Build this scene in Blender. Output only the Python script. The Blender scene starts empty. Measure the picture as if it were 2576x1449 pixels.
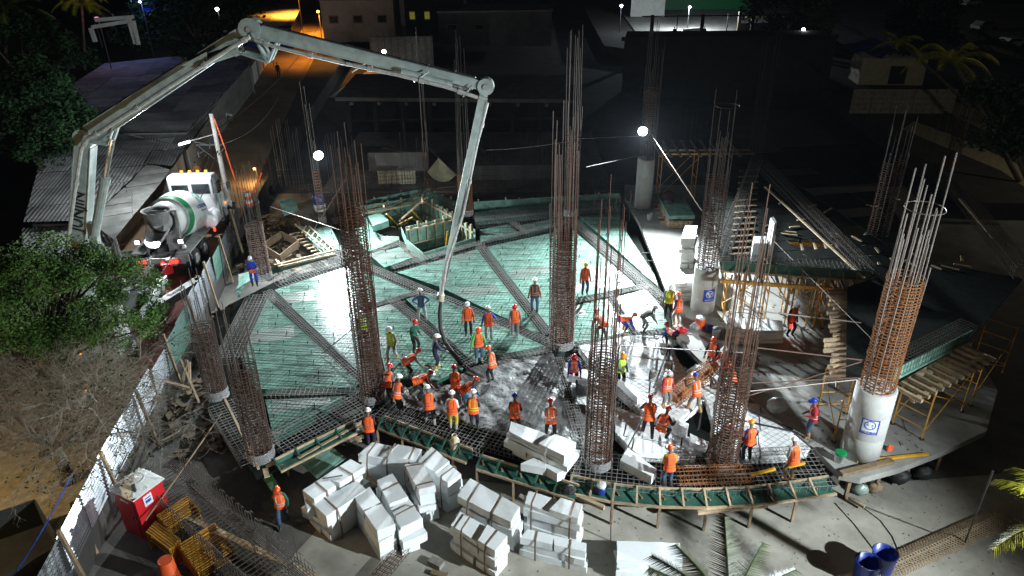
import bpy, bmesh, math, random
from mathutils import Vector, Matrix, noise
R = random.Random(7)
SC = bpy.context.scene
COL = SC.collection
rad = math.radians
# ---------------------------------------------------------------- camera, sky, light, exposure
CAM_H, PITCH, ROLL, FPX = 19.0, rad(27.8), rad(-0.7), 1848.0      # a drone 19 m above the slab
cam = bpy.data.cameras.new('camera')
cam.sensor_width = 36.0
cam.lens = 36.0 * FPX / 2576.0
cam.clip_start, cam.clip_end = 0.5, 2000
co = bpy.data.objects.new('camera', cam)
COL.objects.link(co)
co.location = (0, 0, CAM_H)
co.rotation_mode = 'XYZ'
co.matrix_world = Matrix.Translation((0, 0, CAM_H)) @ Matrix.Rotation(math.pi / 2 - PITCH, 4, 'X') @ Matrix.Rotation(ROLL, 4, 'Z')
SC.camera = co
W = bpy.data.worlds.new('World')
SC.world = W
W.use_nodes = True
nt = W.node_tree
sky = nt.nodes.new('ShaderNodeTexSky')
sky.sky_type = 'NISHITA'
sky.sun_disc = False
sky.sun_elevation = rad(8)
sky.sun_rotation = rad(200)
nt.links.new(sky.outputs[0], nt.nodes['Background'].inputs[0])
nt.nodes['Background'].inputs[1].default_value = 0.0006
sl = bpy.data.lights.new('moon', 'SUN')
sl.energy, sl.angle, sl.color = 0.004, rad(1.0), (0.75, 0.85, 1.0)
so = bpy.data.objects.new('moon', sl)
COL.objects.link(so)
so.rotation_euler = (rad(40), 0, rad(200))
SC.view_settings.view_transform = 'Standard'
SC.view_settings.look = 'None'
SC.view_settings.exposure = 0.0
SC.view_settings.gamma = 1.0
SC.view_settings.use_curve_mapping = False
try:
    SC.cycles.use_denoising = True
    SC.cycles.denoising_prefilter = 'NONE'
    SC.cycles.adaptive_threshold = 0.004
    SC.cycles.max_bounces = 5
    SC.cycles.diffuse_bounces = 3
    SC.cycles.transparent_max_bounces = 10
    SC.cycles.sample_clamp_indirect = 4.0
except Exception:
    pass
POW_A, POW_B, POW_C = 28000, 78000, 92000                            # the site's floodlights


def ray(x, y):
    u, v = (x - 1288.0) / FPX, -(y - 724.5) / FPX
    c, s = math.cos(ROLL), math.sin(ROLL)
    u, v = c * u - s * v, s * u + c * v
    return Vector((u, math.cos(PITCH) + v * math.sin(PITCH), -math.sin(PITCH) + v * math.cos(PITCH)))


def G(x, y, z=0.0):                                                # survey: where a sight line meets the level z
    r = ray(x, y)
    return Vector((0, 0, CAM_H)) + r * ((z - CAM_H) / r.z)


def Q(x, y, Y):                                                    # survey: where a sight line meets the upright plane at Y
    r = ray(x, y)
    return Vector((0, 0, CAM_H)) + r * (Y / r.y)


def G2(x, y, z=0.0):
    p = G(x, y, z)
    return (p.x, p.y)


# ---------------------------------------------------------------- materials
def mat(name, col, rough=0.7, metal=0.0, var=0.25, scale=3.0, bump=0.0, spec=0.5, coat=0.0, obj_var=0.0, emit=None, estr=0.0, alpha=1.0, col2=None, bscale=None, trans=0.0):
    m = bpy.data.materials.new(name)
    m.use_nodes = True
    n, l = m.node_tree.nodes, m.node_tree.links
    b = n['Principled BSDF']
    b.inputs['Roughness'].default_value = rough
    b.inputs['Metallic'].default_value = metal
    b.inputs['Specular IOR Level'].default_value = spec
    if coat:
        b.inputs['Coat Weight'].default_value = coat
        b.inputs['Coat Roughness'].default_value = 0.28
    if trans:
        b.inputs['Transmission Weight'].default_value = trans
    tc = n.new('ShaderNodeTexCoord')
    nz = n.new('ShaderNodeTexNoise')
    nz.inputs['Scale'].default_value = scale
    nz.inputs['Detail'].default_value = 6
    nz.inputs['Roughness'].default_value = 0.65
    l.new(tc.outputs['Object'], nz.inputs['Vector'])
    rp = n.new('ShaderNodeValToRGB')
    rp.color_ramp.elements[0].position, rp.color_ramp.elements[1].position = 0.3, 0.72
    c1 = [max(0, c * (1 - var)) for c in col]
    c2 = col2 or [min(1, c * (1 + var)) for c in col]
    rp.color_ramp.elements[0].color = (*c1, 1)
    rp.color_ramp.elements[1].color = (*c2, 1)
    l.new(nz.outputs[0], rp.inputs[0])
    out = rp.outputs[0]
    if obj_var:
        oi = n.new('ShaderNodeObjectInfo')
        mr = n.new('ShaderNodeMapRange')
        mr.inputs['To Min'].default_value, mr.inputs['To Max'].default_value = 1 - obj_var, 1 + obj_var
        l.new(oi.outputs['Random'], mr.inputs['Value'])
        mx = n.new('ShaderNodeVectorMath')
        mx.operation = 'SCALE'
        l.new(out, mx.inputs[0])
        l.new(mr.outputs[0], mx.inputs['Scale'])
        out = mx.outputs[0]
    l.new(out, b.inputs['Base Color'])
    if bump:
        bn = n.new('ShaderNodeTexNoise')
        bn.inputs['Scale'].default_value = bscale or scale * 4
        bn.inputs['Detail'].default_value = 5
        l.new(tc.outputs['Object'], bn.inputs['Vector'])
        bp = n.new('ShaderNodeBump')
        bp.inputs['Strength'].default_value = bump
        bp.inputs['Distance'].default_value = 0.05
        l.new(bn.outputs[0], bp.inputs['Height'])
        l.new(bp.outputs[0], b.inputs['Normal'])
    if emit:
        b.inputs['Emission Color'].default_value = (*emit, 1)
        b.inputs['Emission Strength'].default_value = estr
        try:
            m.cycles.emission_sampling = 'NONE'
        except Exception:
            pass
    if alpha < 1:
        b.inputs['Alpha'].default_value = alpha
    return m


M = {}
M['ply'] = mat('green_film_plywood', (0.18, 0.33, 0.27), 0.24, var=0.4, scale=2.2, bump=0.25, bscale=7, obj_var=0.2, spec=0.1)
M['ply_grey'] = mat('worn_plywood', (0.21, 0.27, 0.235), 0.35, var=0.25, scale=1.2, bump=0.25, bscale=9, obj_var=0.12)
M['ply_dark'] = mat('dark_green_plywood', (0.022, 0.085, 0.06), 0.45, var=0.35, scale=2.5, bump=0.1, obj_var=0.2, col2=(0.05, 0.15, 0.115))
M['ply_bright'] = mat('fresh_green_plywood', (0.05, 0.27, 0.08), 0.5, var=0.2, scale=2)
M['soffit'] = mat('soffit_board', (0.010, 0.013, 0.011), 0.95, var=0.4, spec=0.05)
M['timber'] = mat('timber', (0.40, 0.30, 0.19), 0.75, var=0.3, scale=4, obj_var=0.25, bump=0.1)
M['timber_dark'] = mat('old_timber', (0.23, 0.16, 0.095), 0.8, var=0.35, scale=4, obj_var=0.3, bump=0.1)
M['steel'] = mat('dark_rebar', (0.075, 0.06, 0.052), 0.7, 0.0, var=0.35, scale=5, spec=0.25)
M['cage'] = mat('beam_rebar', (0.24, 0.225, 0.21), 0.65, 0.0, var=0.35, scale=5, spec=0.3)
M['rust'] = mat('rusty_rebar', (0.080, 0.033, 0.016), 0.75, 0.15, var=0.45, scale=5)
M['rust_o'] = mat('orange_rust', (0.30, 0.115, 0.032), 0.75, 0.1, var=0.3, scale=5)
M['bright_bar'] = mat('pale_rebar', (0.20, 0.165, 0.145), 0.55, 0.3, var=0.3, scale=3)
M['eps'] = mat('white_foam', (0.80, 0.83, 0.84), 0.85, var=0.035, scale=6, bump=0.25, bscale=60, spec=0.2)
M['eps_dirty'] = mat('dirty_foam', (0.70, 0.71, 0.70), 0.85, var=0.2, scale=2.2, bump=0.25, bscale=40, spec=0.2)
M['strap'] = mat('brown_strap', (0.22, 0.14, 0.10), 0.6)
M['conc'] = mat('column_concrete', (0.44, 0.44, 0.42), 0.8, var=0.14, scale=2.2, bump=0.08)
M['conc_w'] = mat('pale_concrete', (0.29, 0.285, 0.265), 0.8, var=0.35, scale=0.7, bump=0.15)
M['floor'] = mat('floor_concrete', (0.32, 0.30, 0.255), 0.75, var=0.38, scale=0.55, bump=0.1, bscale=10)
M['wet'] = mat('wet_concrete', (0.15, 0.152, 0.15), 0.5, var=0.2, scale=2.4, bump=0.7, bscale=7, spec=0.3)
M['mud'] = mat('site_soil', (0.035, 0.03, 0.025), 0.95, var=0.5, scale=0.5, bump=0.6, bscale=2)
M['road'] = mat('dirt_road', (0.24, 0.17, 0.11), 0.9, var=0.35, scale=0.35, bump=0.4, bscale=3)
M['redroad'] = mat('red_road', (0.26, 0.085, 0.075), 0.85, var=0.4, scale=0.8, bump=0.3, bscale=6)  # road surface toned red
M['lane'] = mat('cobble_lane', (0.34, 0.29, 0.20), 0.85, var=0.4, scale=3.5, bump=0.6, bscale=8)
M['zinc'] = mat('galvanised_sheet', (0.34, 0.36, 0.39), 0.26, 0.8, var=0.3, scale=2, obj_var=0.12)
M['roof'] = mat('old_roof_sheet', (0.31, 0.315, 0.315), 0.75, 0.1, var=0.4, scale=0.7, obj_var=0.4, bump=0.2)
M['roof_lit'] = mat('fibre_roof_sheet', (0.33, 0.34, 0.32), 0.7, 0.1, var=0.35, scale=1.2, obj_var=0.2)
M['wall'] = mat('house_wall', (0.17, 0.165, 0.155), 0.9, var=0.3, scale=1)
M['wallw'] = mat('white_wall', (0.6, 0.6, 0.58), 0.85, var=0.15, scale=1)
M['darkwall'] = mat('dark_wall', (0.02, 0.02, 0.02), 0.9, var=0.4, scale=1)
M['redwall'] = mat('red_wall', (0.28, 0.05, 0.03), 0.8, var=0.4, scale=2)
M['boom'] = mat('boom_paint', (0.275, 0.32, 0.30), 0.45, var=0.28, scale=2.5, obj_var=0.05)
M['boom_dirty'] = mat('concrete_crusted_pipe', (0.38, 0.38, 0.355), 0.65, var=0.35, scale=5)
M['chrome'] = mat('chrome_rod', (0.5, 0.5, 0.5), 0.25, 0.9)
M['black'] = mat('black_rubber', (0.015, 0.015, 0.016), 0.6)
M['dark'] = mat('dark_metal', (0.04, 0.042, 0.045), 0.5, 0.3)
M['white'] = mat('white_paint', (0.72, 0.73, 0.74), 0.3, var=0.05, coat=0.3)
M['drum'] = mat('drum_white', (0.66, 0.67, 0.66), 0.4, var=0.1, scale=1.5)
M['greenp'] = mat('green_band_paint', (0.01, 0.17, 0.06), 0.4, var=0.15)
M['bluep'] = mat('blue_band_paint', (0.03, 0.07, 0.42), 0.4, var=0.1)
M['grey'] = mat('grey_metal', (0.28, 0.28, 0.27), 0.6, 0.2, var=0.35, scale=3)
M['glass'] = mat('cab_glass', (0.02, 0.03, 0.03), 0.08, spec=0.8)
M['yellow'] = mat('yellow_paint', (0.62, 0.33, 0.02), 0.5, var=0.25, scale=4)
M['yellow_f'] = mat('scaffold_yellow', (0.55, 0.27, 0.035), 0.55, var=0.35, scale=4, obj_var=0.15)
M['redplastic'] = mat('red_plastic', (0.55, 0.015, 0.02), 0.4, var=0.12)
M['whiteplastic'] = mat('white_plastic', (0.62, 0.63, 0.62), 0.45, var=0.06)
M['oplastic'] = mat('orange_plastic', (0.75, 0.10, 0.02), 0.45, var=0.15)
M['bplastic'] = mat('blue_plastic', (0.01, 0.03, 0.21), 0.35, var=0.15)
M['gplastic'] = mat('green_plastic', (0.01, 0.22, 0.07), 0.4)
M['cream'] = mat('cream_paint', (0.55, 0.50, 0.36), 0.5)
M['net'] = mat('teal_shade_net', (0.01, 0.06, 0.055), 0.9, var=0.3)
M['cloth'] = mat('canvas_cloth', (0.40, 0.36, 0.24), 0.9, var=0.15)
M['wrap'] = mat('plastic_film', (0.75, 0.78, 0.8), 0.16, var=0.1, bump=1.0, bscale=12, spec=0.9, alpha=0.28)
M['bag'] = mat('clear_plastic_bag', (0.45, 0.5, 0.52), 0.2, bump=1.0, bscale=9, alpha=0.6)
M['tarp'] = mat('blue_tarp', (0.02, 0.08, 0.5), 0.4, var=0.2, bump=0.6, bscale=3)
M['vest'] = mat('orange_vest', (0.95, 0.115, 0.012), 0.75, var=0.1, scale=8, bump=0.2)
M['vesty'] = mat('yellow_vest', (0.45, 0.78, 0.03), 0.75, var=0.1, scale=8)
M['vestb'] = mat('black_vest', (0.025, 0.026, 0.028), 0.8)
M['reflect'] = mat('reflective_tape', (0.50, 0.50, 0.44), 0.4)
M['reflectd'] = mat('dull_tape', (0.35, 0.10, 0.04), 0.5)
M['reflecty'] = mat('yellow_tape', (0.75, 0.6, 0.05), 0.4)
HELM = {'white': (0.78, 0.79, 0.8), 'red': (0.55, 0.012, 0.012), 'orange': (0.80, 0.09, 0.015), 'yellow': (0.80, 0.55, 0.02), 'blue': (0.01, 0.04, 0.42), 'amber': (0.80, 0.30, 0.02), 'maroon': (0.30, 0.01, 0.015)}
for k, c in HELM.items():
    M['h_' + k] = mat('helmet_' + k, c, 0.3, var=0.04)
CLOTH = {'grey': (0.14, 0.14, 0.14), 'navy': (0.014, 0.018, 0.045), 'denim': (0.035, 0.075, 0.14), 'light': (0.33, 0.36, 0.36), 'blue': (0.015, 0.045, 0.36), 'black': (0.013, 0.013, 0.015), 'green': (0.012, 0.09, 0.055), 'lime': (0.05, 0.38, 0.07), 'red': (0.35, 0.02, 0.025), 'maroon': (0.09, 0.012, 0.018), 'yellow': (0.50, 0.36, 0.02), 'khaki': (0.19, 0.16, 0.11), 'cyan': (0.02, 0.30, 0.60), 'mustard': (0.42, 0.25, 0.02), 'purple': (0.05, 0.03, 0.10), 'white': (0.6, 0.6, 0.58), 'orange': (0.40, 0.16, 0.07), 'coverall': (0.01, 0.035, 0.33)}
for k, c in CLOTH.items():
    M['c_' + k] = mat('cloth_' + k, c, 0.9, var=0.3, scale=7, bump=0.3)
M['skin'] = mat('skin', (0.20, 0.105, 0.065), 0.6, var=0.1)
M['hair'] = mat('hair', (0.01, 0.009, 0.008), 0.7)
M['boot'] = mat('boots', (0.03, 0.028, 0.025), 0.6)
M['boot_grey'] = mat('cement_boots', (0.26, 0.26, 0.25), 0.7, var=0.3)
M['boot_tan'] = mat('tan_boots', (0.36, 0.20, 0.08), 0.7)
M['boot_yellow'] = mat('yellow_boots', (0.50, 0.40, 0.12), 0.6)
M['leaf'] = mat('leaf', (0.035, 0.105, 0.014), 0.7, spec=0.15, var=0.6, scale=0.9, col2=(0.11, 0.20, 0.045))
M['leaf_dark'] = mat('dark_leaf', (0.014, 0.034, 0.012), 0.8, spec=0.1, var=0.5, scale=0.9)  # leaf copy darkened for crowns that stand unlit
M['palm'] = mat('palm_leaf', (0.12, 0.16, 0.025), 0.45, var=0.4, scale=2)
M['palm_dark'] = mat('dark_palm_leaf', (0.07, 0.09, 0.03), 0.5, var=0.4, scale=2)
M['palm_y'] = mat('yellow_palm_leaf', (0.34, 0.33, 0.02), 0.45, var=0.4, scale=2)
M['yard'] = mat('yard_floor', (0.12, 0.112, 0.10), 0.9, var=0.4, scale=0.6, bump=0.2, bscale=6)
M['twig'] = mat('dry_twig', (0.20, 0.17, 0.13), 0.9, var=0.35, scale=2)
M['bark'] = mat('bark', (0.07, 0.055, 0.04), 0.95, var=0.4, scale=4, bump=0.5)
M['pole'] = mat('pole_concrete', (0.38, 0.37, 0.35), 0.85, var=0.2, scale=2)
M['stone'] = mat('stone_wall', (0.2, 0.19, 0.17), 0.9, var=0.4, scale=3)
M['lamp'] = mat('lamp_face', (1, 1, 1), 0.5, emit=(0.85, 0.96, 1.0), estr=14)
M['lamp_small'] = mat('small_lamp_face', (1, 1, 1), 0.5, emit=(0.9, 0.97, 1.0), estr=6)
M['redlamp'] = mat('red_lamp_glass', (0.5, 0.01, 0.01), 0.3, emit=(1.0, 0.03, 0.015), estr=5)
M['olamp'] = mat('amber_lamp_glass', (0.6, 0.2, 0.01), 0.3, emit=(1.0, 0.22, 0.02), estr=3.5)
M['bulb'] = mat('work_light_glass', (1, 1, 1), 0.3, emit=(0.95, 0.98, 1.0), estr=8)
M['signblue'] = mat('blue_print', (0.02, 0.06, 0.40), 0.6, var=0.05)
M['signwhite'] = mat('white_print', (0.7, 0.71, 0.72), 0.6, var=0.03)
M['textblue'] = mat('navy_print', (0.02, 0.05, 0.22), 0.5, var=0.03)
M['textteal'] = mat('teal_print', (0.08, 0.42, 0.34), 0.5, var=0.03)
M['textblack'] = mat('black_print', (0.012, 0.012, 0.012), 0.5)
M['textred'] = mat('red_print', (0.55, 0.01, 0.02), 0.5)


# ---------------------------------------------------------------- mesh building
class MB:
    def __init__(s):
        s.v, s.f, s.m = [], [], []

    def add(s, vs, fs, mi=0):
        o = len(s.v)
        s.v += [tuple(p) for p in vs]
        s.f += [tuple(i + o for i in f) for f in fs]
        s.m += [mi] * len(fs)
        return s

    def box(s, c, d, rz=0.0, mi=0, rot=None):
        X, Y, Z = d[0] / 2, d[1] / 2, d[2] / 2
        vs = [Vector((sx * X, sy * Y, sz * Z)) for sz in (-1, 1) for sx, sy in ((-1, -1), (1, -1), (1, 1), (-1, 1))]
        mt = rot if rot is not None else Matrix.Rotation(rz, 3, 'Z')
        c = Vector(c)
        return s.add([mt @ v + c for v in vs], [(3, 2, 1, 0), (4, 5, 6, 7), (0, 1, 5, 4), (1, 2, 6, 5), (2, 3, 7, 6), (3, 0, 4, 7)], mi)

    def beam(s, a, b, w, h, mi=0, up=(0, 0, 1)):
        a, b = Vector(a), Vector(b)
        d = b - a
        L = d.length
        if L < 1e-5:
            return s
        y = d / L
        x = y.cross(Vector(up))
        if x.length < 1e-4:
            x = y.cross(Vector((1, 0, 0)))
        x.normalize()
        z = x.cross(y)
        rot = Matrix((x, y, z)).transposed()
        return s.box((a + b) / 2, (w, L, h), mi=mi, rot=rot)

    def tube(s, pts, r, n=5, mi=0, cap=True):
        pts = [Vector(p) for p in pts]
        rs = r if isinstance(r, (list, tuple)) else [r] * len(pts)
        vs, fs = [], []
        px = None
        for i, p in enumerate(pts):
            t = (pts[min(i + 1, len(pts) - 1)] - pts[max(i - 1, 0)])
            if t.length < 1e-7:
                t = Vector((0, 0, 1))
            t.normalize()
            if px is None:
                px = t.orthogonal().normalized()
            px = (px - t * px.dot(t))
            if px.length < 1e-5:
                px = t.orthogonal()
            px.normalize()
            py = t.cross(px)
            for k in range(n):
                a = 2 * math.pi * k / n
                vs.append(p + (px * math.cos(a) + py * math.sin(a)) * rs[i])
        for i in range(len(pts) - 1):
            for k in range(n):
                k2 = (k + 1) % n
                fs.append((i * n + k, i * n + k2, (i + 1) * n + k2, (i + 1) * n + k))
        if cap:
            fs.append(tuple(range(n))[::-1])
            o = (len(pts) - 1) * n
            fs.append(tuple(o + k for k in range(n)))
        return s.add(vs, fs, mi)

    def cyl(s, a, b, r0, r1=None, n=12, mi=0):
        return s.tube([a, b], [r0, r0 if r1 is None else r1], n, mi)

    def lathe(s, c, prof, n=16, mi=0, axis=None, cap=True):
        mt = Vector((0, 0, 1)).rotation_difference(Vector(axis)).to_matrix() if axis else Matrix.Identity(3)
        c = Vector(c)
        vs, fs = [], []
        for r, z in prof:
            for k in range(n):
                a = 2 * math.pi * k / n
                vs.append(mt @ Vector((r * math.cos(a), r * math.sin(a), z)) + c)
        for i in range(len(prof) - 1):
            for k in range(n):
                k2 = (k + 1) % n
                fs.append((i * n + k, i * n + k2, (i + 1) * n + k2, (i + 1) * n + k))
        if cap:
            fs.append(tuple(range(n))[::-1])
            o = (len(prof) - 1) * n
            fs.append(tuple(o + k for k in range(n)))
        return s.add(vs, fs, mi)

    def prism(s, poly, z0, z1, mi=0):
        poly = [(p[0], p[1]) for p in poly]
        if area(poly) < 0:
            poly = poly[::-1]
        n = len(poly)
        vs = [(x, y, z0) for x, y in poly] + [(x, y, z1) for x, y in poly]
        fs = [tuple(range(n))[::-1], tuple(range(n, 2 * n))] + [(i, (i + 1) % n, n + (i + 1) % n, n + i) for i in range(n)]
        return s.add(vs, fs, mi)

    def ring(s, c, Rr, r, n=18, k=4, mi=0, axis=None):
        c = Vector(c)
        mt = Vector((0, 0, 1)).rotation_difference(Vector(axis)).to_matrix() if axis else Matrix.Identity(3)
        vs, fs = [], []
        for i in range(n):
            a = 2 * math.pi * i / n
            for j in range(k):
                b = 2 * math.pi * j / k + .6
                q = Rr + r * math.cos(b)
                vs.append(mt @ Vector((q * math.cos(a), q * math.sin(a), r * math.sin(b))) + c)
        for i in range(n):
            for j in range(k):
                i2, j2 = (i + 1) % n, (j + 1) % k
                fs.append((i * k + j, i2 * k + j, i2 * k + j2, i * k + j2))
        return s.add(vs, fs, mi)

    def dome(s, c, rx, ry, rz, n=12, m=4, mi=0, full=False):
        prof = []
        a0 = -math.pi / 2 if full else 0
        mm = m * 2 if full else m
        vs, fs = [], []
        for i in range(mm + 1):
            t = a0 + (math.pi / 2 - a0) * i / mm
            for k in range(n):
                a = 2 * math.pi * k / n
                vs.append((c[0] + rx * math.cos(t) * math.cos(a), c[1] + ry * math.cos(t) * math.sin(a), c[2] + rz * math.sin(t)))
        for i in range(mm):
            for k in range(n):
                k2 = (k + 1) % n
                fs.append((i * n + k, i * n + k2, (i + 1) * n + k2, (i + 1) * n + k))
        return s.add(vs, fs, mi)

    def quad(s, a, b, c, d, mi=0):
        return s.add([a, b, c, d], [(0, 1, 2, 3)], mi)

    def mesh(s, name, mats, off=None, smooth=False):
        me = bpy.data.meshes.new(name)
        v = s.v if off is None else [(x - off[0], y - off[1], z - off[2]) for x, y, z in s.v]
        me.from_pydata(v, [], s.f)
        for m in (mats if isinstance(mats, (list, tuple)) else [mats]):
            me.materials.append(M[m] if isinstance(m, str) else m)
        if any(s.m):
            me.polygons.foreach_set('material_index', s.m)
        if smooth:
            me.polygons.foreach_set('use_smooth', [True] * len(s.f))
        me.update()
        return me


def area(p):
    return sum(p[i][0] * p[(i + 1) % len(p)][1] - p[(i + 1) % len(p)][0] * p[i][1] for i in range(len(p))) / 2


def root_of(o):
    while o.parent:
        o = o.parent
    return o


def obj(name, me, parent=None, loc=(0, 0, 0), rot=None):
    o = bpy.data.objects.new(name, me)
    COL.objects.link(o)
    o.location = loc
    if rot is not None:
        o.rotation_euler = rot
    if parent:
        o.parent = parent
    return o


def part(parent, name, mb, mats, local=False, smooth=False, kind=None, label=None):
    """a mesh under its thing; mb in world coordinates unless local"""
    off = None if local else root_of(parent).location
    o = obj(name, mb.mesh(name, mats, off, smooth), parent)
    if kind:
        o['kind'] = kind
    if label:
        o['label'] = label
    return o


def props(o, label=None, cat=None, group=None, kind=None):
    if label:
        o['label'] = label
    if cat:
        o['category'] = cat
    if group:
        o['group'] = group
    if kind:
        o['kind'] = kind
    return o


def thing(name, label, cat, loc=(0, 0, 0), rz=0.0, group=None):
    o = obj(name, None, None, loc, (0, 0, rz))
    o.empty_display_size = 0.3
    return props(o, label, cat, group)


def single(name, mb, mats, label, cat, group=None, smooth=False, loc=None):
    """a thing that is one mesh; its origin at its lowest middle"""
    if loc is None:
        xs, ys, zs = zip(*mb.v)
        loc = ((min(xs) + max(xs)) / 2, (min(ys) + max(ys)) / 2, min(zs))
    return props(obj(name, mb.mesh(name, mats, loc, smooth), None, loc), label, cat, group)


def struct(name, mb, mats, smooth=False):
    return props(obj(name, mb.mesh(name, mats, None, smooth)), kind='structure')


def stuff(name, mb, mats, parent=None, label=None, cat=None, smooth=False):
    off = root_of(parent).location if parent else None
    o = props(obj(name, mb.mesh(name, mats, off, smooth), parent), kind='stuff')
    if not parent:
        props(o, label, cat)
    return o


def inside(p, poly):
    x, y = p
    c = False
    j = len(poly) - 1
    for i in range(len(poly)):
        xi, yi = poly[i]
        xj, yj = poly[j]
        if (yi > y) != (yj > y) and x < (xj - xi) * (y - yi) / (yj - yi) + xi:
            c = not c
        j = i
    return c


def clip_conv(subj, rect):
    """Sutherland-Hodgman: subject polygon against a convex counter-clockwise one"""
    out = list(subj)
    for i in range(len(rect)):
        a, b = rect[i], rect[(i + 1) % len(rect)]
        inp, out = out, []
        if not inp:
            break
        ex, ey = b[0] - a[0], b[1] - a[1]
        sd = lambda p: ex * (p[1] - a[1]) - ey * (p[0] - a[0])
        for k in range(len(inp)):
            p, q = inp[k - 1], inp[k]
            dp, dq = sd(p), sd(q)
            if dp >= 0 and dq >= 0:
                out.append(q)
            elif dp >= 0 > dq or dp < 0 <= dq:
                t = dp / (dp - dq)
                out.append((p[0] + t * (q[0] - p[0]), p[1] + t * (q[1] - p[1])))
                if dq >= 0:
                    out.append(q)
    return out


def clip_line(p, d, poly):
    """pieces of the line p + t d inside poly"""
    ts = []
    n = len(poly)
    for i in range(n):
        a, b = poly[i], poly[(i + 1) % n]
        ex, ey = b[0] - a[0], b[1] - a[1]
        den = d[0] * ey - d[1] * ex
        if abs(den) < 1e-9:
            continue
        wx, wy = a[0] - p[0], a[1] - p[1]
        t = (wx * ey - wy * ex) / den
        s_ = (wx * d[1] - wy * d[0]) / den
        if 0 <= s_ < 1:
            ts.append(t)
    ts.sort()
    return [(ts[i], ts[i + 1]) for i in range(0, len(ts) - 1, 2)]


def P2(lst, z=0.0):
    return [G2(x, y, z) for x, y in lst]


def text_mesh(body, size, mats, depth=0.004, bold=False):
    cu = bpy.data.curves.new('lettering', 'FONT')
    cu.body = body
    cu.size = size
    cu.extrude = depth
    cu.offset = 0.012 * size if bold else 0
    cu.align_x, cu.align_y = 'CENTER', 'CENTER'
    cu.resolution_u = 2
    o = bpy.data.objects.new('lettering', cu)
    me = bpy.data.meshes.new_from_object(o)
    bpy.data.objects.remove(o)
    me.materials.clear()
    me.materials.append(M[mats])
    return me
# ---------------------------------------------------------------- ground, road, floors
FENCE = [(-13.9, 9), (-14.3, 15.5), (-14.95, 20), (-15.45, 24.5), (-16.1, 31), (-17.9, 44), (-19.6, 60)]
mb = MB()
mb.quad((-400, -40, -1.6), (400, -40, -1.6), (400, 600, -1.6), (-400, 600, -1.6))
struct('ground', mb, 'mud')
mb = MB()
mb.prism(FENCE + [(-24, 120), (-30, 420), (-300, 420), (-300, 9)], -1.59, -0.004)
struct('street_ground', mb, 'mud')
mb = MB()
rd = [(-14.6, 13), (-15.1, 20), (-15.6, 24.5), (-16.3, 31), (-18.1, 44), (-20.5, 60), (-25, 90), (-33, 150), (-42, 150), (-32, 90), (-27.5, 60), (-25.5, 44), (-23.5, 31), (-21, 24), (-20.5, 13)]
mb.add([(x, y, 0.0) for x, y in rd], [(i, i + 1, 12 - i, 13 - i) if False else (i, i + 1, 13 - i - 0, 13 - i + 0) for i in range(0)])
for i in range(7):
    a, b, c, d = rd[i], rd[i + 1] if i < 7 else rd[i], rd[14 - i - 1], rd[14 - i]
    mb.quad((*a, 0.0), (*b, 0.0), (*c, 0.0), (*d, 0.0))
struct('road', mb, 'road')
mb = MB()
mb.prism(P2([(376, 800), (420, 700), (505, 660), (520, 690), (470, 790), (410, 900), (370, 1000), (330, 1010)]), 0.0, 0.006)
struct('road_red_patch', mb, 'redroad')
mb = MB()
mb.prism([(-30, 17), (-15.6, 17), (-15.9, 21.5), (-17.5, 23.5), (-30, 24)], 0.0, 0.012)
struct('cobbled_lane', mb, 'lane')
mb = MB()
mb.prism([(-14, 9), (-14.3, 15.5), (-14.95, 20), (-15.45, 24.5), (-16.1, 31), (-17.9, 44), (-19, 55), (40, 55), (40, 9)], -1.59, -1.305)
struct('site_floor', mb, 'yard')
mb = MB()
mb.prism(P2([(560, 1449 + 120), (735, 1400), (800, 1330), (905, 1240), (1130, 1200), (1400, 1235), (2150, 1220)], -1.3) + [(40, 24), (40, 8), (-7, 8)], -1.59, -1.3)
struct('lower_floor', mb, 'floor')
OLD = P2([(1572, 497), (1608, 560), (1655, 680), (1690, 770), (1695, 840), (1760, 905), (1890, 1003), (2052, 1130), (2112, 1192), (2165, 1203), (2260, 1178), (2370, 1136), (2482, 1084)]) + [(21, 26), (23, 34), (18, 52), (8.6, 52.5)]
mb = MB()
mb.prism(OLD, -0.28, 0.0)
struct('old_slab', mb, 'conc_w')
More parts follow.
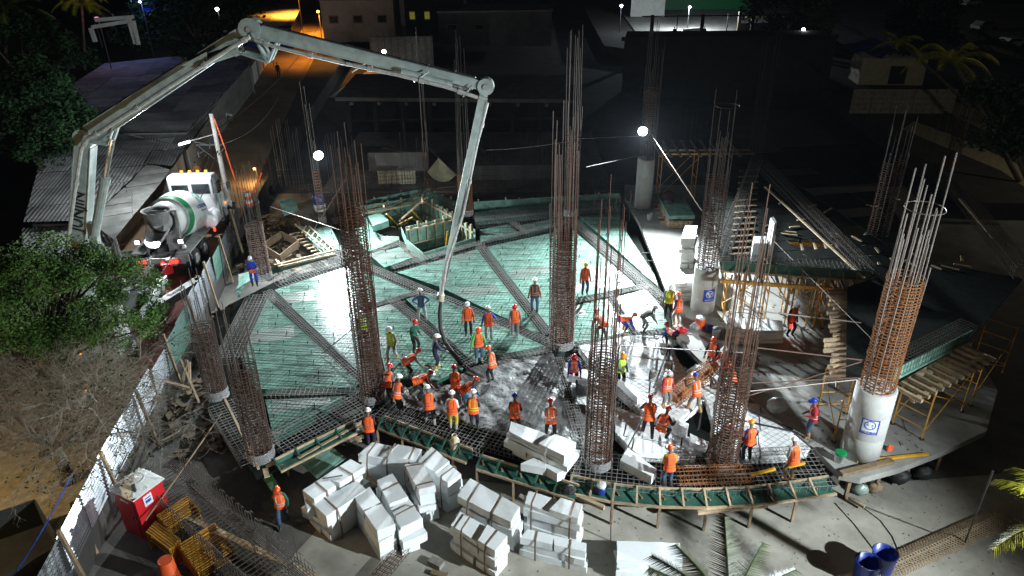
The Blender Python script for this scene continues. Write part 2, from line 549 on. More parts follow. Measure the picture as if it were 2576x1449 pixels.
# far plain of dark rooms behind the pour
# ---------------------------------------------------------------- formwork deck of the new slab
OUT = [(578, 745), (555, 900), (520, 1003), (640, 1182), (940, 1032), (1200, 1128), (1440, 1200), (1600, 1230), (1830, 1234), (2010, 1214), (2112, 1196), (2050, 1130), (1890, 1003), (1760, 905), (1690, 830), (1690, 770), (1570, 497), (1400, 497), (1192, 503), (1196, 600), (1063, 645), (1006, 604), (985, 577), (928, 562), (885, 538), (795, 560), (870, 640), (690, 690)]
mb = MB()
mb.prism(P2(OUT), -0.52, -0.46)
struct('slab_soffit', mb, 'soffit')
DECK = [
    [(691, 728), (873, 670), (890, 690), (914, 945)],
    [(672, 750), (628, 846), (610, 905), (640, 977), (893, 972), (903, 962)],
    [(667, 1004), (860, 996), (800, 1036), (688, 1098)],
    [(915, 682), (935, 690), (1036, 733), (945, 760), (926, 757)],
    [(935, 778), (982, 763), (1135, 893), (1165, 925), (1100, 955), (975, 950)],
    [(1022, 751), (1078, 738), (1108, 748), (1368, 868), (1245, 893), (1182, 902)],
    [(1000, 684), (1200, 626), (1358, 834), (1340, 832), (1110, 722)],
    [(1226, 620), (1392, 584), (1402, 570), (1390, 822), (1376, 815)],
    [(1440, 576), (1597, 716), (1440, 750)],
    [(1442, 768), (1528, 749), (1582, 832), (1500, 852), (1440, 858)],
    [(1548, 747), (1626, 727), (1668, 776), (1680, 822), (1604, 834)],
    [(1456, 542), (1556, 536), (1580, 590), (1646, 690), (1655, 718)],
    [(1205, 578), (1276, 564), (1304, 584), (1212, 606)],
    [(1308, 566), (1390, 550), (1391, 568), (1332, 581)],
    [(1194, 533), (1395, 508), (1556, 500), (1560, 520), (1395, 533), (1196, 556)],
    [(893, 575), (918, 563), (960, 592), (1004, 594), (1003, 602), (925, 633), (906, 612)],
    [(929, 638), (1006, 621), (1040, 646), (967, 671)],
    [(782, 576), (830, 566), (862, 632), (843, 622)],
]
GREYISH = {(7, 3), (7, 9), (9, 4), (8, 5), (0, 11), (4, 6), (13, 0)}
deck = thing('formwork_deck', 'green film faced plywood deck with beam channels under the steel mesh', 'formwork deck', (0, 34, -0.46))
ang = rad(17)
ca, sa = math.cos(ang), math.sin(ang)
npan = 0
edge = MB()
for di, U in enumerate(DECK):
    poly = P2(U)
    if area(poly) < 0:
        poly = poly[::-1]
    loc = [(x * ca + y * sa, -x * sa + y * ca) for x, y in poly]
    xs, ys = zip(*loc)
    k = 0
    i0, i1 = math.floor(min(xs) / 2.44), math.ceil(max(xs) / 2.44)
    j0, j1 = math.floor(min(ys) / 1.22), math.ceil(max(ys) / 1.22)
    for j in range(j0, j1):
        off = 1.22 * (j % 2)
        for i in range(i0 - 1, i1):
            x0, y0 = i * 2.44 + off, j * 1.22
            g = 0.006
            pc = clip_conv(loc, [(x0 + g, y0 + g), (x0 + 2.44 - g, y0 + g), (x0 + 2.44 - g, y0 + 1.22 - g), (x0 + g, y0 + 1.22 - g)])
            if len(pc) < 3 or abs(area(pc)) < 0.03:
                continue
            w = [(x * ca - y * sa, x * sa + y * ca) for x, y in pc]
            zz = R.uniform(-0.004, 0.004)
            m = MB().prism(w, -0.045 + zz, -0.024 + zz)
            part(deck, 'plywood_panel', m, 'ply_grey' if (di, k) in GREYISH or R.random() < 0.07 else 'ply')
            k += 1
    for a, b in zip(poly, poly[1:] + poly[:1]):
        edge.beam((*a, -0.245), (*b, -0.245), 0.03, 0.38)
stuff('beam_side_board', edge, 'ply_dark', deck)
# raised box of form panels beside the stair opening
mb = MB().prism(P2([(917, 561), (957, 549), (979, 569), (939, 583)]), -0.03, 0.42)
single('form_box', mb, 'ply', 'raised green plywood box form beside the timber framed opening', 'form box')
# ---------------------------------------------------------------- steel mesh over the deck
mesh = MB()
sup = MB()
tick = MB()
for di, U in enumerate(DECK):
    poly = P2(U)
    xs, ys = zip(*poly)
    for th, sp in ((rad(-9), 0.2), (rad(72), 0.2)):
        d = (math.cos(th), math.sin(th))
        nx, ny = -d[1], d[0]
        vals = [x * nx + y * ny for x, y in poly]
        q = math.ceil(min(vals) / sp) * sp
        while q < max(vals):
            p = (nx * q, ny * q)
            for t0, t1 in clip_line(p, d, poly):
                if t1 - t0 > 0.15:
                    mesh.tube([(p[0] + d[0] * t0, p[1] + d[1] * t0, 0.02), (p[0] + d[0] * t1, p[1] + d[1] * t1, 0.02)], 0.006 if th < 0 else 0.009, 3, cap=False)
            q += sp
    d = (math.cos(rad(-5)), math.sin(rad(-5)))
    nx, ny = -d[1], d[0]
    vals = [x * nx + y * ny for x, y in poly]
    sp = 0.82
    q = math.ceil(min(vals) / sp) * sp
    while q < max(vals):
        p = (nx * q, ny * q)
        for t0, t1 in clip_line(p, d, poly):
            if t1 - t0 > 0.3:
                sup.tube([(p[0] + d[0] * t0, p[1] + d[1] * t0, 0.04), (p[0] + d[0] * t1, p[1] + d[1] * t1, 0.04)], 0.013, 3, cap=False)
                t = t0 + R.random() * 1.4
                while t < t1:
                    x, y = p[0] + d[0] * t, p[1] + d[1] * t
                    tick.beam((x, y, -0.02), (x + 0.03, y, 0.16), 0.04, 0.03)
                    t += R.uniform(1.2, 1.7)
        q += sp
mt = thing('steel_mesh', 'welded steel mesh with support bars laid over the green deck', 'steel mesh', (0, 34, -0.02))
stuff('mesh_wire', mesh, 'steel', mt)
stuff('support_bar', sup, 'steel', mt)
stuff('bar_chair', tick, 'black', mt)

# ---------------------------------------------------------------- rebar cages in the beams
def cage(label, a, b, w, h, nt, zt=0.06, sp=0.2, za=None, m='cage', r=0.011, name='beam_cage', nb=3, group='rebar cages of the slab beams', cat='rebar cage', zb=None):
    r = r * .85 if r == 0.011 else r
    a, b = Vector((*a, za if za is not None else zt)), Vector((*b, zb if zb is not None else zt))
    d = b - a
    L = d.length
    rz = math.atan2(d.y, d.x)
    ry = -math.asin(d.z / L)
    t = thing(name, label, cat, (a + b) / 2 - Vector((0, 0, h)), rz, group)
    t.rotation_euler = (0, ry, rz)
    bar = MB().tube([(-L / 2, 0, 0), (L / 2, 0, 0)], r, 4).mesh('bar', m)
    for i in range(nt):
        y = -w / 2 + w * i / (nt - 1)
        o = obj('bar', bar, t, (R.uniform(-.05, .05), y + R.uniform(-.01, .01), h - 0.012))
    for i in range(nb):
        obj('bar', bar, t, (R.uniform(-.05, .05), -w / 2 + w * i / (nb - 1), 0.012))
    if h > .3:
        for y in (-w / 2, w / 2):
            obj('bar', bar, t, (0, y, h * .5))
    st = MB()
    q = r * 1.3
    st.beam((0, -w / 2, h), (0, w / 2, h), q, q)
    st.beam((0, -w / 2, 0), (0, w / 2, 0), q, q)
    st.beam((0, -w / 2, 0), (0, -w / 2, h), q, q)
    st.beam((0, w / 2, 0), (0, w / 2, h), q, q)
    st = st.mesh('stirrup', m)
    x = -L / 2 + sp / 2
    while x < L / 2:
        obj('stirrup', st, t, (x + R.uniform(-.02, .02), 0, 0), (0, 0, R.uniform(-.05, .05)))
        x += sp
    return t


BEAMS = [  # label, from, to, width, height, top bars
    ('narrow beam cage from the blue overalls worker down to the thick left column', (672, 732), (916, 958), .5, .46, 5),
    ('beam cage along the timber tray from the upper left column', (692, 704), (872, 652), 1.3, .46, 8),
    ('beam cage crossing below the square deck panel to the twin formwork opening', (905, 655), (1006, 608), .55, .46, 5),
    ('long diagonal beam cage from the left column to the middle column', (905, 662), (1380, 862), .55, .46, 5),
    ('beam cage running away behind the thick left column', (892, 660), (936, 990), .5, .46, 4),
    ('beam cage bordering the twin formwork opening on its near side', (985, 674), (1205, 612), .55, .46, 5),
    ('beam cage from the opening corner across to the rear middle column', (1205, 612), (1425, 560), .5, .46, 5),
    ('diagonal beam cage past the man in black vest to the middle column', (1205, 614), (1382, 842), .5, .46, 5),
    ('beam cage from the rear middle column down to the foam stack on the pale slab', (1438, 552), (1664, 748), .55, .46, 5),
    ('beam cage at the feet of the man in yellow helmet', (1442, 760), (1636, 718), .45, .46, 4),
    ('diagonal beam cage passing under the pump hose', (984, 752), (1192, 920), .55, .46, 5),
    ('short beam cage joining the left column to the long diagonal', (938, 770), (1058, 734), .4, .46, 4),
    ('beam cage from the middle column to the man with green sleeves', (1235, 906), (1392, 878), .5, .46, 5),
    ('beam cage sunk in wet concrete below the middle column', (1402, 900), (1472, 1128), .55, .46, 6),
    ('beam cage under the foam blocks between middle and right columns', (1432, 898), (1632, 1050), .55, .46, 6),
    ('thin beam cage where workers bend over the foam edge', (1440, 868), (1668, 834), .4, .46, 4),
    ('short beam cage right of the bending workers', (1538, 744), (1598, 838), .45, .46, 4),
    ('wide beam cage along the rear strip of the deck', (1192, 556), (1425, 535), 1.6, .46, 8),
    ('beam cage along the rear strip right of the rear column', (1440, 534), (1560, 526), .8, .46, 5),
    ('short beam cage across the rear panels', (1290, 560), (1320, 582), .4, .46, 4),
    ('wide edge mat of rebar left of the deck', (656, 742), (578, 905), 1.5, .4, 9),
    ('wide edge mat of rebar between the two lower left columns', (570, 1010), (655, 1140), 1.6, .4, 9),
    ('wide edge mat of rebar from lower left column to the thick left column', (690, 1120), (918, 1005), 1.5, .4, 9),
    ('low beam cage between the two left triangles of deck', (668, 990), (905, 984), .45, .46, 5),
    ('dark rebar mat under the row of workers by the wet concrete', (962, 1022), (1230, 1105), 1.5, .4, 9),
    ('dark rebar mat behind the tall foam stack', (1225, 1085), (1470, 1155), 1.5, .4, 9),
    ('rebar mat along the curved edge below the front columns', (1440, 1172), (1700, 1200), 1.7, .4, 9),
    ('rebar mat on green boards beside the lying column cage', (1700, 1190), (2070, 1172), 2.2, .3, 11),
    ('rebar mat left of the timber framed opening', (800, 610), (880, 642), 1.0, .4, 7),
    ('beam cage along the far edge of the timber framed opening', (905, 526), (1072, 486), .8, .46, 6),
    ('beam cage right of the timber framed opening', (1085, 496), (1170, 548), .8, .46, 6),
    ('short cage between the two formwork openings', (1012, 612), (1055, 648), .7, .46, 6),
]
for lb, a, b, w, h, n in BEAMS:
    cage(lb, G2(*a), G2(*b), w, h, n)
# curved green boards under the front edge mat
FRONT = [(962, 1040), (1090, 1088), (1215, 1130), (1330, 1170), (1440, 1196), (1530, 1215), (1620, 1226), (1720, 1230), (1830, 1229), (1920, 1221), (2010, 1208), (2085, 1196)]
# ---------------------------------------------------------------- wet concrete
def patch(poly, step, zf, mb):
    xs, ys = zip(*poly)
    nx, ny = int((max(xs) - min(xs)) / step) + 2, int((max(ys) - min(ys)) / step) + 2
    idx = {}
    vs, fs = [], []

    def vid(i, j):
        if (i, j) not in idx:
            x, y = min(xs) + i * step, min(ys) + j * step
            idx[(i, j)] = len(vs)
            vs.append((x, y, zf(x, y)))
        return idx[(i, j)]
    for i in range(nx):
        for j in range(ny):
            if inside((min(xs) + (i + .5) * step, min(ys) + (j + .5) * step), poly):
                fs.append((vid(i, j), vid(i + 1, j), vid(i + 1, j + 1), vid(i, j + 1)))
    mb.add(vs, fs)


mb = MB()
wz = lambda x, y: -0.03 + 0.07 * noise.fractal(Vector((x * 1.6, y * 1.6, 0)), 1.0, 2.0, 4) + 0.03 * noise.noise(Vector((x * 6, y * 4, 3)))
patch(P2([(1240, 908), (1392, 888), (1410, 950), (1460, 1100), (1430, 1140), (1250, 1085), (1130, 1050), (980, 1010), (1000, 985), (1060, 960), (1130, 965), (1180, 925)]), 0.11, wz, mb)
stuff('wet_concrete', mb, 'wet', None, 'grey wet concrete freshly poured around the workers', 'wet concrete', smooth=True)
mb = MB()
wz2 = lambda x, y: -0.12 + 0.06 * noise.fractal(Vector((x * 1.1, y * 1.1, 5)), 1.0, 2.0, 4)
patch(P2([(1420, 905), (1470, 940), (1560, 1010), (1535, 1060), (1540, 1160), (1470, 1150)]), 0.14, wz2, mb)
stuff('wet_concrete', mb, 'wet', None, 'smooth wet concrete beside the front column and beam cage', 'wet concrete', smooth=True)

# ---------------------------------------------------------------- foam blocks laid in the deck on the right
def foam(poly, z0, z1, rough=0.02):
    """foam slab with hand-cut wavering edges"""
    if area(poly) < 0:
        poly = poly[::-1]
    p2 = []
    for a, b in zip(poly, poly[1:] + poly[:1]):
        L = math.hypot(b[0] - a[0], b[1] - a[1])
        n = max(1, int(L / 0.35))
        for i in range(n):
            t = i / n
            j = rough if i else 0
            p2.append((a[0] + t * (b[0] - a[0]) + R.uniform(-j, j), a[1] + t * (b[1] - a[1]) + R.uniform(-j, j)))
    return MB().prism(p2, z0, z1)


def fbox(c, d, rz):
    ca_, sa_ = math.cos(rz), math.sin(rz)
    return [(c[0] + x * ca_ - y * sa_, c[1] + x * sa_ + y * ca_) for x, y in ((-d[0] / 2, -d[1] / 2), (d[0] / 2, -d[1] / 2), (d[0] / 2, d[1] / 2), (-d[0] / 2, d[1] / 2))]


fi = thing('foam_infill', 'white foam blocks laid side by side under mesh at the right of the pour', 'foam infill', (8, 26, -0.46))
ZONES = [
    [(1455, 868), (1590, 840), (1668, 842), (1690, 880), (1725, 930), (1770, 985), (1778, 1000), (1700, 1060), (1640, 1045), (1600, 1020), (1500, 925)],
    [(1546, 1020), (1612, 1045), (1650, 1068), (1770, 1110), (1766, 1148), (1600, 1138), (1548, 1085)],
    [(1728, 930), (1762, 908), (1880, 1001), (1866, 1008), (1838, 1050), (1800, 1075), (1776, 1002)],
    [(1868, 1008), (1905, 1012), (2040, 1128), (1990, 1142), (1850, 1146), (1840, 1050)],
]
for zi, U in enumerate(ZONES):
    poly = P2(U)
    if area(poly) < 0:
        poly = poly[::-1]
    a_ = rad((-14, -16, -14, -14)[zi])
    c_, s_ = math.cos(a_), math.sin(a_)
    loc = [(x * c_ + y * s_, -x * s_ + y * c_) for x, y in poly]
    xs, ys = zip(*loc)
    y = min(ys)
    while y < max(ys):
        h = 0.92
        x = min(xs) - R.uniform(0, 1.5)
        while x < max(xs):
            w = R.uniform(1.9, 2.6)
            pc = clip_conv(loc, [(x + .03, y + .03), (x + w - .03, y + .03), (x + w - .03, y + h - .05), (x + .03, y + h - .05)])
            if len(pc) > 2 and abs(area(pc)) > .1:
                z1 = R.uniform(-0.05, 0.0) - (0.0 if zi else 0.02)
                part(fi, 'foam_block', foam([(p[0] * c_ - p[1] * s_, p[0] * s_ + p[1] * c_) for p in pc], -0.44, z1), 'eps_dirty' if R.random() < .2 else 'eps')
            x += w
        y += h
fm = MB()
fz = MB()
for zi, U in ((0, [(1560, 850), (1668, 845), (1690, 880), (1725, 930), (1770, 985), (1700, 1050), (1640, 1040), (1560, 960)]), (2, ZONES[3]), (3, ZONES[2])):
    poly = P2(U)
    for th, sp in ((rad(35), .24), (rad(-52), .24)):
        d = (math.cos(th), math.sin(th))
        nx, ny = -d[1], d[0]
        vals = [x * nx + y * ny for x, y in poly]
        q = math.ceil(min(vals) / sp) * sp
        while q < max(vals):
            p = (nx * q, ny * q)
            for t0, t1 in clip_line(p, d, poly):
                fm.tube([(p[0] + d[0] * t0, p[1] + d[1] * t0, 0.02), (p[0] + d[0] * t1, p[1] + d[1] * t1, 0.02)], 0.0045, 3, cap=False)
            q += sp
o = stuff('foam_mesh', fm, 'rust', None, 'rusty wire mesh laid over the white foam blocks', 'wire mesh')
for lb, a, b in (('dark pipe lying over foam from the crouching worker to the man with red sleeves', (1684, 868), (1645, 975)),
                 ('long thin dark pipe beside the man in maroon sleeves on the foam', (1618, 1050), (1566, 1150)),
                 ('thin dark pipe left of the right front column', (1768, 1010), (1757, 1085)),
                 ('dark pipe across the foam toward the right front column', (1880, 1030), (1995, 1080)),
                 ('dark pipe over the foam below the man in amber helmet', (1855, 1055), (1995, 1085))):
    a, b = G(*a, .07), G(*b, .07)
    single('conduit_pipe', MB().tube([a, b], .05 if 'foam from' in lb else .035, 6), 'dark', lb, 'pipe', 'conduits lying on the foam')

# ---------------------------------------------------------------- column cages
def column(label, base, r, hoops, top, nbar=14, m='rust', mbar='steel', z0=0.0, hoop0=0.05, hsp=0.13, wrap=True, conc=None, sign=None, inner=0, ring=None, splay=0.0, group='column rebar cages', mtop=None, toppers=None, hr=0.021, br=0.018, basez=0.0):
    x, y = G2(*base, basez)
    t = thing('concrete_column' if conc else 'column_cage', label, 'column' if conc else 'column cage', (x, y, z0), R.uniform(0, 1), group)
    zb = conc or 0
    if conc:
        part(t, 'shaft', MB().lathe((0, 0, 0), [(r * 1.18, 0), (r * 1.18, conc * .33), (r * 1.172, conc * .335), (r * 1.18, conc * .34), (r * 1.18, conc * .66), (r * 1.172, conc * .665), (r * 1.18, conc * .67), (r * 1.18, conc - .01), (r * 1.1, conc)], 28), 'conc', True, True)
    hm = MB().ring((0, 0, 0), r, hr, 16, 3).mesh('hoop', m)
    z = zb + hoop0
    while z < hoops:
        obj('hoop', hm, t, (R.uniform(-.012, .012), R.uniform(-.012, .012), z), (R.uniform(-.02, .02), R.uniform(-.02, .02), R.uniform(0, 6)))
        if R.random() < .0:
            z += hsp
        z += hsp
    cache = {}
    for i in range(nbar):
        a = 2 * math.pi * i / nbar
        tp = top - R.uniform(0, 1.0) - (R.uniform(0.5, 2.0) if i % 3 == 0 else 0)
        if i % 2 and top - hoops > 2.5:
            tp = hoops + R.uniform(.2, 2.2) - (.3 if i % 4 == 1 else 0)
        tp = max(tp, hoops + .2)
        key = round(tp * 3) / 3
        if key not in cache:
            mbm = MB().tube([(0, 0, 0), (0, 0, min(hoops, key - .1)), (0, 0, key)], br, 4)
            cache[key] = mbm.mesh('bar', mbar)
        rr = r - .02
        lean = R.uniform(-.012, .012) - splay
        obj('bar', cache[key], t, (rr * math.cos(a), rr * math.sin(a), .0), (lean * -math.sin(a) + R.uniform(-.006, .006), lean * math.cos(a) + R.uniform(-.006, .006), 0))
    for i in range(inner):
        a = 2 * math.pi * (i + .4) / inner
        key = round((top - R.uniform(1, 3)) * 2) / 2
        if key not in cache:
            cache[key] = MB().tube([(0, 0, 0), (0, 0, key)], br, 4).mesh('bar', mbar)
        obj('bar', cache[key], t, (r * .62 * math.cos(a), r * .62 * math.sin(a), 0), (R.uniform(-.01, .01), R.uniform(-.01, .01), 0))
    if inner:
        hm2 = MB().ring((0, 0, 0), r * .62, hr, 4, 3).mesh('inner_tie', m)
        z = zb + .1
        while z < hoops:
            obj('inner_tie', hm2, t, (0, 0, z), (0, 0, R.choice((0, .78))))
            z += hsp * 2
    if ring:
        part(t, 'top_ring', MB().ring((0, 0, ring), r + .02, .013, 24, 4), mbar, True)
    if wrap:
        prof = [(r * (1.05 + R.uniform(-.03, .05)), zz) for zz in (0.02, .1, .18, .27, .36, .46)]
        part(t, 'plastic_wrap', MB().lathe((0, 0, 0), prof, 18, cap=False), 'wrap', True, True)
    return t


column('thick rusty column cage left of the pump hose with tight hoops', (940, 1003), .52, 9.0, 12.2, 16, m='rust', mbar='rust', inner=6, hsp=.12)
column('rusty column cage in the middle of the pour beside the man in yellow helmet', (1412, 868), .60, 5.7, 11.6, 20, mbar='rust', inner=6, hsp=.12)
column('rusty column cage beside the man in blue overalls with a dark ring on top', (663, 700), .48, 3.4, 7.3, 12, ring=4.6, hsp=.12)
column('front column cage with pale tall bars above the wet concrete', (1503, 1168), .52, 5.0, 11.3, 14, m='rust', inner=6, mbar='rust', hsp=.12)
column('front column cage beside the lying orange cage', (1815, 1168), .56, 4.8, 11.2, 14, inner=6, mbar='rust', hsp=.12, ring=6.3)
column('brown column cage at the lowest left corner of the deck', (657, 1150), .50, 4.3, 6.8, 14, hsp=.12, inner=6)
column('brown column cage at the left edge above the corrugated fence', (548, 996), .46, 3.6, 6.0, 12, hsp=.12, inner=5)
column('column cage half hidden behind the boom tip', (1172, 540), .50, 3.0, 12.0, 16, m='rust_o', mbar='steel', hsp=.12, splay=.01)
column('tall column cage behind the middle column with orange hoops', (1437, 540), .50, 5.9, 12.6, 16, mbar='bright_bar', hsp=.12)
column('slender grey bundle of bars behind the timber framed opening', (1077, 487), .22, 3.2, 12.0, 8, m='rust_o', mbar='bright_bar', hsp=.2)
column('slender column cage carrying the left floodlight', (812, 560), .26, 3.7, 9.7, 8, m='rust_o', mbar='bright_bar', hsp=.2)
column('round concrete column carrying the right floodlight', (1617, 520), .50, 8.2, 12.6, 14, conc=3.5, wrap=False, hoop0=1.0, hsp=.12, group='round concrete columns')
cM = column('round concrete column with a blue sign behind the orange water cooler', (1766, 775), .52, 7.2, 11.4, 12, conc=2.45, wrap=False, ring=10.6, hsp=.12, inner=5, group='round concrete columns')
cR = column('big round concrete column with a small sign at the right edge of the pour', (2162, 1138), .60, 7.6, 12.0, 12, br=.024, conc=3.1, wrap=False, ring=10.1, m='rust_o', mbar='bright_bar', hsp=.12, inner=6, group='round concrete columns')
column('dark column cage beyond the upper deck', (1895, 420), .5, 6.0, 10.5, 12, wrap=False)
column('dark column cage behind the big right concrete column', (2180, 700), .55, 6.8, 10.0, 12, wrap=False, conc=2.6, hoop0=.3, group='round concrete columns')
column('dark silhouetted column cage at the far right', (2390, 420), .5, 4.0, 7.0, 12, wrap=False)
# ---------------------------------------------------------------- edge formwork
def offset_pts(pts, d):
    out = []
    for i, p in enumerate(pts):
        a, b = Vector(pts[max(i - 1, 0)]), Vector(pts[min(i + 1, len(pts) - 1)])
        t = (b - a).normalized()
        out.append((p[0] + t.y * d, p[1] - t.x * d))
    return out


def resample(pts, step):
    out = [pts[0]]
    acc = 0
    for a, b in zip(pts, pts[1:]):
        L = math.hypot(b[0] - a[0], b[1] - a[1])
        t = step - acc
        while t < L:
            out.append((a[0] + (b[0] - a[0]) * t / L, a[1] + (b[1] - a[1]) * t / L))
            t += step
        acc = L - (t - step)
    return out


def walkway(label, U, w=.62, step=.8, zp=-.2, battens=True, legs=True, rail_in='timber', rail_out='timber', side=1, leg_len=1.05, pm='ply_dark', zin=.1):
    pts = P2(U)
    inn = resample(pts, step)
    outp = offset_pts(inn, w * side)
    t = thing('edge_formwork', label, 'formwork', (inn[len(inn) // 2][0], inn[len(inn) // 2][1], -1.3), 0, 'formwork along the slab edge')
    for i in range(len(inn) - 1):
        a, b, c, d = inn[i], inn[i + 1], outp[i + 1], outp[i]
        if i % 2 == 0:
            e = min(i + 2, len(inn) - 1)
            part(t, 'rail', MB().beam((*inn[i], zin - .05), (*inn[e], zin - .05), .045, .10), rail_in)
            part(t, 'rail', MB().beam((*outp[i], zp - .05), (*outp[e], zp - .05), .07, .09), rail_out)
        q = lambda u, v: (u[0] + (v[0] - u[0]) * .02, u[1] + (v[1] - u[1]) * .02)
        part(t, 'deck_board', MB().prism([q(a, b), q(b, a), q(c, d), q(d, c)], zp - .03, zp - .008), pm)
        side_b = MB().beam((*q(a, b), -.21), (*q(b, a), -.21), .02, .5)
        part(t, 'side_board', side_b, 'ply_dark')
        if battens:
            part(t, 'batten', MB().beam((a[0], a[1], zin + .02), (d[0], d[1], zp + .03), .07, .05), 'timber' if battens == 1 else 'ply_dark')
            part(t, 'strut', MB().beam((a[0] * .98 + b[0] * .02, a[1] * .98 + b[1] * .02, zp), ((a[0] + d[0]) / 2 + (b[0] - a[0]) * .25, (a[1] + d[1]) / 2 + (b[1] - a[1]) * .25, zp + .03), .06, .045), 'timber_dark')
        if legs and i % 2 == 0 and R.random() < .85:
            lx, ly = d[0] + R.uniform(-.05, .05), d[1] + R.uniform(-.05, .05)
            part(t, 'leg', MB().beam((lx, ly, -1.3), (lx, ly, zp - .1), .09, .09), 'timber_dark')
            part(t, 'bearer', MB().beam((lx, ly, zp - .14), (a[0], a[1], zp - .14), .07, .09), 'timber')
    return t


walkway('curved timber ladder formwork round the front edge of the pour', [(1440, 1199), (1530, 1219), (1620, 1230), (1720, 1234), (1830, 1233), (1920, 1225), (2010, 1212), (2090, 1199)])
walkway('green board formwork with loose braces under the tall foam stack', [(1212, 1148), (1290, 1172), (1360, 1194), (1440, 1218), (1500, 1238)], w=.5, battens=2)
walkway('green board formwork below the row of workers in orange vests', [(968, 1050), (1040, 1078), (1120, 1108), (1190, 1134)], w=.5, battens=2, step=.62)
walkway('green board formwork along the lower left corner of the deck', [(690, 1160), (760, 1125), (850, 1080), (936, 1040)], w=.45, battens=2, step=.9, legs=False)


def lumber(name, label, a, b, w=.1, h=.06, m='timber', cat='timber', group='loose timbers around the pour'):
    return single(name, MB().beam(a, b, w, h), m, label, cat, group)


lumber('timber_beam', 'long timber edging the deck beside the lower left column', G(556, 985, .02), G(650, 1178, .02), .09, .14)
lumber('timber_beam', 'upper timber edging the deck beside the left column wrapped in film', G(455, 905, .0), G(500, 1010, .0), .09, .12)
lumber('timber_post', 'short upright post at the lowest left corner of the deck', G(645, 1190, -.9), G(632, 1125, .7), .11, .05)
lumber('timber_beam', 'pale loose timber pointing over the corrugated fence', G(388, 952, .2), G(475, 975, .2), .13, .05)
lumber('timber_beam', 'pale plank lying along the green boards at lower left', G(750, 1152, -.1), G(935, 1048, -.1), .12, .04)
lumber('timber_beam', 'thick timber thrown across the curved formwork', G(1420, 1235, -.3), G(1520, 1278, -.3), .16, .14)
lumber('timber_beam', 'long timber beam under the ladder formwork near its middle', G(1755, 1290, -.35), G(1930, 1272, -.35), .12, .12)
lumber('timber_beam', 'short dark timber sticking out at the right end of the ladder formwork', G(2135, 1252, -1.1), G(2175, 1275, -1.1), .12, .12)
lumber('timber_beam', 'timber lying on the tip of the old slab', G(2115, 1192, .08), G(2245, 1160, .08), .22, .16, 'timber_dark')
lumber('steel_prop', 'yellow prop lying on the tip of the old slab', G(2155, 1161, .06), G(2335, 1142, .06), .09, .09, 'yellow')
lumber('timber_beam', 'squared timber offcut lying on the pale floor near the lying foam', G(1082, 1409, -1.2), G(1112, 1424, -1.2), .3, .22, 'stone')
lumber('timber_beam', 'timber offcut cut by the bottom edge of the view', G(1085, 1440, -1.25), G(1125, 1452, -1.25), .2, .14, 'timber_dark')
lumber('timber_beam', 'pale plank on the dark soil left of the deck', G(408, 1110, -1.2), G(462, 1080, -1.2), .14, .05)
lumber('timber_beam', 'thin timber frame piece leaning by the fence gap', G(455, 985, -.9), G(470, 905, .3), .12, .05)
lumber('timber_beam', 'second thin timber frame piece leaning by the fence gap', G(478, 990, -.9), G(476, 910, .3), .12, .05)
for lb, pts, z, m in (('big green sheet lying between the deck corner and the strapped foam', [(740, 1149), (830, 1119), (871, 1152), (798, 1204)], -.3, 'ply'),
                      ('bright green board hanging below the lower left corner', [(662, 1205), (683, 1192), (703, 1222), (684, 1236)], -.5, 'ply_bright'),
                      ('small dark green wedge board near the bright green one', [(710, 1172), (730, 1168), (727, 1200)], -.5, 'ply'),
                      ('green sheet standing among rubble behind the left deck edge', [(700, 503), (738, 496), (752, 528), (715, 543)], .6, 'ply'),
                      ('grey green board dropped beside the man in blue overalls', [(600, 690), (640, 680), (646, 706), (600, 716)], .05, 'ply_grey'),
                      ('green board left of the deck near the fence', [(590, 735), (612, 690), (628, 686), (602, 748)], .1, 'ply')):
    single('plywood_sheet', MB().prism(P2(pts, z), z - .03, z), m, lb, 'plywood sheet', 'loose plywood sheets')
# heap of offcuts between green sheet and worker
for i, (a, b) in enumerate([((885, 1092), (905, 1112)), ((900, 1080), (925, 1085)), ((880, 1108), (915, 1098)), ((862, 1106), (888, 1090)), ((890, 1075), (912, 1070)), ((925, 1200), (950, 1222)), ((660, 1180), (690, 1165)), ((700, 1160), (735, 1150)), ((665, 1170), (672, 1200))]):
    lumber('timber_offcut', 'short timber offcut in the dark gap between formwork and foam', G(*a, -.5), G(*b, -.45), .2, .05, 'timber_dark' if i % 2 else 'timber', group='offcuts in the dark gap')

# ---------------------------------------------------------------- timber framed openings
op = thing('opening_formwork', 'timber framed green formwork around two square openings behind the hose', 'formwork', (-4.5, 45, -1.3))
mb = MB()


def wallform(a, b, z0, z1, studs, side=1, sm='timber', pm='ply', wale=True):
    a, b = Vector(G2(*a)), Vector(G2(*b))
    part(op, 'form_panel', MB().beam((*a, (z0 + z1) / 2), (*b, (z0 + z1) / 2), .03, z1 - z0), pm)
    t = (b - a).normalized()
    n = Vector((t.y, -t.x)) * side
    for i in range(studs):
        p = a + (b - a) * (i + .35) / studs + n * .08
        part(op, 'stud', MB().beam((*p, z0), (*p, z1 + R.uniform(.0, .3)), .11, .09, up=(t.x, t.y, 0)), sm)
    if wale:
        for zz in (z0 + (z1 - z0) * .35, z1 - .18):
            a2, b2 = a + n * .17, b + n * .17
            part(op, 'wale', MB().beam((*a2, zz), (*b2, zz), .07, .09), sm)


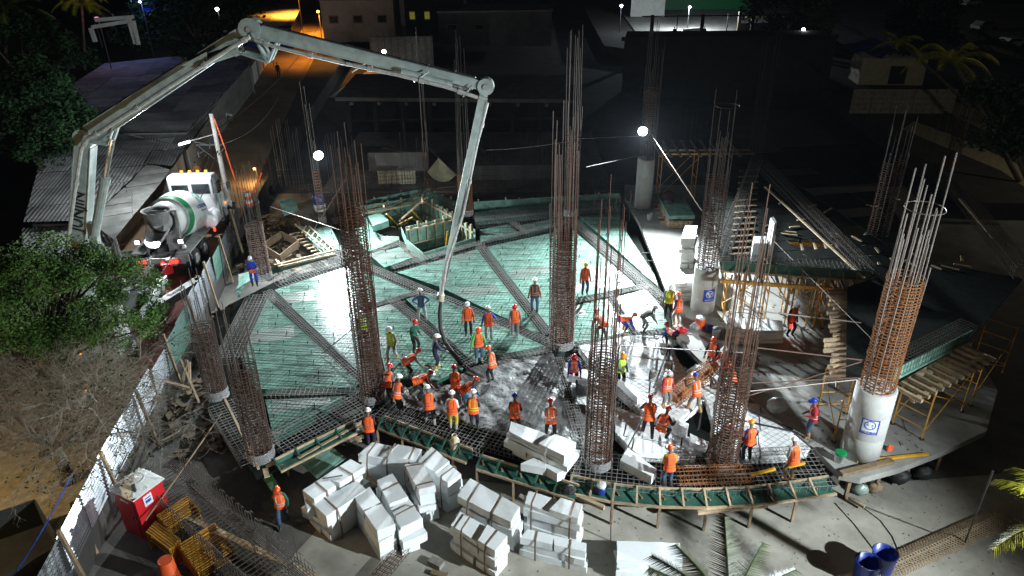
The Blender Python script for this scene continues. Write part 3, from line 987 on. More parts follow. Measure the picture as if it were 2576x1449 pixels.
wallform((897, 536), (1062, 508), -1.3, .45, 5)
wallform((1062, 508), (1150, 558), -1.3, .45, 7)
wallform((1022, 590), (1150, 562), -1.3, .55, 6)
wallform((1150, 562), (1196, 590), -1.3, .35, 4)
wallform((1010, 578), (1022, 606), -.4, .2, 0, wale=False)
wallform((1022, 606), (1064, 640), -.5, .12, 0, wale=False)
wallform((1064, 640), (1196, 600), -.5, .1, 0, wale=False)
wallform((897, 520), (1064, 482), -.45, .3, 5, -1)
wallform((1064, 482), (1168, 525), -.45, .3, 5, -1)
wallform((1192, 516), (1396, 503), -.45, .25, 6, -1)
wallform((1396, 503), (1560, 494), -.45, .25, 5, -1)
for a, b, za, zb in (((912, 538), (1072, 508), .55, .55), ((1005, 556), (1070, 498), .2, .9), ((962, 502), (966, 522), .2, 1.3), ((1058, 470), (1062, 510), .1, 1.7), ((912, 520), (914, 545), .1, 1.3)):
    part(op, 'brace', MB().beam(G(*a, za) if za != zb else G(*a, za), G(*b, zb), .1, .1), 'timber')
for a, b, za, zb in (((972, 538), (1002, 566), .7, -.6), ((1036, 530), (1066, 562), .6, -.6), ((1000, 566), (1038, 546), -.3, .3), ((1126, 582), (1122, 622), .5, -.9)):
    part(op, 'prop', MB().tube([G(*a, za), G(*b, zb)], .05, 6), 'yellow')
pitf = MB()
pitf.prism(P2([(897, 540), (1062, 512), (1150, 562), (1010, 590)], -1.0), -1.3, -1.28)
for i in range(22):
    u, v = R.uniform(950, 1100), R.uniform(530, 575)
    a = G(u, v, -.9)
    part(op, 'offcut', MB().beam(a, a + Vector((R.uniform(-.7, .7), R.uniform(-.7, .7), R.uniform(-.1, .3))), .1, .06), 'timber')
# ladder shaped tray at the left of the opening
tr = thing('tray_formwork', 'white timber ladder tray of form boards left of the tall column', 'formwork', G(815, 620, -1.3), 0, 'formwork along the slab edge')
for a, b in (((743, 520 + 45), (830, 634)), ((778, 570), (842, 630)), ((700, 672), (842, 640)), ((690, 668), (842, 630))):
    part(tr, 'rail', MB().beam(G(*a, .12), G(*b, .12), .08, .12), 'timber')
part(tr, 'form_panel', MB().prism(P2([(748, 568), (775, 572), (838, 634), (812, 640)], -.12), -.16, -.12), 'ply')
part(tr, 'form_panel', MB().beam(G(682, 680, -.1), G(842, 642, -.1), .03, .4), 'ply_dark')
for i in range(7):
    x, y = 762 + i * 10.5, 580 + i * 8
    part(tr, 'rung', MB().beam(G(x + 8, y - 12, .15), G(x - 3, y + 6, .1), .06, .05), 'timber')
for i in range(9):
    x, y = 728 + i * 9, 588 + i * 7.2
    part(tr, 'joist', MB().beam(G(x, y + 2, -.25), G(x + 26, y - 3, -.25), .09, .1), 'timber')
for i in range(5):
    part(tr, 'loose_board', MB().beam(G(694 + i * 6, 652 + i * 4, .1 + i * .04), G(706 + i * 3, 672 - i, .1), .09, .03), 'timber')
bx = thing('plank_crate', 'open plank crate on the dark ground left of the ladder tray', 'crate', G(690, 640, -1.0))
for a, b in (((660, 622), (705, 650)), ((705, 650), (752, 612)), ((752, 612), (708, 590)), ((708, 590), (660, 622))):
    part(bx, 'side_plank', MB().beam(G(*a, -.3), G(*b, -.3), .05, .5), 'timber_dark')

# ---------------------------------------------------------------- strapped foam bundles
def lerp(a, b, t):
    return (a[0] + (b[0] - a[0]) * t, a[1] + (b[1] - a[1]) * t)


def bundle(label, U, zt, zb=-1.3, nl=4, straps=(.25, .75), step=0.0, wedge=False, group='strapped bundles of white foam', seed=0, jit=.12, name='foam_bundle', strapm='strap', dirty=0.1):
    rr = random.Random(seed + 11)
    q = P2(U, zt)
    if area(q) < 0:
        q = [q[1], q[0], q[3], q[2]]
    c = (sum(p[0] for p in q) / 4, sum(p[1] for p in q) / 4)
    t = thing(name, label, 'foam bundle', (c[0], c[1], zb), 0, group)
    H = zt - zb
    z = zb
    hs = [rr.uniform(.6, 1.4) for _ in range(nl)]
    s = sum(hs)
    hs = [h / s * H for h in hs]
    for i, h in enumerate(hs):
        j = jit if i < nl - 1 else .02
        f0, f1 = rr.uniform(-j, j) * .5, 1 + rr.uniform(-j, j) * .5
        g0, g1 = rr.uniform(-j, j), 1 + rr.uniform(-j, j)
        yaw = rr.uniform(-.06, .06) if jit > .05 else 0
        cy_, sy_ = math.cos(yaw), math.sin(yaw)

        def e(s_, t_):
            x_, y_ = lerp(lerp(q[0], q[1], s_), lerp(q[3], q[2], s_), t_)
            x_, y_ = x_ - c[0], y_ - c[1]
            return (c[0] + x_ * cy_ - y_ * sy_, c[1] + x_ * sy_ + y_ * cy_)
        parts = [(f0, f1)]
        if rr.random() < .7 or (i == nl - 1 and wedge):
            m_ = rr.uniform(.35, .65)
            parts = [(f0, m_ - .006), (m_ + .006, f1)]
        for k, (s0, s1) in enumerate(parts):
            zz = z + h - (.03 if i < nl - 1 else 0)
            sl = rr.uniform(-.06, .06) if len(parts) > 1 else 0
            poly = [e(s0, g0), e(s1 + sl, g0), e(s1 - sl, g1), e(s0, g1)]
            if i == nl - 1 and wedge and k == 1:
                zz -= .14
            ins = rr.uniform(0, .06) if k else 0
            poly[2] = lerp(poly[2], poly[1], ins)
            part(t, 'foam_block', foam(poly, z, zz, .022), 'eps_dirty' if rr.random() < dirty else 'eps')
        z += h
    for s_ in straps:
        a, b = lerp(q[0], q[1], s_), lerp(q[3], q[2], s_)
        d = Vector((b[0] - a[0], b[1] - a[1])).normalized() * .015
        ex = Vector((b[0] - a[0], b[1] - a[1])) * (jit * .8)
        a1, b1 = (a[0] - d.x - ex.x, a[1] - d.y - ex.y), (b[0] + d.x + ex.x, b[1] + d.y + ex.y)
        sm = MB()
        ax = Vector((q[1][0] - q[0][0], q[1][1] - q[0][1], 0)).normalized()
        sm.beam((*a, zt + .012), (*b, zt + .012), .06, .012)
        sm.beam((*a, zt + .01), (*a1, zt - .25 * H), .06, .012, up=ax.cross(Vector((0, 0, 1))))
        sm.beam((*b, zt + .01), (*b1, zt - .25 * H), .06, .012, up=ax.cross(Vector((0, 0, 1))))
        sm.beam((*a1, zb + .02), (*a1, zt - .25 * H), .06, .012, up=ax.cross(Vector((0, 0, 1))))
        sm.beam((*b1, zb + .02), (*b1, zt - .25 * H), .06, .012, up=ax.cross(Vector((0, 0, 1))))
        part(t, 'strap', sm, strapm)
    if jit > .05:
        t.rotation_euler = (rr.uniform(-.05, .05), rr.uniform(-.05, .05), 0)
    return t


bundle('strapped foam bundle with a dark slot on top, upper of the leftmost pair', [(762, 1231), (879, 1154), (915, 1171), (787, 1256)], .35, nl=4, seed=1)
mb = MB().beam(G(812, 1204, .37), G(862, 1196, .37), .05, .015)
single('dark_bar', mb, 'black', 'short dark bar lying on top of the leftmost foam bundle', 'metal bar')
bundle('strapped foam bundle with a broken slanted front, lower of the leftmost pair', [(784, 1263), (897, 1207), (921, 1228), (822, 1296)], .12, nl=3, seed=2, straps=(.75,))
bundle('long strapped foam bundle right behind the others with three straps', [(926, 1108), (1056, 1128), (1042, 1160), (899, 1146)], .3, nl=4, seed=3, straps=(.12, .5, .85), wedge=True)
bundle('dirty topped foam bundle pointing at the camera in the middle of the heap', [(1020, 1169), (1056, 1236), (1098, 1226), (1065, 1164)], .35, nl=4, seed=4, straps=(.08, .85), dirty=.35)
bundle('strapped foam bundle beside the gas bottle', [(1053, 1159), (1125, 1206), (1160, 1184), (1088, 1124)], .3, nl=4, seed=5, straps=(.15, .8), wedge=True)
bundle('strapped foam bundle with a diagonal white joint on top', [(945, 1209), (1008, 1324), (1058, 1296), (985, 1190)], .12, nl=4, seed=6, straps=(.25, .8), wedge=True)
bundle('single tall foam bundle nearest the camera without straps', [(890, 1249), (950, 1339), (993, 1314), (930, 1225)], .1, nl=3, seed=7, straps=(), jit=.03)
bundle('foam bundle with a long narrow slab on top behind the broken bundle', [(1180, 1204), (1309, 1272), (1288, 1312), (1150, 1252)], .15, nl=4, seed=8, straps=(.35, .8), jit=.14)
bundle('broken foam bundle with holes and a pink strap end in the lower middle', [(1155, 1278), (1274, 1345), (1243, 1381), (1133, 1313)], .0, nl=4, seed=9, straps=(.2, .75), wedge=True, jit=.14)
bundle('big square foam bundle with a step on top under the curved formwork', [(1330, 1229), (1466, 1268), (1455, 1304), (1316, 1261)], .4, nl=5, seed=10, straps=(.15, .85), wedge=True, jit=.07)
bundle('lower foam bundle in front of the big square one', [(1322, 1327), (1476, 1368), (1473, 1389), (1316, 1352)], -.35, nl=3, seed=12, straps=(.25, .8), jit=.09)
bundle('neat flat stack of thin foam sheets behind the palm leaf', [(1553, 1361), (1712, 1366), (1719, 1407), (1553, 1407)], -.3, nl=5, seed=13, straps=(), jit=.01, name='foam_sheet_stack', dirty=0)
bundle('tall crooked foam stack tied with white rope at the slab edge', [(1288, 1058), (1447, 1110), (1418, 1148), (1270, 1080)], 1.15, .0, nl=5, seed=14, straps=(.3,), jit=.16, strapm='reflect', wedge=True)
bundle('tall stack of foam offcuts against the column with the blue sign', [(1706, 690), (1750, 690), (1746, 712), (1700, 716)], 1.1, 0, nl=6, seed=15, straps=(), jit=.1, name='foam_stack', group='foam stacks on the old slab')
bundle('foam stack behind the column with the blue sign', [(1724, 568), (1756, 568), (1750, 598), (1716, 598)], 2.0, 0, nl=6, seed=16, straps=(), jit=.1, name='foam_stack', group='foam stacks on the old slab')
bundle('foam stack on the dark floor behind the right front column', [(1838, 799), (1966, 806), (1973, 832), (1838, 832)], .75, 0, nl=4, seed=17, straps=(.7,), jit=.06, name='foam_stack', group='foam stacks on the old slab')


def slab_block(label, U, zt, h, m='eps', cat='foam block', name='loose_foam_block'):
    q = P2(U, zt)
    return single(name, foam(q, zt - h, zt, .015), m, label, cat, 'loose foam blocks')


slab_block('foam block held by the worker in red helmet and blue sleeves', [(1418, 926), (1489, 931), (1506, 950), (1484, 954), (1432, 944)], .62, .35)
slab_block('long foam block leaning over the beam cage behind the front column', [(1520, 900), (1545, 916), (1612, 990), (1604, 1000), (1540, 940)], .4, .4)
slab_block('loose foam block on the rebar mat right of the front column', [(1560, 1158), (1580, 1126), (1652, 1180), (1640, 1198)], .42, .4)
slab_block('wedge of foam fallen from the tall crooked stack', [(1310, 1166), (1376, 1138), (1394, 1144), (1372, 1178)], .45, .35)
slab_block('second foam wedge under the tall crooked stack', [(1374, 1176), (1394, 1146), (1425, 1168), (1420, 1184), (1402, 1192)], .45, .4)
slab_block('pale foam piece leaning beside the crouching worker in red helmet', [(1692, 1050), (1733, 1066), (1726, 1076), (1694, 1064)], .55, .55)
slab_block('broken foam piece between the crouching worker and right front column', [(1736, 1090), (1782, 1112), (1776, 1124), (1738, 1112)], .3, .3)
slab_block('white foam sheet standing in the dark on the upper deck', [(1938, 548), (1946, 545), (1954, 560), (1948, 562)], 5.0, 2.2)
slab_block('white foam box in the dark on the upper deck', [(1895, 594), (1930, 594), (1930, 612), (1895, 612)], 3.9, 1.0)
slab_block('short foam block under the worker bending in blue shirt', [(1658, 850), (1688, 855), (1690, 866), (1660, 862)], .2, .25)
# ---------------------------------------------------------------- lying cages
def lying_cage(label, a, b, r, m, group, n=14, beamcol=None):
    a, b = Vector(a), Vector(b)
    d = b - a
    L = d.length
    t = thing('column_cage', label, 'column cage', a - Vector((0, 0, r)), 0, group)
    q = Vector((0, 0, 1)).rotation_difference(d.normalized())
    hm = MB().ring((0, 0, 0), r, .013, 16, 3, axis=d.normalized()).mesh('hoop', m)
    s = .05
    while s < L:
        o = obj('hoop', hm, t, a + d * (s / L) - t.location)
        s += .16
    for i in range(n):
        an = 2 * math.pi * i / n
        off = q @ Vector((r * .97 * math.cos(an), r * .97 * math.sin(an), 0))
        part(t, 'bar', MB().tube([a + off, b + off], .014, 4), m)
    if beamcol:
        part(t, 'core_beam', MB().beam(a + d * .05, a + d * .98, r * 1.0, r * .9), beamcol)
    return t


lying_cage('orange rusty column cage lying on the front mat', G(1702, 1197, .3), G(1888, 1190, .3), .36, 'rust_o', 'lying column cages')
lying_cage('rusty cage with a yellow core tilted over the foam and handled by workers', G(1688, 1008, .25), G(1800, 916, .55), .38, 'rust_o', 'lying column cages', beamcol='rust_o')
single('steel_prop', MB().beam(G(1890, 1194, .35), G(1950, 1180, .4), .09, .09), 'yellow', 'yellow prop sticking out of the lying orange cage', 'prop')
single('hand_level', MB().beam(G(1984, 1176, .9), G(2025, 1165, .95), .07, .07), 'yellow', 'yellow pole held by the worker in white helmet at lower right', 'pole')
# ---------------------------------------------------------------- long bars tied between the columns
LB = [((1140, 378), 4.6, (1620, 342), 5.0, 'long sagging bar tied from boom to right floodlight column'), ((1590, 640), 1.2, (1760, 644), 3.2, 'upper bar tied to the column with the blue sign'),
      ((1590, 652), 1.0, (1758, 656), 3.0, 'lower bar tied to the column with the blue sign')]
for (x0, y0), Y0, (x1, y1), Y1, lb in LB[:0]:
    pass


def bar(label, a, b, r=.018, m='bright_bar', name='long_bar', group='long bars tied across the pour', cat='steel bar', sag=0):
    a, b = Vector(a), Vector(b)
    pts = [a + (b - a) * t - Vector((0, 0, sag * 4 * t * (1 - t))) for t in (0, .25, .5, .75, 1)]
    return single(name, MB().tube(pts, r, 5), m, label, cat, group)


Y9, YT, YM, YR, Y5, Y2 = 46.3, 48.1, 33.5, 22.1, 21.4, 30.0
bar('long sagging bar running from the boom tip to the right floodlight', Q(1222, 378, 47), Q(1430, 356, 46), sag=.1)
bar('straight bar tied under the right floodlight', Q(1430, 350, 46.5), Q(1612, 342, 47.5))
bar('thick bar hanging out left of the right concrete column', Q(1475, 420, 44), Q(1605, 392, 47.7), .02, 'steel')
bar('bar reaching left from the column with the blue sign, upper of two', Q(1592, 640, 36), Q(1760, 622, YM), m='steel')
bar('bar reaching left from the column with the blue sign, lower of two', Q(1592, 655, 36), Q(1760, 660, YM), m='steel')
bar('pale long bar from the front column cage to the dark joists', Q(1872, 778, Y5), Q(2165, 812, 26), .025)
bar('rusty long bar from the front cage to the big right column, uppermost', Q(1905, 875, Y5), Q(2185, 908, YR), .025, 'rust')
bar('long wire bar stretched in front of the two front columns', Q(1430, 862, 27), Q(1900, 890, Y5), .018)
bar('rusty bar crossing down to the right front column', Q(1870, 1000, Y5), Q(2185, 905, YR), .022, 'rust')
bar('second rusty bar fanning from the big right column', Q(1875, 965, Y5), Q(2170, 950, YR), .022, 'rust')
bar('pale bar fanning from the big right column', Q(1880, 985, Y5), Q(2165, 954, YR), .02)
bar('thick bar across the pour behind the middle column', Q(1010, 668, 38), Q(1440, 648, 38), .012, 'steel')
bar('guy bar from the left floodlight column down to the opening', Q(680, 520, 43), Q(880, 587, 41), .025, 'bright_bar')
bar('guy rope from the left rubble up to the tall left column', Q(690, 535, 44), Q(850, 470, 40), .015, 'steel')
bar('thin guy rod leaning from the rubble to the left floodlight column', Q(775, 600, 44), Q(870, 450, 42), .018, 'bright_bar')
bar('white guy cable from the hammock column to the middle of the deck', Q(1640, 340, 47), Q(1765, 530, 40), .015)
bar('dark guy rod crossing the left deck panels', G(810, 890, .03), G(920, 800, 1.4), .02, 'steel')
bar('tie rod between the long dark hall and the right joists', Q(1920, 580, 36), Q(2200, 860, 24), .012, 'bright_bar')
bar('vertical rope hanging in front of the curved formwork', Q(1541, 900, 19), Q(1536, 1400, 19), .02, 'steel')
# ---------------------------------------------------------------- concrete pump with its boom
pump = thing('concrete_pump_truck', 'grey concrete pump truck with four section boom arching over the pour', 'pump truck', (-20.2, 31.5, 0))
J0 = Q(196, 690, 31.0)
J1 = Q(216, 345, 31.0)
J2 = Q(632, 72, 30.6)
J3 = Q(1222, 216, 30.2)
J4 = Q(1108, 745, 29.8)


def boom_section(a, b, h0, h1, w, side_h=0, m='boom', flip=1):
    """tapered box girder; height measured across the boom in its plane"""
    a, b = Vector(a), Vector(b)
    d = (b - a).normalized()
    n = Vector((0, 1, 0))
    u = d.cross(n).normalized() * flip
    mbx = MB()
    pts = []
    L = (b - a).length
    prof = [(0, h0 * .8), (.06, h0), (.55, (h0 + h1) / 2), (.94, h1), (1, h1 * .8)]
    for t, h in prof:
        p = a + (b - a) * t
        pts += [p + u * h / 2 + n * w / 2, p + u * h / 2 - n * w / 2, p - u * h / 2 - n * w / 2, p - u * h / 2 + n * w / 2]
    fs = []
    for i in range(len(prof) - 1):
        for k in range(4):
            fs.append((i * 4 + k, i * 4 + (k + 1) % 4, i * 4 + 4 + (k + 1) % 4, i * 4 + 4 + k))
    fs += [(3, 2, 1, 0), tuple(len(pts) - 4 + k for k in range(4))]
    mbx.add(pts, fs)
    # flange strips standing proud along both edges
    for sgn in (1, -1):
        hh = lambda t: h0 + (h1 - h0) * t
        p, q = a + (b - a) * .05 + u * sgn * hh(.05) / 2, a + (b - a) * .95 + u * sgn * hh(.95) / 2
        mbx.beam(p, q, w + .1, .035, up=u)
    return mbx, d, u, n


def pin(c, r, w, m='boom'):
    return MB().cyl(Vector(c) - Vector((0, w / 2, 0)), Vector(c) + Vector((0, w / 2, 0)), r, n=14)


def pipe_run(pts, r=.085):
    mbx = MB().tube(pts, r, 8)
    for a, b in zip(pts, pts[1:]):
        a, b = Vector(a), Vector(b)
        L = (b - a).length
        k = max(1, int(L / 2.8))
        for i in range(k):
            c = a + (b - a) * ((i + .5) / k)
            d = (b - a).normalized()
            mbx.cyl(c - d * .09, c + d * .09, r * 1.45, n=8)
    return mbx


SEC = [(J0, J1, .75, .68, .52, -1), (J1, J2, .80, .52, .42, -1), (J2, J3, .50, .40, .34, -1), (J3, J4, .34, .24, .24, -1)]
for i, (a, b, h0, h1, w, fl) in enumerate(SEC):
    mbx, d, u, n = boom_section(a, b, h0, h1, w, flip=fl)
    s = part(pump, 'boom_section', mbx, 'boom')
    if i in (1, 2):
        # hoses and clamps along the upper flange
        hz = MB()
        L = (Vector(b) - Vector(a)).length
        for k in range(int(L / 1.1)):
            p = Vector(a) + d * (k * 1.1 + .5) - u * (-1) * 0
            hz.box(p + u * -1 * (h0 * .5 + .03) - n * w * .3, (.09, .09, .08))
        part(s, 'hose_clamp', hz, 'dark')
        hs = MB()
        for off in (-.1, 0.02):
            hs.tube([Vector(a) + d * .4 + u * -1 * (h0 * .5 + .05) + n * off, Vector(a) + d * L * .5 + u * -1 * ((h0 + h1) * .25 + .05) + n * off, Vector(b) - d * .5 + u * -1 * (h1 * .5 + .05) + n * off], .018, 5)
        part(s, 'hydraulic_hose', hs, 'black')
# side plates at the joints
for c, r, w in ((J1, .42, .62), (J2, .44, .56), (J3, .34, .46), (J4, .17, .32)):
    p = part(pump, 'joint_plate', pin(c, r, w), 'boom')
    part(p, 'pin', pin(c, .12, w + .12), 'grey')
# knuckle links at joints 2 and 3
for J, dx, dz, s in ((J2, .55, -1.25, 1.0), (J1, 1.0, -.25, .8)):
    for sy in (-.26, .26):
        c = J + Vector((dx, sy, dz))
        lk = MB()
        lk.beam(J + Vector((.1, sy, -.1)), c, .07, .30 * s, up=(0, 1, 0))
        lk.beam(c, J + Vector((dx - 1.0, sy, dz + .35)), .07, .26 * s, up=(0, 1, 0))
        lk.beam(c + Vector((0, 0, 0)), J + Vector((dx + .45, sy, dz + .75)), .07, .24 * s, up=(0, 1, 0))
        part(pump, 'knuckle_link', lk, 'boom')
k2 = J2 + Vector((.2, 0, -1.0))


def cylinder(a, b, r, split=.55):
    a, b = Vector(a), Vector(b)
    c = a + (b - a) * split
    p = part(pump, 'hydraulic_cylinder', MB().cyl(a, c, r, n=12).cyl(c - (b - a).normalized() * .15, c + (b - a).normalized() * .08, r * 1.18, n=12), 'boom')
    part(p, 'piston_rod', MB().cyl(c, b, r * .55, n=10), 'chrome')
    return p


cylinder(Q(238, 590, 30.6), Q(283, 352, 30.6), .2, .6)
cylinder(Q(508, 158, 30.3), Q(612, 122, 30.3), .16, .85)
cylinder(Q(1010, 178, 29.9), Q(1185, 226, 29.9), .12, .7)
br = MB()
for sy in (-.2, .2):
    br.add([Q(455, 165, 30.3 + sy), Q(520, 130, 30.3 + sy), Q(524, 165, 30.3 + sy), Q(508, 174, 30.3 + sy)], [(0, 1, 2, 3)])
br.beam(Q(470, 160, 30.4), Q(522, 140, 30.4), .5, .18)
part(pump, 'cylinder_bracket', br, 'boom')
br = MB().beam(Q(232, 560, 30.8), Q(240, 615, 30.8), .3, .4)
part(pump, 'cylinder_bracket', br, 'boom')
# delivery pipe beside the boom
part(pump, 'delivery_pipe', pipe_run([Q(166, 660, 30.3), Q(180, 540, 30.3), Q(204, 375, 30.3), Q(222, 348, 30.3), Q(262, 325, 30.2), Q(430, 215, 30.0), Q(600, 108, 29.9), Q(628, 92, 29.9)]), 'boom_dirty', smooth=False)
part(pump, 'delivery_pipe', pipe_run([Q(640, 100, 29.8), Q(700, 120, 29.8), Q(860, 158, 29.7), Q(1000, 188, 29.6), Q(1120, 218, 29.5), Q(1195, 243, 29.4), Q(1226, 250, 29.4)], .075), 'boom_dirty')
part(pump, 'delivery_pipe', pipe_run([Q(1226, 258, 29.4), Q(1198, 370, 29.4), Q(1164, 540, 29.4), Q(1124, 660, 29.4), Q(1110, 745, 29.4)], .065), 'boom_dirty')
pr = MB()
for x, y, x2, y2 in ((918, 160, 885, 182), (1078, 180, 1042, 206), (1188, 215, 1165, 243), (848, 145, 872, 160)):
    pr.beam(Q(x, y, 29.9), Q(x2, y2, 29.6), .05, .05)
part(pump, 'pipe_bracket', pr, 'boom')
# end hose
hose = part(pump, 'end_hose', MB().tube([Q(1110, 745, 29.4), Q(1106, 790, 29.2), Q(1108, 825, 29.0), Q(1120, 862, 28.7), Q(1142, 892, 28.5), G(1160, 916, .02)], .095, 10), 'black', smooth=True)
part(hose, 'hose_clamp', MB().cyl(Q(1112, 742, 29.4), Q(1109, 757, 29.35), .125, n=10), 'cream')
part(hose, 'rope', MB().tube([Q(1048, 735, 33), Q(1100, 742, 29.5)], .01, 4), 'signwhite')
# JUNJIN lettering on the first section, running down it
tm = text_mesh('JUNJIN', 1.0, 'textblack', bold=True)
d1 = (J1 - J0).normalized()
cpos = Q(204, 560, 30.55)
ex = d1
ey = ex.cross(Vector((0, 1, 0)))
nrm = Vector((0, -1, 0))
ey = nrm.cross(ex)
o = obj('lettering', tm, pump)
rot = Matrix((ex, ey, nrm)).transposed().to_4x4()
T_ = rot
o.matrix_local = Matrix.Translation(J0 + (J1 - J0) * .50 + Vector((.05, -.33, 0)) - pump.location) @ T_ @ Matrix.Scale(.66, 4)
o = obj('emblem', MB().quad((-.3, -.2, 0), (.1, -.2, 0), (.3, .2, 0), (-.1, .2, 0)).quad((-.32, .23, 0), (.0, .23, 0), (.1, .34, 0), (-.25, .34, 0)).mesh('emblem', 'textred'), pump)
o.matrix_local = Matrix.Translation(J0 + (J1 - J0) * .25 + Vector((.05, -.33, 0)) - pump.location) @ T_ @ Matrix.Scale(.8, 4)
# turret, chassis and hopper
tur = MB().cyl(J0 + Vector((0, .3, -2.0)), J0 + Vector((0, .3, -.2)), .75, .5, 16)
part(pump, 'turret', tur, 'boom')
ch = MB()
ex_, fy = Vector(G2(395, 680)), Vector(G2(262, 925))
dd = (fy - ex_).normalized()
chr_ = lambda t, z, s=0: Vector((*(ex_ + dd * t + Vector((-dd.y, dd.x)) * s), z))
part(pump, 'chassis', MB().beam(chr_(.5, .95), chr_(11, .95), 1.0, .4), 'dark')
for t in (3.5, 4.9, 9.5):
    for s in (-1.05, 1.05):
        w_ = part(pump, 'wheel', MB().cyl(chr_(t, .52, s - .16), chr_(t, .52, s + .16), .52, n=18), 'black')
        part(w_, 'rim', MB().cyl(chr_(t, .52, s - .17), chr_(t, .52, s + .17), .27, n=12), 'grey')
part(pump, 'cab', MB().beam(chr_(9.2, 1.7), chr_(11.0, 1.7), 2.2, 1.8), 'grey')
hp = part(pump, 'hopper', MB(), 'grey')
bpy.data.objects.remove(hp)
H0 = G(355, 690, .6)
hop = MB()
for (a, b) in (((312, 672), (388, 668)), ((388, 668), (372, 648)), ((372, 648), (305, 650)), ((305, 650), (312, 672))):
    hop.beam(G(*a, 1.0), G(*b, 1.0), .05, .95)
part(pump, 'hopper', hop, 'grey')
jk = MB()
for i in range(16):
    a = G(R.uniform(300, 400), R.uniform(690, 760), R.uniform(.5, 1.4))
    b = a + Vector((R.uniform(-.9, .9), R.uniform(-1.4, 1.0), R.uniform(-.4, .5)))
    jk.tube([a, b], R.uniform(.03, .11), 6)
for i in range(7):
    a = G(R.uniform(310, 395), R.uniform(690, 760), R.uniform(.5, 1.2))
    jk.box(a, (R.uniform(.2, .7), R.uniform(.2, .7), R.uniform(.2, .5)), R.uniform(0, 3))
part(pump, 'rear_machinery', jk, 'grey', kind='stuff')
part(pump, 'side_rail', MB().beam(G(352, 800, .9), G(415, 700, .9), .25, .3), 'boom')
part(pump, 'brake_light', MB().cyl(G(411, 664, 1.1), G(411, 664, 1.1) + Vector((0, -.06, 0)), .13, n=10), 'redlamp')
part(pump, 'red_bumper', MB().box(G(422, 676, .9), (.5, .3, .6), .3), 'redplastic')
# outrigger lying over the road with lettering
oa, ob = G(375, 785, .75), G(500, 708, .75)
og = part(pump, 'outrigger', MB().beam(oa, ob, .5, .42), 'boom')
part(og, 'outrigger_leg', MB().beam(ob + Vector((0, 0, -.75)), ob + Vector((0, 0, .3)), .25, .25), 'dark')
part(og, 'red_stripe', MB().beam(oa + Vector((.1, -.32, -.2)), oa + (ob - oa) * .5 + Vector((.1, -.32, -.2)), .02, .08), 'textred')
d2 = (ob - oa).normalized()
nz_ = Vector((0, 0, 1)).cross(d2).normalized() * -1
upv = nz_.cross(d2)
o = obj('lettering', text_mesh('JUNJIN', .36, 'textblack', bold=True), og)
o.matrix_local = Matrix.Translation(oa + (ob - oa) * .55 + Vector((0, 0, .225)) - pump.location) @ Matrix((d2, Vector((-d2.y, d2.x, 0)), Vector((0, 0, 1)))).transposed().to_4x4()

# ---------------------------------------------------------------- concrete mixer truck
tx0, tx1 = Vector(G2(412, 708)), Vector(G2(512, 588))
td = (tx1 - tx0).normalized()
sd = Vector((td.y, -td.x))                         # towards the fence
mix = thing('concrete_mixer_truck', 'white concrete mixer truck with green and blue bands on its drum by the fence', 'mixer truck', (*(tx0 + td * 4.3), 0), math.atan2(td.y, td.x))
mix.scale = (1.05, 1.27, 1.27)


def ML(a, b, c):
    return Vector((a, b, c))


def mpart(name, mb_, m, smooth=False, parent=None):
    return part(parent or mix, name, mb_, m, True, smooth)


# local x forward, y left, z up; rear end x=-4.1, front x=4.9
mpart('chassis', MB().box((0, .42, .95), (8.4, .14, .28)).box((0, -.42, .95), (8.4, .14, .28)).box((-3.9, 0, .9), (.3, 1.6, .3)).box((1, 0, .95), (.3, 1, .25)), 'grey')
for x in (-2.7, -1.35):
    for y in (-.95, .95):
        w_ = mpart('wheel', MB().lathe((x, y - .28, .54), [(.3, 0), (.5, .0), (.54, .06), (.54, .5), (.5, .56), (.3, .56)], 22, axis=(0, 1, 0)), 'black')
        mpart('rim', MB().lathe((x, y - .3, .54), [(.28, 0), (.3, .02), (.3, .58), (.28, .6)], 14, axis=(0, 1, 0)), 'grey', parent=w_)
for y in (-1.02, 1.02):
    w_ = mpart('wheel', MB().lathe((3.7, y - .15, .54), [(.3, 0), (.5, .0), (.54, .05), (.54, .25), (.5, .3), (.3, .3)], 22, axis=(0, 1, 0)), 'black')
    mpart('rim', MB().lathe((3.7, y - .17, .54), [(.26, 0), (.3, .02), (.3, .32), (.26, .34)], 14, axis=(0, 1, 0)), 'white', parent=w_)
    mpart('mudguard', MB().tube([(3.05, y, .75), (3.15, y, 1.1), (3.45, y, 1.3), (3.95, y, 1.3), (4.25, y, 1.1), (4.3, y, .85)], [.12, .16, .2, .2, .18, .12], 8), 'white', True)
mpart('rear_fender', MB().box((-2.0, -1.0, 1.22), (3.4, .6, .05)).box((-3.9, -1.0, .95), (.05, .6, .55)).box((-2.0, 1.0, 1.22), (3.4, .6, .05)), 'grey')
mpart('mud_flap', MB().box((-3.95, -1.0, .55), (.03, .6, .7)).box((-3.95, 1.0, .55), (.03, .6, .7)), 'black')
# drum: leaning, higher at the rear
ax = Vector((-.97, 0, .20)).normalized()
dc = Vector((1.35, 0, 1.62))
prof = [(.35, 0), (.88, .3), (1.04, .7), (1.12, 1.2), (1.12, 1.8), (1.03, 2.5), (.92, 3.0), (.76, 3.6), (.60, 4.0), (.55, 4.05)]


def seg(z0, z1, g=0.0):
    out = []
    for k in range(9):
        z = z0 + (z1 - z0) * k / 8
        for (r0, a0), (r1, a1) in zip(prof, prof[1:]):
            if a0 <= z <= a1:
                out.append((r0 + (r1 - r0) * (z - a0) / (a1 - a0) + g, z))
                break
    return out


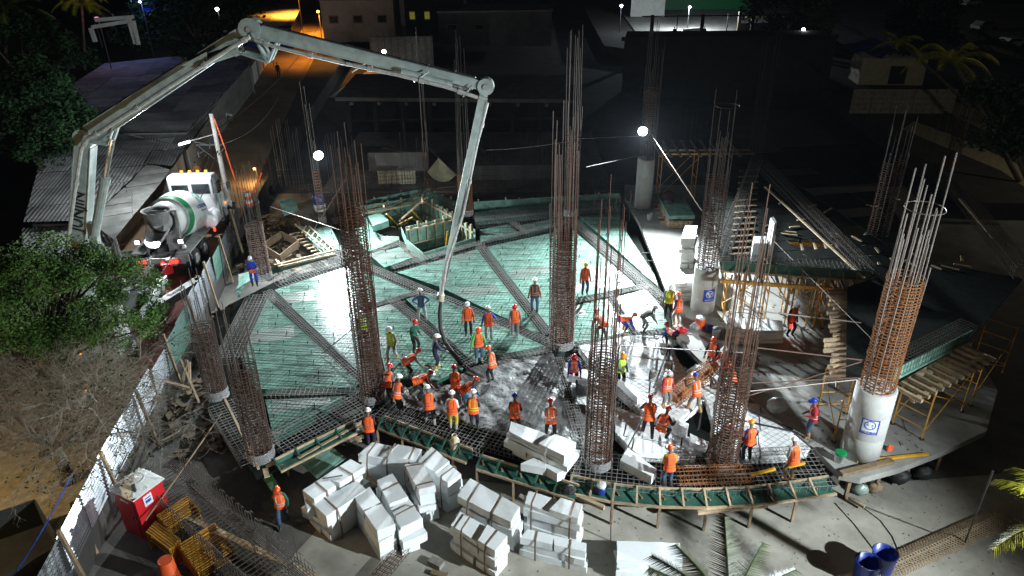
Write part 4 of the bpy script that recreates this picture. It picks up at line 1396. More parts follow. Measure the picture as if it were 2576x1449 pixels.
dr = mpart('drum', MB().lathe(dc, prof, 36, axis=ax), 'drum', True)
mpart('green_band', MB().lathe(dc, seg(2.62, 3.22, .012), 36, axis=ax, cap=False), 'greenp', True, dr)
mpart('blue_band', MB().lathe(dc, seg(.42, .72, .012), 36, axis=ax, cap=False), 'bluep', True, dr)
mpart('roller_ring', MB().ring(dc + ax * 3.22, .90, .07, 28, 6, axis=ax), 'grey', parent=dr)
mpart('drum_mouth', MB().lathe(dc + ax * 3.95, [(.60, 0), (.62, .12), (.5, .12), (.42, -.2)], 24, axis=ax, cap=False), 'dark', parent=dr)
# feed hopper and chute
mpart('feed_hopper', MB().lathe((-2.95, 0, 2.95), [(.34, -.55), (.62, .1), (.66, .12), (.58, .1), (.30, -.5)], 16, cap=False).box((-2.62, -.7, 2.3), (.09, .09, 1.3)).box((-2.62, .7, 2.3), (.09, .09, 1.3)).box((-2.62, 0, 2.9), (.09, 1.45, .09)), 'grey')
chm = MB()
for k in range(9):
    a0, a1 = math.pi * (1 + k / 9), math.pi * (1 + (k + 1) / 9)
    p = [(-3.1, .5 * math.cos(a0), 2.35 + .42 * math.sin(a0)), (-3.1, .5 * math.cos(a1), 2.35 + .42 * math.sin(a1)), (-4.25, .34 * math.cos(a1), 2.0 + .3 * math.sin(a1)), (-4.25, .34 * math.cos(a0), 2.0 + .3 * math.sin(a0))]
    chm.add(p, [(0, 1, 2, 3)])
    chm.add([(x, y, z - .03) for x, y, z in p], [(3, 2, 1, 0)])
mpart('chute', chm, 'grey')
mpart('rear_frame', MB().beam((-3.2, -.75, 1.0), (-2.5, -.65, 2.7), .12, .12).beam((-3.2, .75, 1.0), (-2.5, .65, 2.7), .12, .12).beam((-3.0, -.8, 1.75), (-3.0, .8, 1.75), .1, .1).beam((-3.3, -.5, 1.0), (-3.3, .5, 1.0), .3, .2).box((-3.2, -.55, 1.55), (.05, .6, .8)), 'grey')
for y in (-.95, .95):
    wl = mpart('work_light', MB().box((-3.45, y, 1.72), (.14, .24, .2)), 'dark')
    mpart('work_light_glass', MB().box((-3.535, y, 1.72), (.03, .2, .16)), 'bulb', parent=wl)
mpart('water_tank', MB().lathe((.55, -1.0, 1.25), [(.1, 0), (.36, .05), (.38, .2), (.38, 1.1), (.36, 1.25), (.1, 1.3)], 20, axis=(1, 0, 0)), 'white', True)
mpart('fuel_tank', MB().lathe((2.1, -1.0, 1.0), [(.1, 0), (.34, .05), (.36, .15), (.36, .7), (.34, .8), (.1, .85)], 20, axis=(1, 0, 0)), 'grey', True)


def prism_y(poly, y0, y1):
    n = len(poly)
    vs = [(x, y0, z) for x, z in poly] + [(x, y1, z) for x, z in poly]
    return MB().add(vs, [tuple(range(n)), tuple(range(2 * n - 1, n - 1, -1))] + [(i, n + i, n + (i + 1) % n, (i + 1) % n) for i in range(n)])


def bevel_part(o, w=.06, s=3):
    m_ = o.modifiers.new('bevel', 'BEVEL')
    m_.width, m_.segments, m_.limit_method = w, s, 'ANGLE'
    return o


cab = bevel_part(mpart('cab', prism_y([(1.95, .95), (3.35, .95), (3.35, 2.05), (3.15, 2.95), (2.9, 3.15), (2.1, 3.2), (1.95, 3.05)], -1.1, 1.1), 'white'), .1)
bevel_part(mpart('hood', prism_y([(3.35, .95), (4.75, .95), (4.8, 1.55), (4.55, 1.72), (3.35, 1.92)], -.72, .72), 'white'), .12)
for y in (-1.105, 1.105):
    dpt = mpart('door', MB().box((2.85, y, 1.65), (.95, .02, 1.35)), 'white')
    mpart('window', MB().box((2.82, y * 1.008, 2.4), (.72, .03, .6)), 'glass', parent=dpt)
    mpart('handle', MB().box((2.5, y * 1.015, 1.72), (.16, .03, .04)), 'chrome', parent=dpt)
mpart('rear_window', MB().box((1.94, -.5, 2.55), (.03, .85, .5)).box((1.94, .5, 2.55), (.03, .8, .42)), 'glass')
mpart('windscreen', MB().add([(3.37, -.95, 2.0), (3.37, .95, 2.0), (3.19, .9, 2.66), (3.19, -.9, 2.66)], [(0, 1, 2, 3)]), 'glass')
mpart('exhaust_stack', MB().cyl((1.85, -1.25, .9), (1.85, -1.25, 2.35), .15, n=12).cyl((1.85, -1.25, 2.3), (1.85, -1.25, 3.1), .07, n=8), 'chrome')
mpart('step', MB().box((2.7, -1.1, .62), (.9, .3, .06)).box((2.7, -1.1, .85), (.9, .25, .3)), 'grey')
for y in (-1, 1):
    mpart('mirror', MB().box((3.45, y * 1.42, 2.25), (.06, .2, .42)).beam((3.3, y * 1.08, 2.4), (3.45, y * 1.42, 2.4), .03, .03), 'chrome')
mpart('bumper', MB().box((4.9, 0, .7), (.2, 2.3, .35)), 'chrome')
mpart('grille', MB().box((4.82, 0, 1.3), (.04, 1.0, .5)), 'grey')
for y in (-.6, -.2, .2, .6):
    mpart('roof_marker', MB().box((2.95, y, 3.19), (.1, .12, .08)), 'olamp')
for y in (-.78, .78):
    for k in (0, .2):
        mpart('tail_light', MB().cyl((-4.1, y - k * (1 if y > 0 else -1), .98), (-4.16, y - k * (1 if y > 0 else -1), .98), .085, n=10), 'redlamp')
mpart('tail_bar', MB().box((-4.03, 0, .98), (.1, 2.3, .26)), 'grey')
mpart('side_marker', MB().cyl((.2, -1.3, .98), (.2, -1.36, .98), .1, n=10), 'redlamp')
mpart('orange_marker', MB().box((3.3, -1.16, 1.4), (.12, .03, .08)), 'olamp')


def drum_text(body, size, z, ang_, mats, dz=0):
    tm_ = text_mesh(body, size, mats, .003, True)
    zz = z
    r_ = [r for r, a in seg(max(.0, z - .01), z + .01)][0] + .03
    # slope of the drum side here, negative where it narrows
    side = Vector((0, -math.cos(ang_), math.sin(ang_)))
    upd = side - ax * side.dot(ax)
    upd.normalize()
    n_ = upd
    xdir = -ax
    ydir = n_.cross(xdir)
    # wrap the flat lettering round the drum
    for v in tm_.vertices:
        px, py, pz = v.co
        th = py / r_
        rr_ = [r for r, a in seg(max(.0, z - px - .02), z - px + .02)][0] + .014 + pz
        q_ = n_ * math.cos(th) + ydir * math.sin(th)
        v.co = dc + ax * (z - px) + q_ * rr_
    o_ = obj('lettering', tm_, dr)
    return o_


drum_text('concreco', .36, 1.45, rad(22), 'textblue')
drum_text('tu concreto de siempre', .085, 1.45, rad(10), 'textblue')
drum_text('\u2b21', .1, 1.3, rad(45), 'textteal')
hexm = MB()
n_ = Vector((0, -math.cos(rad(47)), math.sin(rad(47))))
n_ = (n_ - ax * n_.dot(ax)).normalized()
yd = n_.cross(-ax)
for k in range(6):
    a0, a1 = k * math.pi / 3 + .5, (k + 1) * math.pi / 3 + .5
    P_ = lambda a_: dc + ax * (1.3 - .26 * math.cos(a_)) + (n_ * math.cos(.24 * math.sin(a_)) + yd * math.sin(.24 * math.sin(a_))) * 1.145
    hexm.beam(P_(a0), P_(a1), .02, .05, up=n_.cross(P_(a1) - P_(a0)))
mpart('hexagon_emblem', hexm, 'textteal', parent=dr)
o = bpy.data.lights.new('reversing_work_light', 'SPOT')
o.energy, o.color, o.spot_size, o.spot_blend, o.shadow_soft_size = 1500, (.93, .97, 1), rad(140), .6, .1
lo = bpy.data.objects.new('reversing_work_light', o)
COL.objects.link(lo)
lo.parent = mix
lo.location = (-3.75, 0, 1.8)
lo.rotation_euler = Vector((-1, 0, -.45)).to_track_quat('-Z', 'Y').to_euler()
# ---------------------------------------------------------------- people
POSES = {
    'stand': dict(hands=((-.27, .06, .84), (.27, .06, .84))),
    'look': dict(hands=((-.27, .03, .84), (.27, .08, .84)), head=-25, lean=4),
    'hips': dict(hands=((-.22, .06, 1.02), (.22, .06, 1.02)), out=1, feet=((-.17, .05), (.17, -.05))),
    'front': dict(hands=((-.14, .26, 1.05), (.14, .26, 1.02)), lean=8, head=-20),
    'rake': dict(hands=((-.10, .34, .92), (.16, .30, 1.05)), lean=22, feet=((-.15, .18), (.16, -.12)), head=-10),
    'bend': dict(hands=((-.14, .62, .42), (.14, .60, .42)), lean=72, pz=.84, feet=((-.17, .05), (.17, -.1)), py=-.12, head=-10),
    'deep': dict(hands=((-.15, .55, .15), (.15, .50, .15)), lean=95, pz=.80, feet=((-.2, .05), (.2, -.1)), py=-.18, head=0),
    'crouch': dict(hands=((-.25, .45, .55), (.25, .45, .50)), lean=35, pz=.42, feet=((-.2, .12), (.2, -.1)), py=-.1),
    'walk': dict(hands=((-.26, .2, .88), (.26, -.1, .86)), feet=((-.1, -.24), (.1, .26)), lean=6, pz=.9),
    'carry': dict(hands=((-.22, .40, 1.0), (.22, .40, 1.0)), lean=10, feet=((-.14, .12), (.14, -.12))),
    'hold': dict(hands=((-.30, .42, .95), (.22, .42, .85)), lean=18, feet=((-.16, .2), (.16, -.18))),
    'push': dict(hands=((-.2, .48, 1.25), (.2, .48, 1.2)), lean=15, feet=((-.15, .2), (.15, -.25))),
    'arm': dict(hands=((-.30, .05, .85), (.38, .30, .95)), lean=5, head=-15),
}


def ik(a, b, l1, l2, pole):
    d = b - a
    L = min(d.length, (l1 + l2) * .995)
    if d.length < 1e-6:
        d = Vector((0, 0, -1))
    e = d.normalized()
    c = (l1 * l1 - l2 * l2 + L * L) / (2 * L)
    h = math.sqrt(max(l1 * l1 - c * c, 0))
    p = pole - e * pole.dot(e)
    p.normalize()
    return a + e * c + p * h, a + e * L


PEOPLE = []


def person(px, z, face, pose, helm, vest, shirt, trousers, boots, label, h=1.0, cat='person', group='workers on the site', at=None, vm=None, hat=False, sleeve=None, held=None):
    p = dict(POSES[pose])
    h *= 1.06
    loc = Vector(at) if at else G(px[0], px[1], z)
    rng = random.Random(label)
    lean = rad(p.get('lean', 2))
    pz, py = p.get('pz', .93), p.get('py', -.02 - .10 * math.sin(lean))
    u = Vector((0, math.sin(lean), math.cos(lean)))
    v = Vector((0, math.cos(lean), -math.sin(lean)))
    pel = Vector((0, py, pz))
    X = Vector((1, 0, 0))
    V, RR, E = [], [], []

    def vt(q, r, r2=None, par=None, tag='top'):
        V.append(Vector(q))
        RR.append((r, r2 or r))
        if par is not None:
            E.append((par, len(V) - 1, tag))
        return len(V) - 1
    i0 = vt(pel, .16, .125)
    i1 = vt(pel + u * .2, .15, .115, i0)
    i2 = vt(pel + u * .40, .155, .115, i1)
    i3 = vt(pel + u * .53, .06, .06, i2)
    hp = lean * .45 + rad(p.get('head', -12) * -1) * .6
    hu = Vector((0, math.sin(hp), math.cos(hp)))
    i4 = vt(V[i3] + hu * .08, .058, .058, i3, 'skin')
    i5 = vt(V[i4] + hu * .10 + Vector((0, .015, 0)), .083, .092, i4, 'skin')
    i6 = vt(V[i5] + hu * .09, .072, .08, i5, 'skin')
    feet = p.get('feet', ((-.11, .03), (.11, -.03)))
    for s, (fx, fy) in zip((-1, 1), feet):
        hip = pel + Vector((s * .095, 0, -.05))
        j = vt(hip, .1, .105, i0, 'leg')
        ank = Vector((fx, fy, .09))
        kn, ank = ik(hip, ank, .42, .42, Vector((s * .15, 1, 0)))
        k = vt(kn, .076, .08, j, 'leg')
        a = vt(ank, .056, .06, k, 'shin')
        vt(ank + Vector((s * .02, .16, -.05)), .045, .035, a, 'boot')
    hands = []
    for s, hd in zip((-1, 1), p['hands']):
        sh = pel + u * .45 + X * (s * .165)
        j = vt(sh, .078, .075, i2)
        tgt = Vector(hd)
        pole = Vector((s * 1.0, -.3, -.2)) if p.get('out') else Vector((s * .45, -1, -.4))
        el, wr = ik(sh, tgt, .29, .27, pole)
        k = vt(el, .058, .058, j, 'arm')
        w = vt(wr, .036, .038, k, 'fore')
        fd = (wr - el).normalized()
        hm = vt(wr + fd * .07, .036, .026, w, 'hand')
        hands.append((wr + fd * .07, fd))
        side = fd.cross(Vector((0, 0, 1)) if abs(fd.z) < .9 else Vector((0, 1, 0))).normalized()
        nrm = side.cross(fd)
        for q, (off, ln) in enumerate(((-.027, .062), (-.009, .072), (.009, .068), (.027, .052))):
            f1 = vt(wr + fd * .115 + side * off * 1.25, .0095, None, hm, 'hand')
            vt(wr + fd * (.115 + ln * .7) + side * off * 1.3 - nrm * ln * .45, .0085, None, f1, 'hand')
        t1 = vt(wr + fd * .055 + side * (-s * .045), .011, None, hm, 'hand')
        vt(wr + fd * .10 + side * (-s * .062) - nrm * .01, .009, None, t1, 'hand')
    me = bpy.data.meshes.new('person_body')
    me.from_pydata([q * h for q in V], [(a, b) for a, b, t in E], [])
    o = bpy.data.objects.new('person_tmp', me)
    COL.objects.link(o)
    sk = o.modifiers.new('skin', 'SKIN')
    sk.use_smooth_shade = True
    o.modifiers.new('sub', 'SUBSURF').levels = 1
    lay = me.skin_vertices[0].data if me.skin_vertices else None
    if lay is None:
        me.attributes  # skin layer is made by the modifier
    PEOPLE.append(dict(o=o, V=V, RR=RR, E=E, h=h, loc=loc, face=face, helm=helm, vest=vest, shirt=shirt, trousers=trousers, boots=boots, label=label, cat=cat, group=group, u=u, v=v, pel=pel, hu=hu, head=V[i5], neck=V[i3], hands=hands, vm=vm, hat=hat, sleeve=sleeve, held=held))


def finish_people():
    for P in PEOPLE:
        bm = bmesh.new()
        bm.from_mesh(P['o'].data)
        sl = bm.verts.layers.skin.verify()
        bm.verts.ensure_lookup_table()
        for i, bv in enumerate(bm.verts):
            bv[sl].radius = (P['RR'][i][0] * P['h'], P['RR'][i][1] * P['h'])
            bv[sl].use_root = (i == 0)
        bm.to_mesh(P['o'].data)
        bm.free()
    dg = bpy.context.evaluated_depsgraph_get()
    dg.update()
    for P in PEOPLE:
        me = bpy.data.meshes.new_from_object(P['o'].evaluated_get(dg))
        me.name = 'body'
        tmp = P['o']
        old = tmp.data
        bpy.data.objects.remove(tmp)
        bpy.data.meshes.remove(old)
        h = P['h']
        segs = [(P['V'][a] * h, P['V'][b] * h, t) for a, b, t in P['E']]
        SL = {'skin': 0, 'hand': 0, 'top': 1, 'arm': 1, 'fore': 1 if P['sleeve'] != 'bare' else 0, 'leg': 2, 'shin': 2, 'boot': 3}
        for m_ in ('skin', 'c_' + P['shirt'], 'c_' + P['trousers'], P['boots']):
            me.materials.append(M[m_])
        ids = []
        for f in me.polygons:
            c = f.center
            best, bt = 9, 'top'
            for a, b, t in segs:
                d = b - a
                tt = max(0, min(1, (c - a).dot(d) / max(d.length_squared, 1e-9)))
                dd = (a + d * tt - c).length
                if t == 'hand':
                    dd += .008
                if dd < best:
                    best, bt = dd, t
            if bt == 'shin' and c.z < .33:
                bt = 'boot'
            if bt == 'leg' and c.z > P['pel'].z + .02:
                bt = 'top' if P['shirt'] != 'coverall' else 'leg'
            ids.append(SL[bt])
        me.polygons.foreach_set('material_index', ids)
        me.polygons.foreach_set('use_smooth', [True] * len(ids))
        r = thing('person', P['label'], P['cat'], P['loc'], rad(P['face']), P['group'])
        obj('body', me, r)
        hd, hu = P['head'] * h, P['hu']
        fwd = Vector((0, hu.z, -hu.y))
        # face
        fc = MB()
        fc.dome(hd + fwd * .088 * h, .014, .022, .02, 6, 3, full=True)
        for s in (-1, 1):
            fc.dome(hd + Vector((s * .082, 0, 0)), .012, .02, .03, 6, 3, full=True)
        part(r, 'nose_and_ears', fc, 'skin', True, True)
        ey = MB()
        for s in (-1, 1):
            ey.dome(hd + fwd * .08 * h + Vector((s * .032, 0, .018)), .012, .008, .008, 6, 2, full=True)
        ey.box(hd + fwd * .083 * h - hu * .04, (.045, .012, .01))
        part(r, 'eyes_and_mouth', ey, 'hair', True)
        q = Vector((0, 0, 1)).rotation_difference(hu).to_matrix()
        hc = hd + hu * .05
        if P['helm']:
            hm = MB()
            hm.dome((0, 0, 0), .118, .14, .125, 16, 5)
            hm.v = [tuple(q @ Vector(c) + hc) for c in hm.v]
            br = MB()
            rim = [((.15 if P['hat'] else .125) * math.cos(a), .145 * math.sin(a) + (.055 if math.sin(a) > .2 else 0) + (.03 if P['hat'] else 0) * math.sin(a)) for a in [2 * math.pi * k / 16 for k in range(16)]]
            br.prism(rim, -.012, .008)
            br.beam((0, -.11, .075), (0, .11, .075), .03, .055)
            br.v = [tuple(q @ Vector(c) + hc) for c in br.v]
            hh = part(r, 'hard_hat', hm, 'h_' + P['helm'], True, True)
            part(hh, 'brim', br, 'h_' + P['helm'], True)
        else:
            hm = MB().dome((0, 0, 0), .095, .105, .10, 12, 4)
            hm.v = [tuple(q @ Vector(c) + hd + hu * .035 - fwd * .015) for c in hm.v]
            part(r, 'hair', hm, 'hair', True, True)
        if P['vest']:
            u, v, pel = P['u'], P['v'], P['pel']

            def vring(mb_, rows, gap=0.0, n=16):
                vs, fs = [], []
                for d, rx, ry in rows:
                    for k in range(n):
                        a = 2 * math.pi * k / n
                        cx_ = math.copysign(abs(math.cos(a)) ** .8, math.cos(a))
                        vs.append((pel + u * d + Vector((1, 0, 0)) * cx_ * (rx + gap) + v * math.sin(a) * (ry + gap)) * h)
                for i in range(len(rows) - 1):
                    for k in range(n):
                        fs.append((i * n + k, i * n + (k + 1) % n, (i + 1) * n + (k + 1) % n, (i + 1) * n + k))
                mb_.add(vs, fs)
                return mb_
            w1 = R.uniform(.0, .02)
            rows = [(-.09, .205 + w1, .165 + w1), (.05, .195, .155), (.18, .188, .15), (.32, .198, .152), (.43, .2, .14), (.49, .165, .10), (.535, .10, .075)]
            vv = part(r, 'safety_vest', vring(MB(), rows), {'orange': 'vest', 'yellow': 'vesty', 'black': 'vestb', 'red': 'c_red'}[P['vest']], True, True)
            rm = P['vm'] or ('reflectd' if R.random() < .5 else 'reflect')
            bd = MB()
            vring(bd, [(.045, .195, .155), (.085, .195, .155)], .006)
            vring(bd, [(.14, .191, .152), (.18, .188, .15)], .006)
            part(vv, 'reflective_band', bd, rm, True)
            sb = MB()
            for s in (-.09, .09):
                for side in (-1, 1):
                    pts = [pel + u * d + Vector((s, 0, 0)) + v * side * (ry * .9 + .008) for d, ry in ((.2, .15), (.32, .152), (.43, .138), (.49, .104))]
                    for a, b in zip(pts, pts[1:]):
                        sb.beam(a * h, b * h, .04, .006, up=v)
            part(vv, 'reflective_strip', sb, rm, True)
        P['root'] = r
        if P['held'] == 'tool':
            a, d = P['hands'][0]
            b, _ = P['hands'][1]
            t0 = b * h
            t1 = Vector((a.x * 1.2, a.y + .55, .05))
            wr = r.matrix_basis if False else Matrix.Translation(r.location) @ Matrix.Rotation(rad(P['face']), 4, 'Z')
            g0 = wr @ (t0 + (t0 - t1) * .25)
            g1 = wr @ t1
            single('rake', MB().tube([g0, g1], .016, 5).beam(g1 - (wr.to_3x3() @ Vector((.3, 0, 0))), g1 + (wr.to_3x3() @ Vector((.3, 0, 0))), .05, .12), 'timber_dark', 'concrete rake held by the ' + ' '.join(P['label'].split()[:9]), 'rake', 'rakes and screeds')


W_ = person
O = 'orange'
W_((642, 719), 0, 200, 'front', 'white', None, 'coverall', 'coverall', 'boot', 'worker in blue overalls and white helmet holding an orange tablet')
W_((1063, 811), 0, 10, 'hips', 'white', None, 'denim', 'light', 'boot_grey', 'worker in denim shirt with hands on hips and white helmet', h=1.03)
W_((1179, 843), 0, 185, 'stand', 'white', O, 'orange', 'black', 'boot', 'worker in white helmet, orange vest and orange sleeves facing the camera', vm='reflectd')
W_((1230, 856), 0, 5, 'arm', 'white', O, 'blue', 'light', 'boot_grey', 'worker in white helmet, orange vest and blue sleeves behind the green shirt worker')
W_((1296, 848), 0, 175, 'look', 'red', O, 'grey', 'grey', 'boot_grey', 'worker in red helmet and open orange vest standing alone on the green deck')
W_((1205, 911), 0, 195, 'arm', O, O, 'lime', 'denim', 'boot_grey', 'worker in orange helmet with bright green shirt under an open orange vest', h=1.02)
W_((989, 906), 0, 160, 'walk', 'white', 'yellow', 'grey', 'light', 'boot_tan', 'worker in white hat and yellow green vest walking by the left column', hat=True)
W_((1046, 888), 0, 230, 'front', 'red', None, 'green', 'black', 'boot', 'worker in red helmet and dark green shirt behind the rebar cage')
W_((1098, 930), 0, 290, 'carry', 'white', None, 'navy', 'navy', 'boot_yellow', 'worker in dark navy clothes and white helmet guiding the pump hose')
W_((1028, 950), 0, 300, 'bend', 'red', O, 'grey', 'black', 'boot_grey', 'bending worker in orange vest and red helmet near the hose end', held='tool')
W_((1237, 962), 0, 60, 'front', O, O, 'green', 'black', 'boot', 'worker in orange helmet and dark green sleeves at the edge of wet concrete')
W_((1345, 787), 0, 0, 'stand', 'white', 'black', 'khaki', 'denim', 'boot', 'man in white hat, black vest and jeans standing on the deck', h=1.08, hat=True, sleeve='bare')
W_((1470, 740), 0, 195, 'stand', 'yellow', O, 'grey', 'denim', 'boot', 'man in yellow helmet and orange vest standing on the far deck', h=1.02)
W_((1679, 801), .1, 170, 'look', 'white', 'yellow', 'grey', 'black', 'boot', 'worker in white helmet and lime vest at the foam stack', h=1.05)
W_((1702, 820), 0, 30, 'arm', O, O, 'maroon', 'khaki', 'boot_tan', 'worker in orange helmet and orange vest beside the lime vest worker', h=1.0)
W_((1618, 834), 0, 290, 'bend', 'white', None, 'grey', 'grey', 'boot', 'bending worker in grey clothes with a blue patch and white helmet')
W_((1568, 838), 0, 285, 'deep', O, O, 'blue', 'blue', 'boot_tan', 'bending worker in orange vest and blue sleeves with orange helmet')
W_((1514, 852), 0, 30, 'bend', 'red', O, 'red', 'black', 'boot', 'bending worker in red and orange vest left of the blue sleeved one')
W_((1688, 872), 0, 20, 'deep', 'maroon', O, 'blue', 'black', 'boot_grey', 'bending worker in orange vest and dark trousers on the foam block')
W_((1786, 935), 0, 150, 'carry', O, O, 'black', 'black', 'boot', 'worker in orange helmet at the upper end of the tilted rusty cage')
W_((1816, 962), 0, 110, 'carry', 'white', O, 'red', 'khaki', 'boot', 'worker in white helmet and red sleeves reaching for the tilted rusty cage', vm='reflect')
W_((1832, 1000), 0, 110, 'hold', O, O, 'red', 'khaki', 'boot_tan', 'worker in red sleeves half hidden by the right front column')
W_((1673, 1024), 0, 200, 'arm', 'white', O, 'red', 'grey', 'boot_tan', 'worker in white helmet and red sleeves standing on the meshed foam')
W_((1745, 1036), 0, 25, 'push', 'blue', O, 'khaki', 'khaki', 'boot_tan', 'worker in blue helmet pushing the tilted rusty cage')
W_((1443, 975), -.1, 170, 'hold', 'red', O, 'blue', 'navy', 'boot', 'worker in red helmet and blue sleeves holding a foam block', vm='reflect')
W_((1559, 975), -.2, 200, 'front', 'amber', 'yellow', 'denim', 'black', 'boot', 'worker in amber helmet with a bright green hem behind the foam')
W_((1628, 1100), 0, 350, 'hold', 'maroon', O, 'maroon', 'black', 'boot', 'tall worker in maroon sleeves and dark red helmet standing over the foam', vm='reflectd', h=1.06)
W_((1664, 1098), 0, 320, 'crouch', 'red', O, 'black', 'black', 'boot', 'crouching worker in red helmet on the white foam', h=1.05)
W_((1678, 1226), 0, 5, 'front', O, O, 'mustard', 'denim', 'boot', 'worker in orange helmet with a yellow hood left of the lying cage')
W_((1983, 1210), 0, 20, 'front', 'white', O, 'light', 'khaki', 'boot_tan', 'worker in white helmet and beige trousers right of the lying cage', h=1.05)
W_((1878, 1160), 0, 15, 'front', 'amber', O, 'purple', 'denim', 'boot', 'worker in amber helmet and purple sleeves by the right front column')
W_((1866, 1146), 0, 70, 'bend', 'red', O, 'purple', 'denim', 'boot', 'bending worker behind the amber helmet worker')
W_((2035, 1100), 0, 80, 'front', 'blue', 'red', 'red', 'denim', 'boot_tan', 'worker in blue helmet and red vest standing on the old slab edge')
W_((1385, 1106), 0, 5, 'rake', 'red', O, 'grey', 'black', 'boot', 'worker in red helmet behind the tall crooked foam stack, right of two')
W_((1296, 1092), 0, 0, 'rake', 'blue', O, 'navy', 'black', 'boot', 'worker in dark blue helmet behind the tall crooked foam stack, left of two')
W_((1193, 1080), 0, 350, 'front', 'white', O, 'navy', 'navy', 'boot_grey', 'worker in navy sleeves with yellow bands on his orange vest', vm='reflecty')
W_((1141, 1083), 0, 355, 'front', 'white', O, 'white', 'yellow', 'boot_grey', 'worker in yellow trousers and white helmet in the middle row', vm='reflectd')
W_((1083, 1070), 0, 10, 'rake', 'white', O, 'grey', 'black', 'boot_grey', 'worker in grey hooded jacket and ridged white helmet in the row', vm='reflectd')
W_((1148, 1015), -.1, 10, 'rake', 'red', O, 'khaki', 'grey', 'boot_grey', 'worker in red helmet and grey sleeves standing in wet concrete', held='tool')
W_((1170, 1024), -.1, 300, 'bend', O, O, 'cyan', 'cyan', 'boot_grey', 'bending worker in bright blue clothes and orange helmet in wet concrete')
W_((1004, 1041), 0, 330, 'rake', 'white', O, 'black', 'black', 'boot', 'worker in white helmet in front of the red helmet by the left column', held='tool')
W_((981, 1012), 0, 330, 'rake', 'red', O, 'grey', 'black', 'boot', 'worker in red helmet partly behind the one in white helmet at the left column')
W_((1056, 1000), -.1, 280, 'bend', 'maroon', O, 'maroon', 'black', 'boot', 'stooping worker in dark red cap in the shade of the pour', held='tool')
W_((935, 1125), -.75, 0, 'front', 'white', O, 'maroon', 'navy', 'boot', 'worker in white helmet standing low in the gap behind the foam bundles', vm='reflectd')
W_((716, 1318), -1.3, 190, 'walk', 'orange', O, 'green', 'denim', 'boot', 'worker in orange helmet walking by the rebar cage at lower left')
W_((1985, 845), 0, 200, 'look', 'white', O, 'black', 'black', 'boot', 'dark clothed worker in white helmet holding a red light under the joists')
W_((286, 690), 0, 250, 'arm', 'white', 'yellow', 'black', 'black', 'boot', 'worker in lime vest and white helmet at the pump hopper')
W_((480, 690), 0, 210, 'stand', 'white', None, 'grey', 'black', 'boot', 'worker in white helmet half hidden behind the mixer truck')
W_((503, 466), 0, 20, 'stand', None, None, 'orange', 'khaki', 'boot', 'bare headed man in orange shirt beyond the truck cab', group='people in the street')
W_((531, 463), 0, 160, 'bend', None, None, 'blue', 'khaki', 'boot', 'man in blue shirt stooping beyond the truck cab', group='people in the street')
W_((702, 196), 0, 0, 'stand', None, None, 'black', 'black', 'boot', 'dark figure standing far up the lit street', group='people in the street')
W_((584, 312), 0, 100, 'bend', None, None, 'white', 'khaki', 'boot', 'person in white bending by the shed wall up the street', group='people in the street')
W_((918, 868), 0, 180, 'stand', 'white', 'yellow', 'grey', 'navy', 'boot', 'worker in lime vest seen through the thick left column', group='workers on the site')
finish_people()
b_ = G(642, 719)
single('tablet', MB().box(b_ + Vector((.12, -.32, 1.08)), (.30, .05, .22), .3), 'oplastic', 'orange tablet held by the worker in blue overalls', 'tablet')
b_ = G(1985, 845)
single('signal_lamp', MB().cyl(b_ + Vector((-.12, -.3, .62)), b_ + Vector((-.12, -.3, .80)), .07, n=8), 'redlamp', 'red glowing lamp held low by the dark clothed worker', 'lamp')
# ---------------------------------------------------------------- corrugated fence along the street
fe = thing('corrugated_fence', 'shiny corrugated metal sheet fence with timber posts along the street', 'fence', (-15.5, 26, -.3))
fpts = resample([(-14.15, 13.2), (-14.3, 15.5), (-14.95, 20), (-15.45, 24.5), (-16.1, 31), (-17.9, 44), (-18.3, 47)], 1.9)
for i, (a, b) in enumerate(zip(fpts, fpts[1:])):
    a, b = Vector(a), Vector(b)
    t = (b - a).normalized()
    n = Vector((t.y, -t.x))
    lean = R.uniform(-.05, .06)
    m_ = MB()
    zt = 1.35 + R.uniform(-.12, .1)
    rows = 20
    vs = []
    for k in range(rows + 1):
        z = -.3 + (zt + .3) * k / rows
        off = n * ((.019 if k % 2 else -.019) + lean * (z + .3) + (.02 if i % 2 else 0))
        vs += [(a.x + off.x, a.y + off.y, z), (b.x + off.x + t.x * .06, b.y + off.y + t.y * .06, z)]
    m_.add(vs, [(2 * k, 2 * k + 1, 2 * k + 3, 2 * k + 2) for k in range(rows)])
    dark = 8 <= i <= 9 or i == 13
    part(fe, 'fence_sheet', m_, 'ply_dark' if dark else 'zinc', label='dark sheet' if dark else None)
    if i % 2 == 0:
        p = a + n * .12
        part(fe, 'post', MB().beam((*(p + n * .25), -1.3), (*p, 1.75 + R.uniform(-.2, .2)), .14, .1), 'timber_dark')
lumber('timber_post', 'loose grey post leaning on the fence left of the toilet, nearer one', G(243, 1392, -1.2), G(178, 1262, .9), .14, .1, 'timber_dark', group='posts leaning on the fence')
lumber('timber_post', 'loose grey post leaning on the fence left of the toilet, farther one', G(285, 1250, -1.2), G(250, 1140, .9), .13, .1, 'timber_dark', group='posts leaning on the fence')

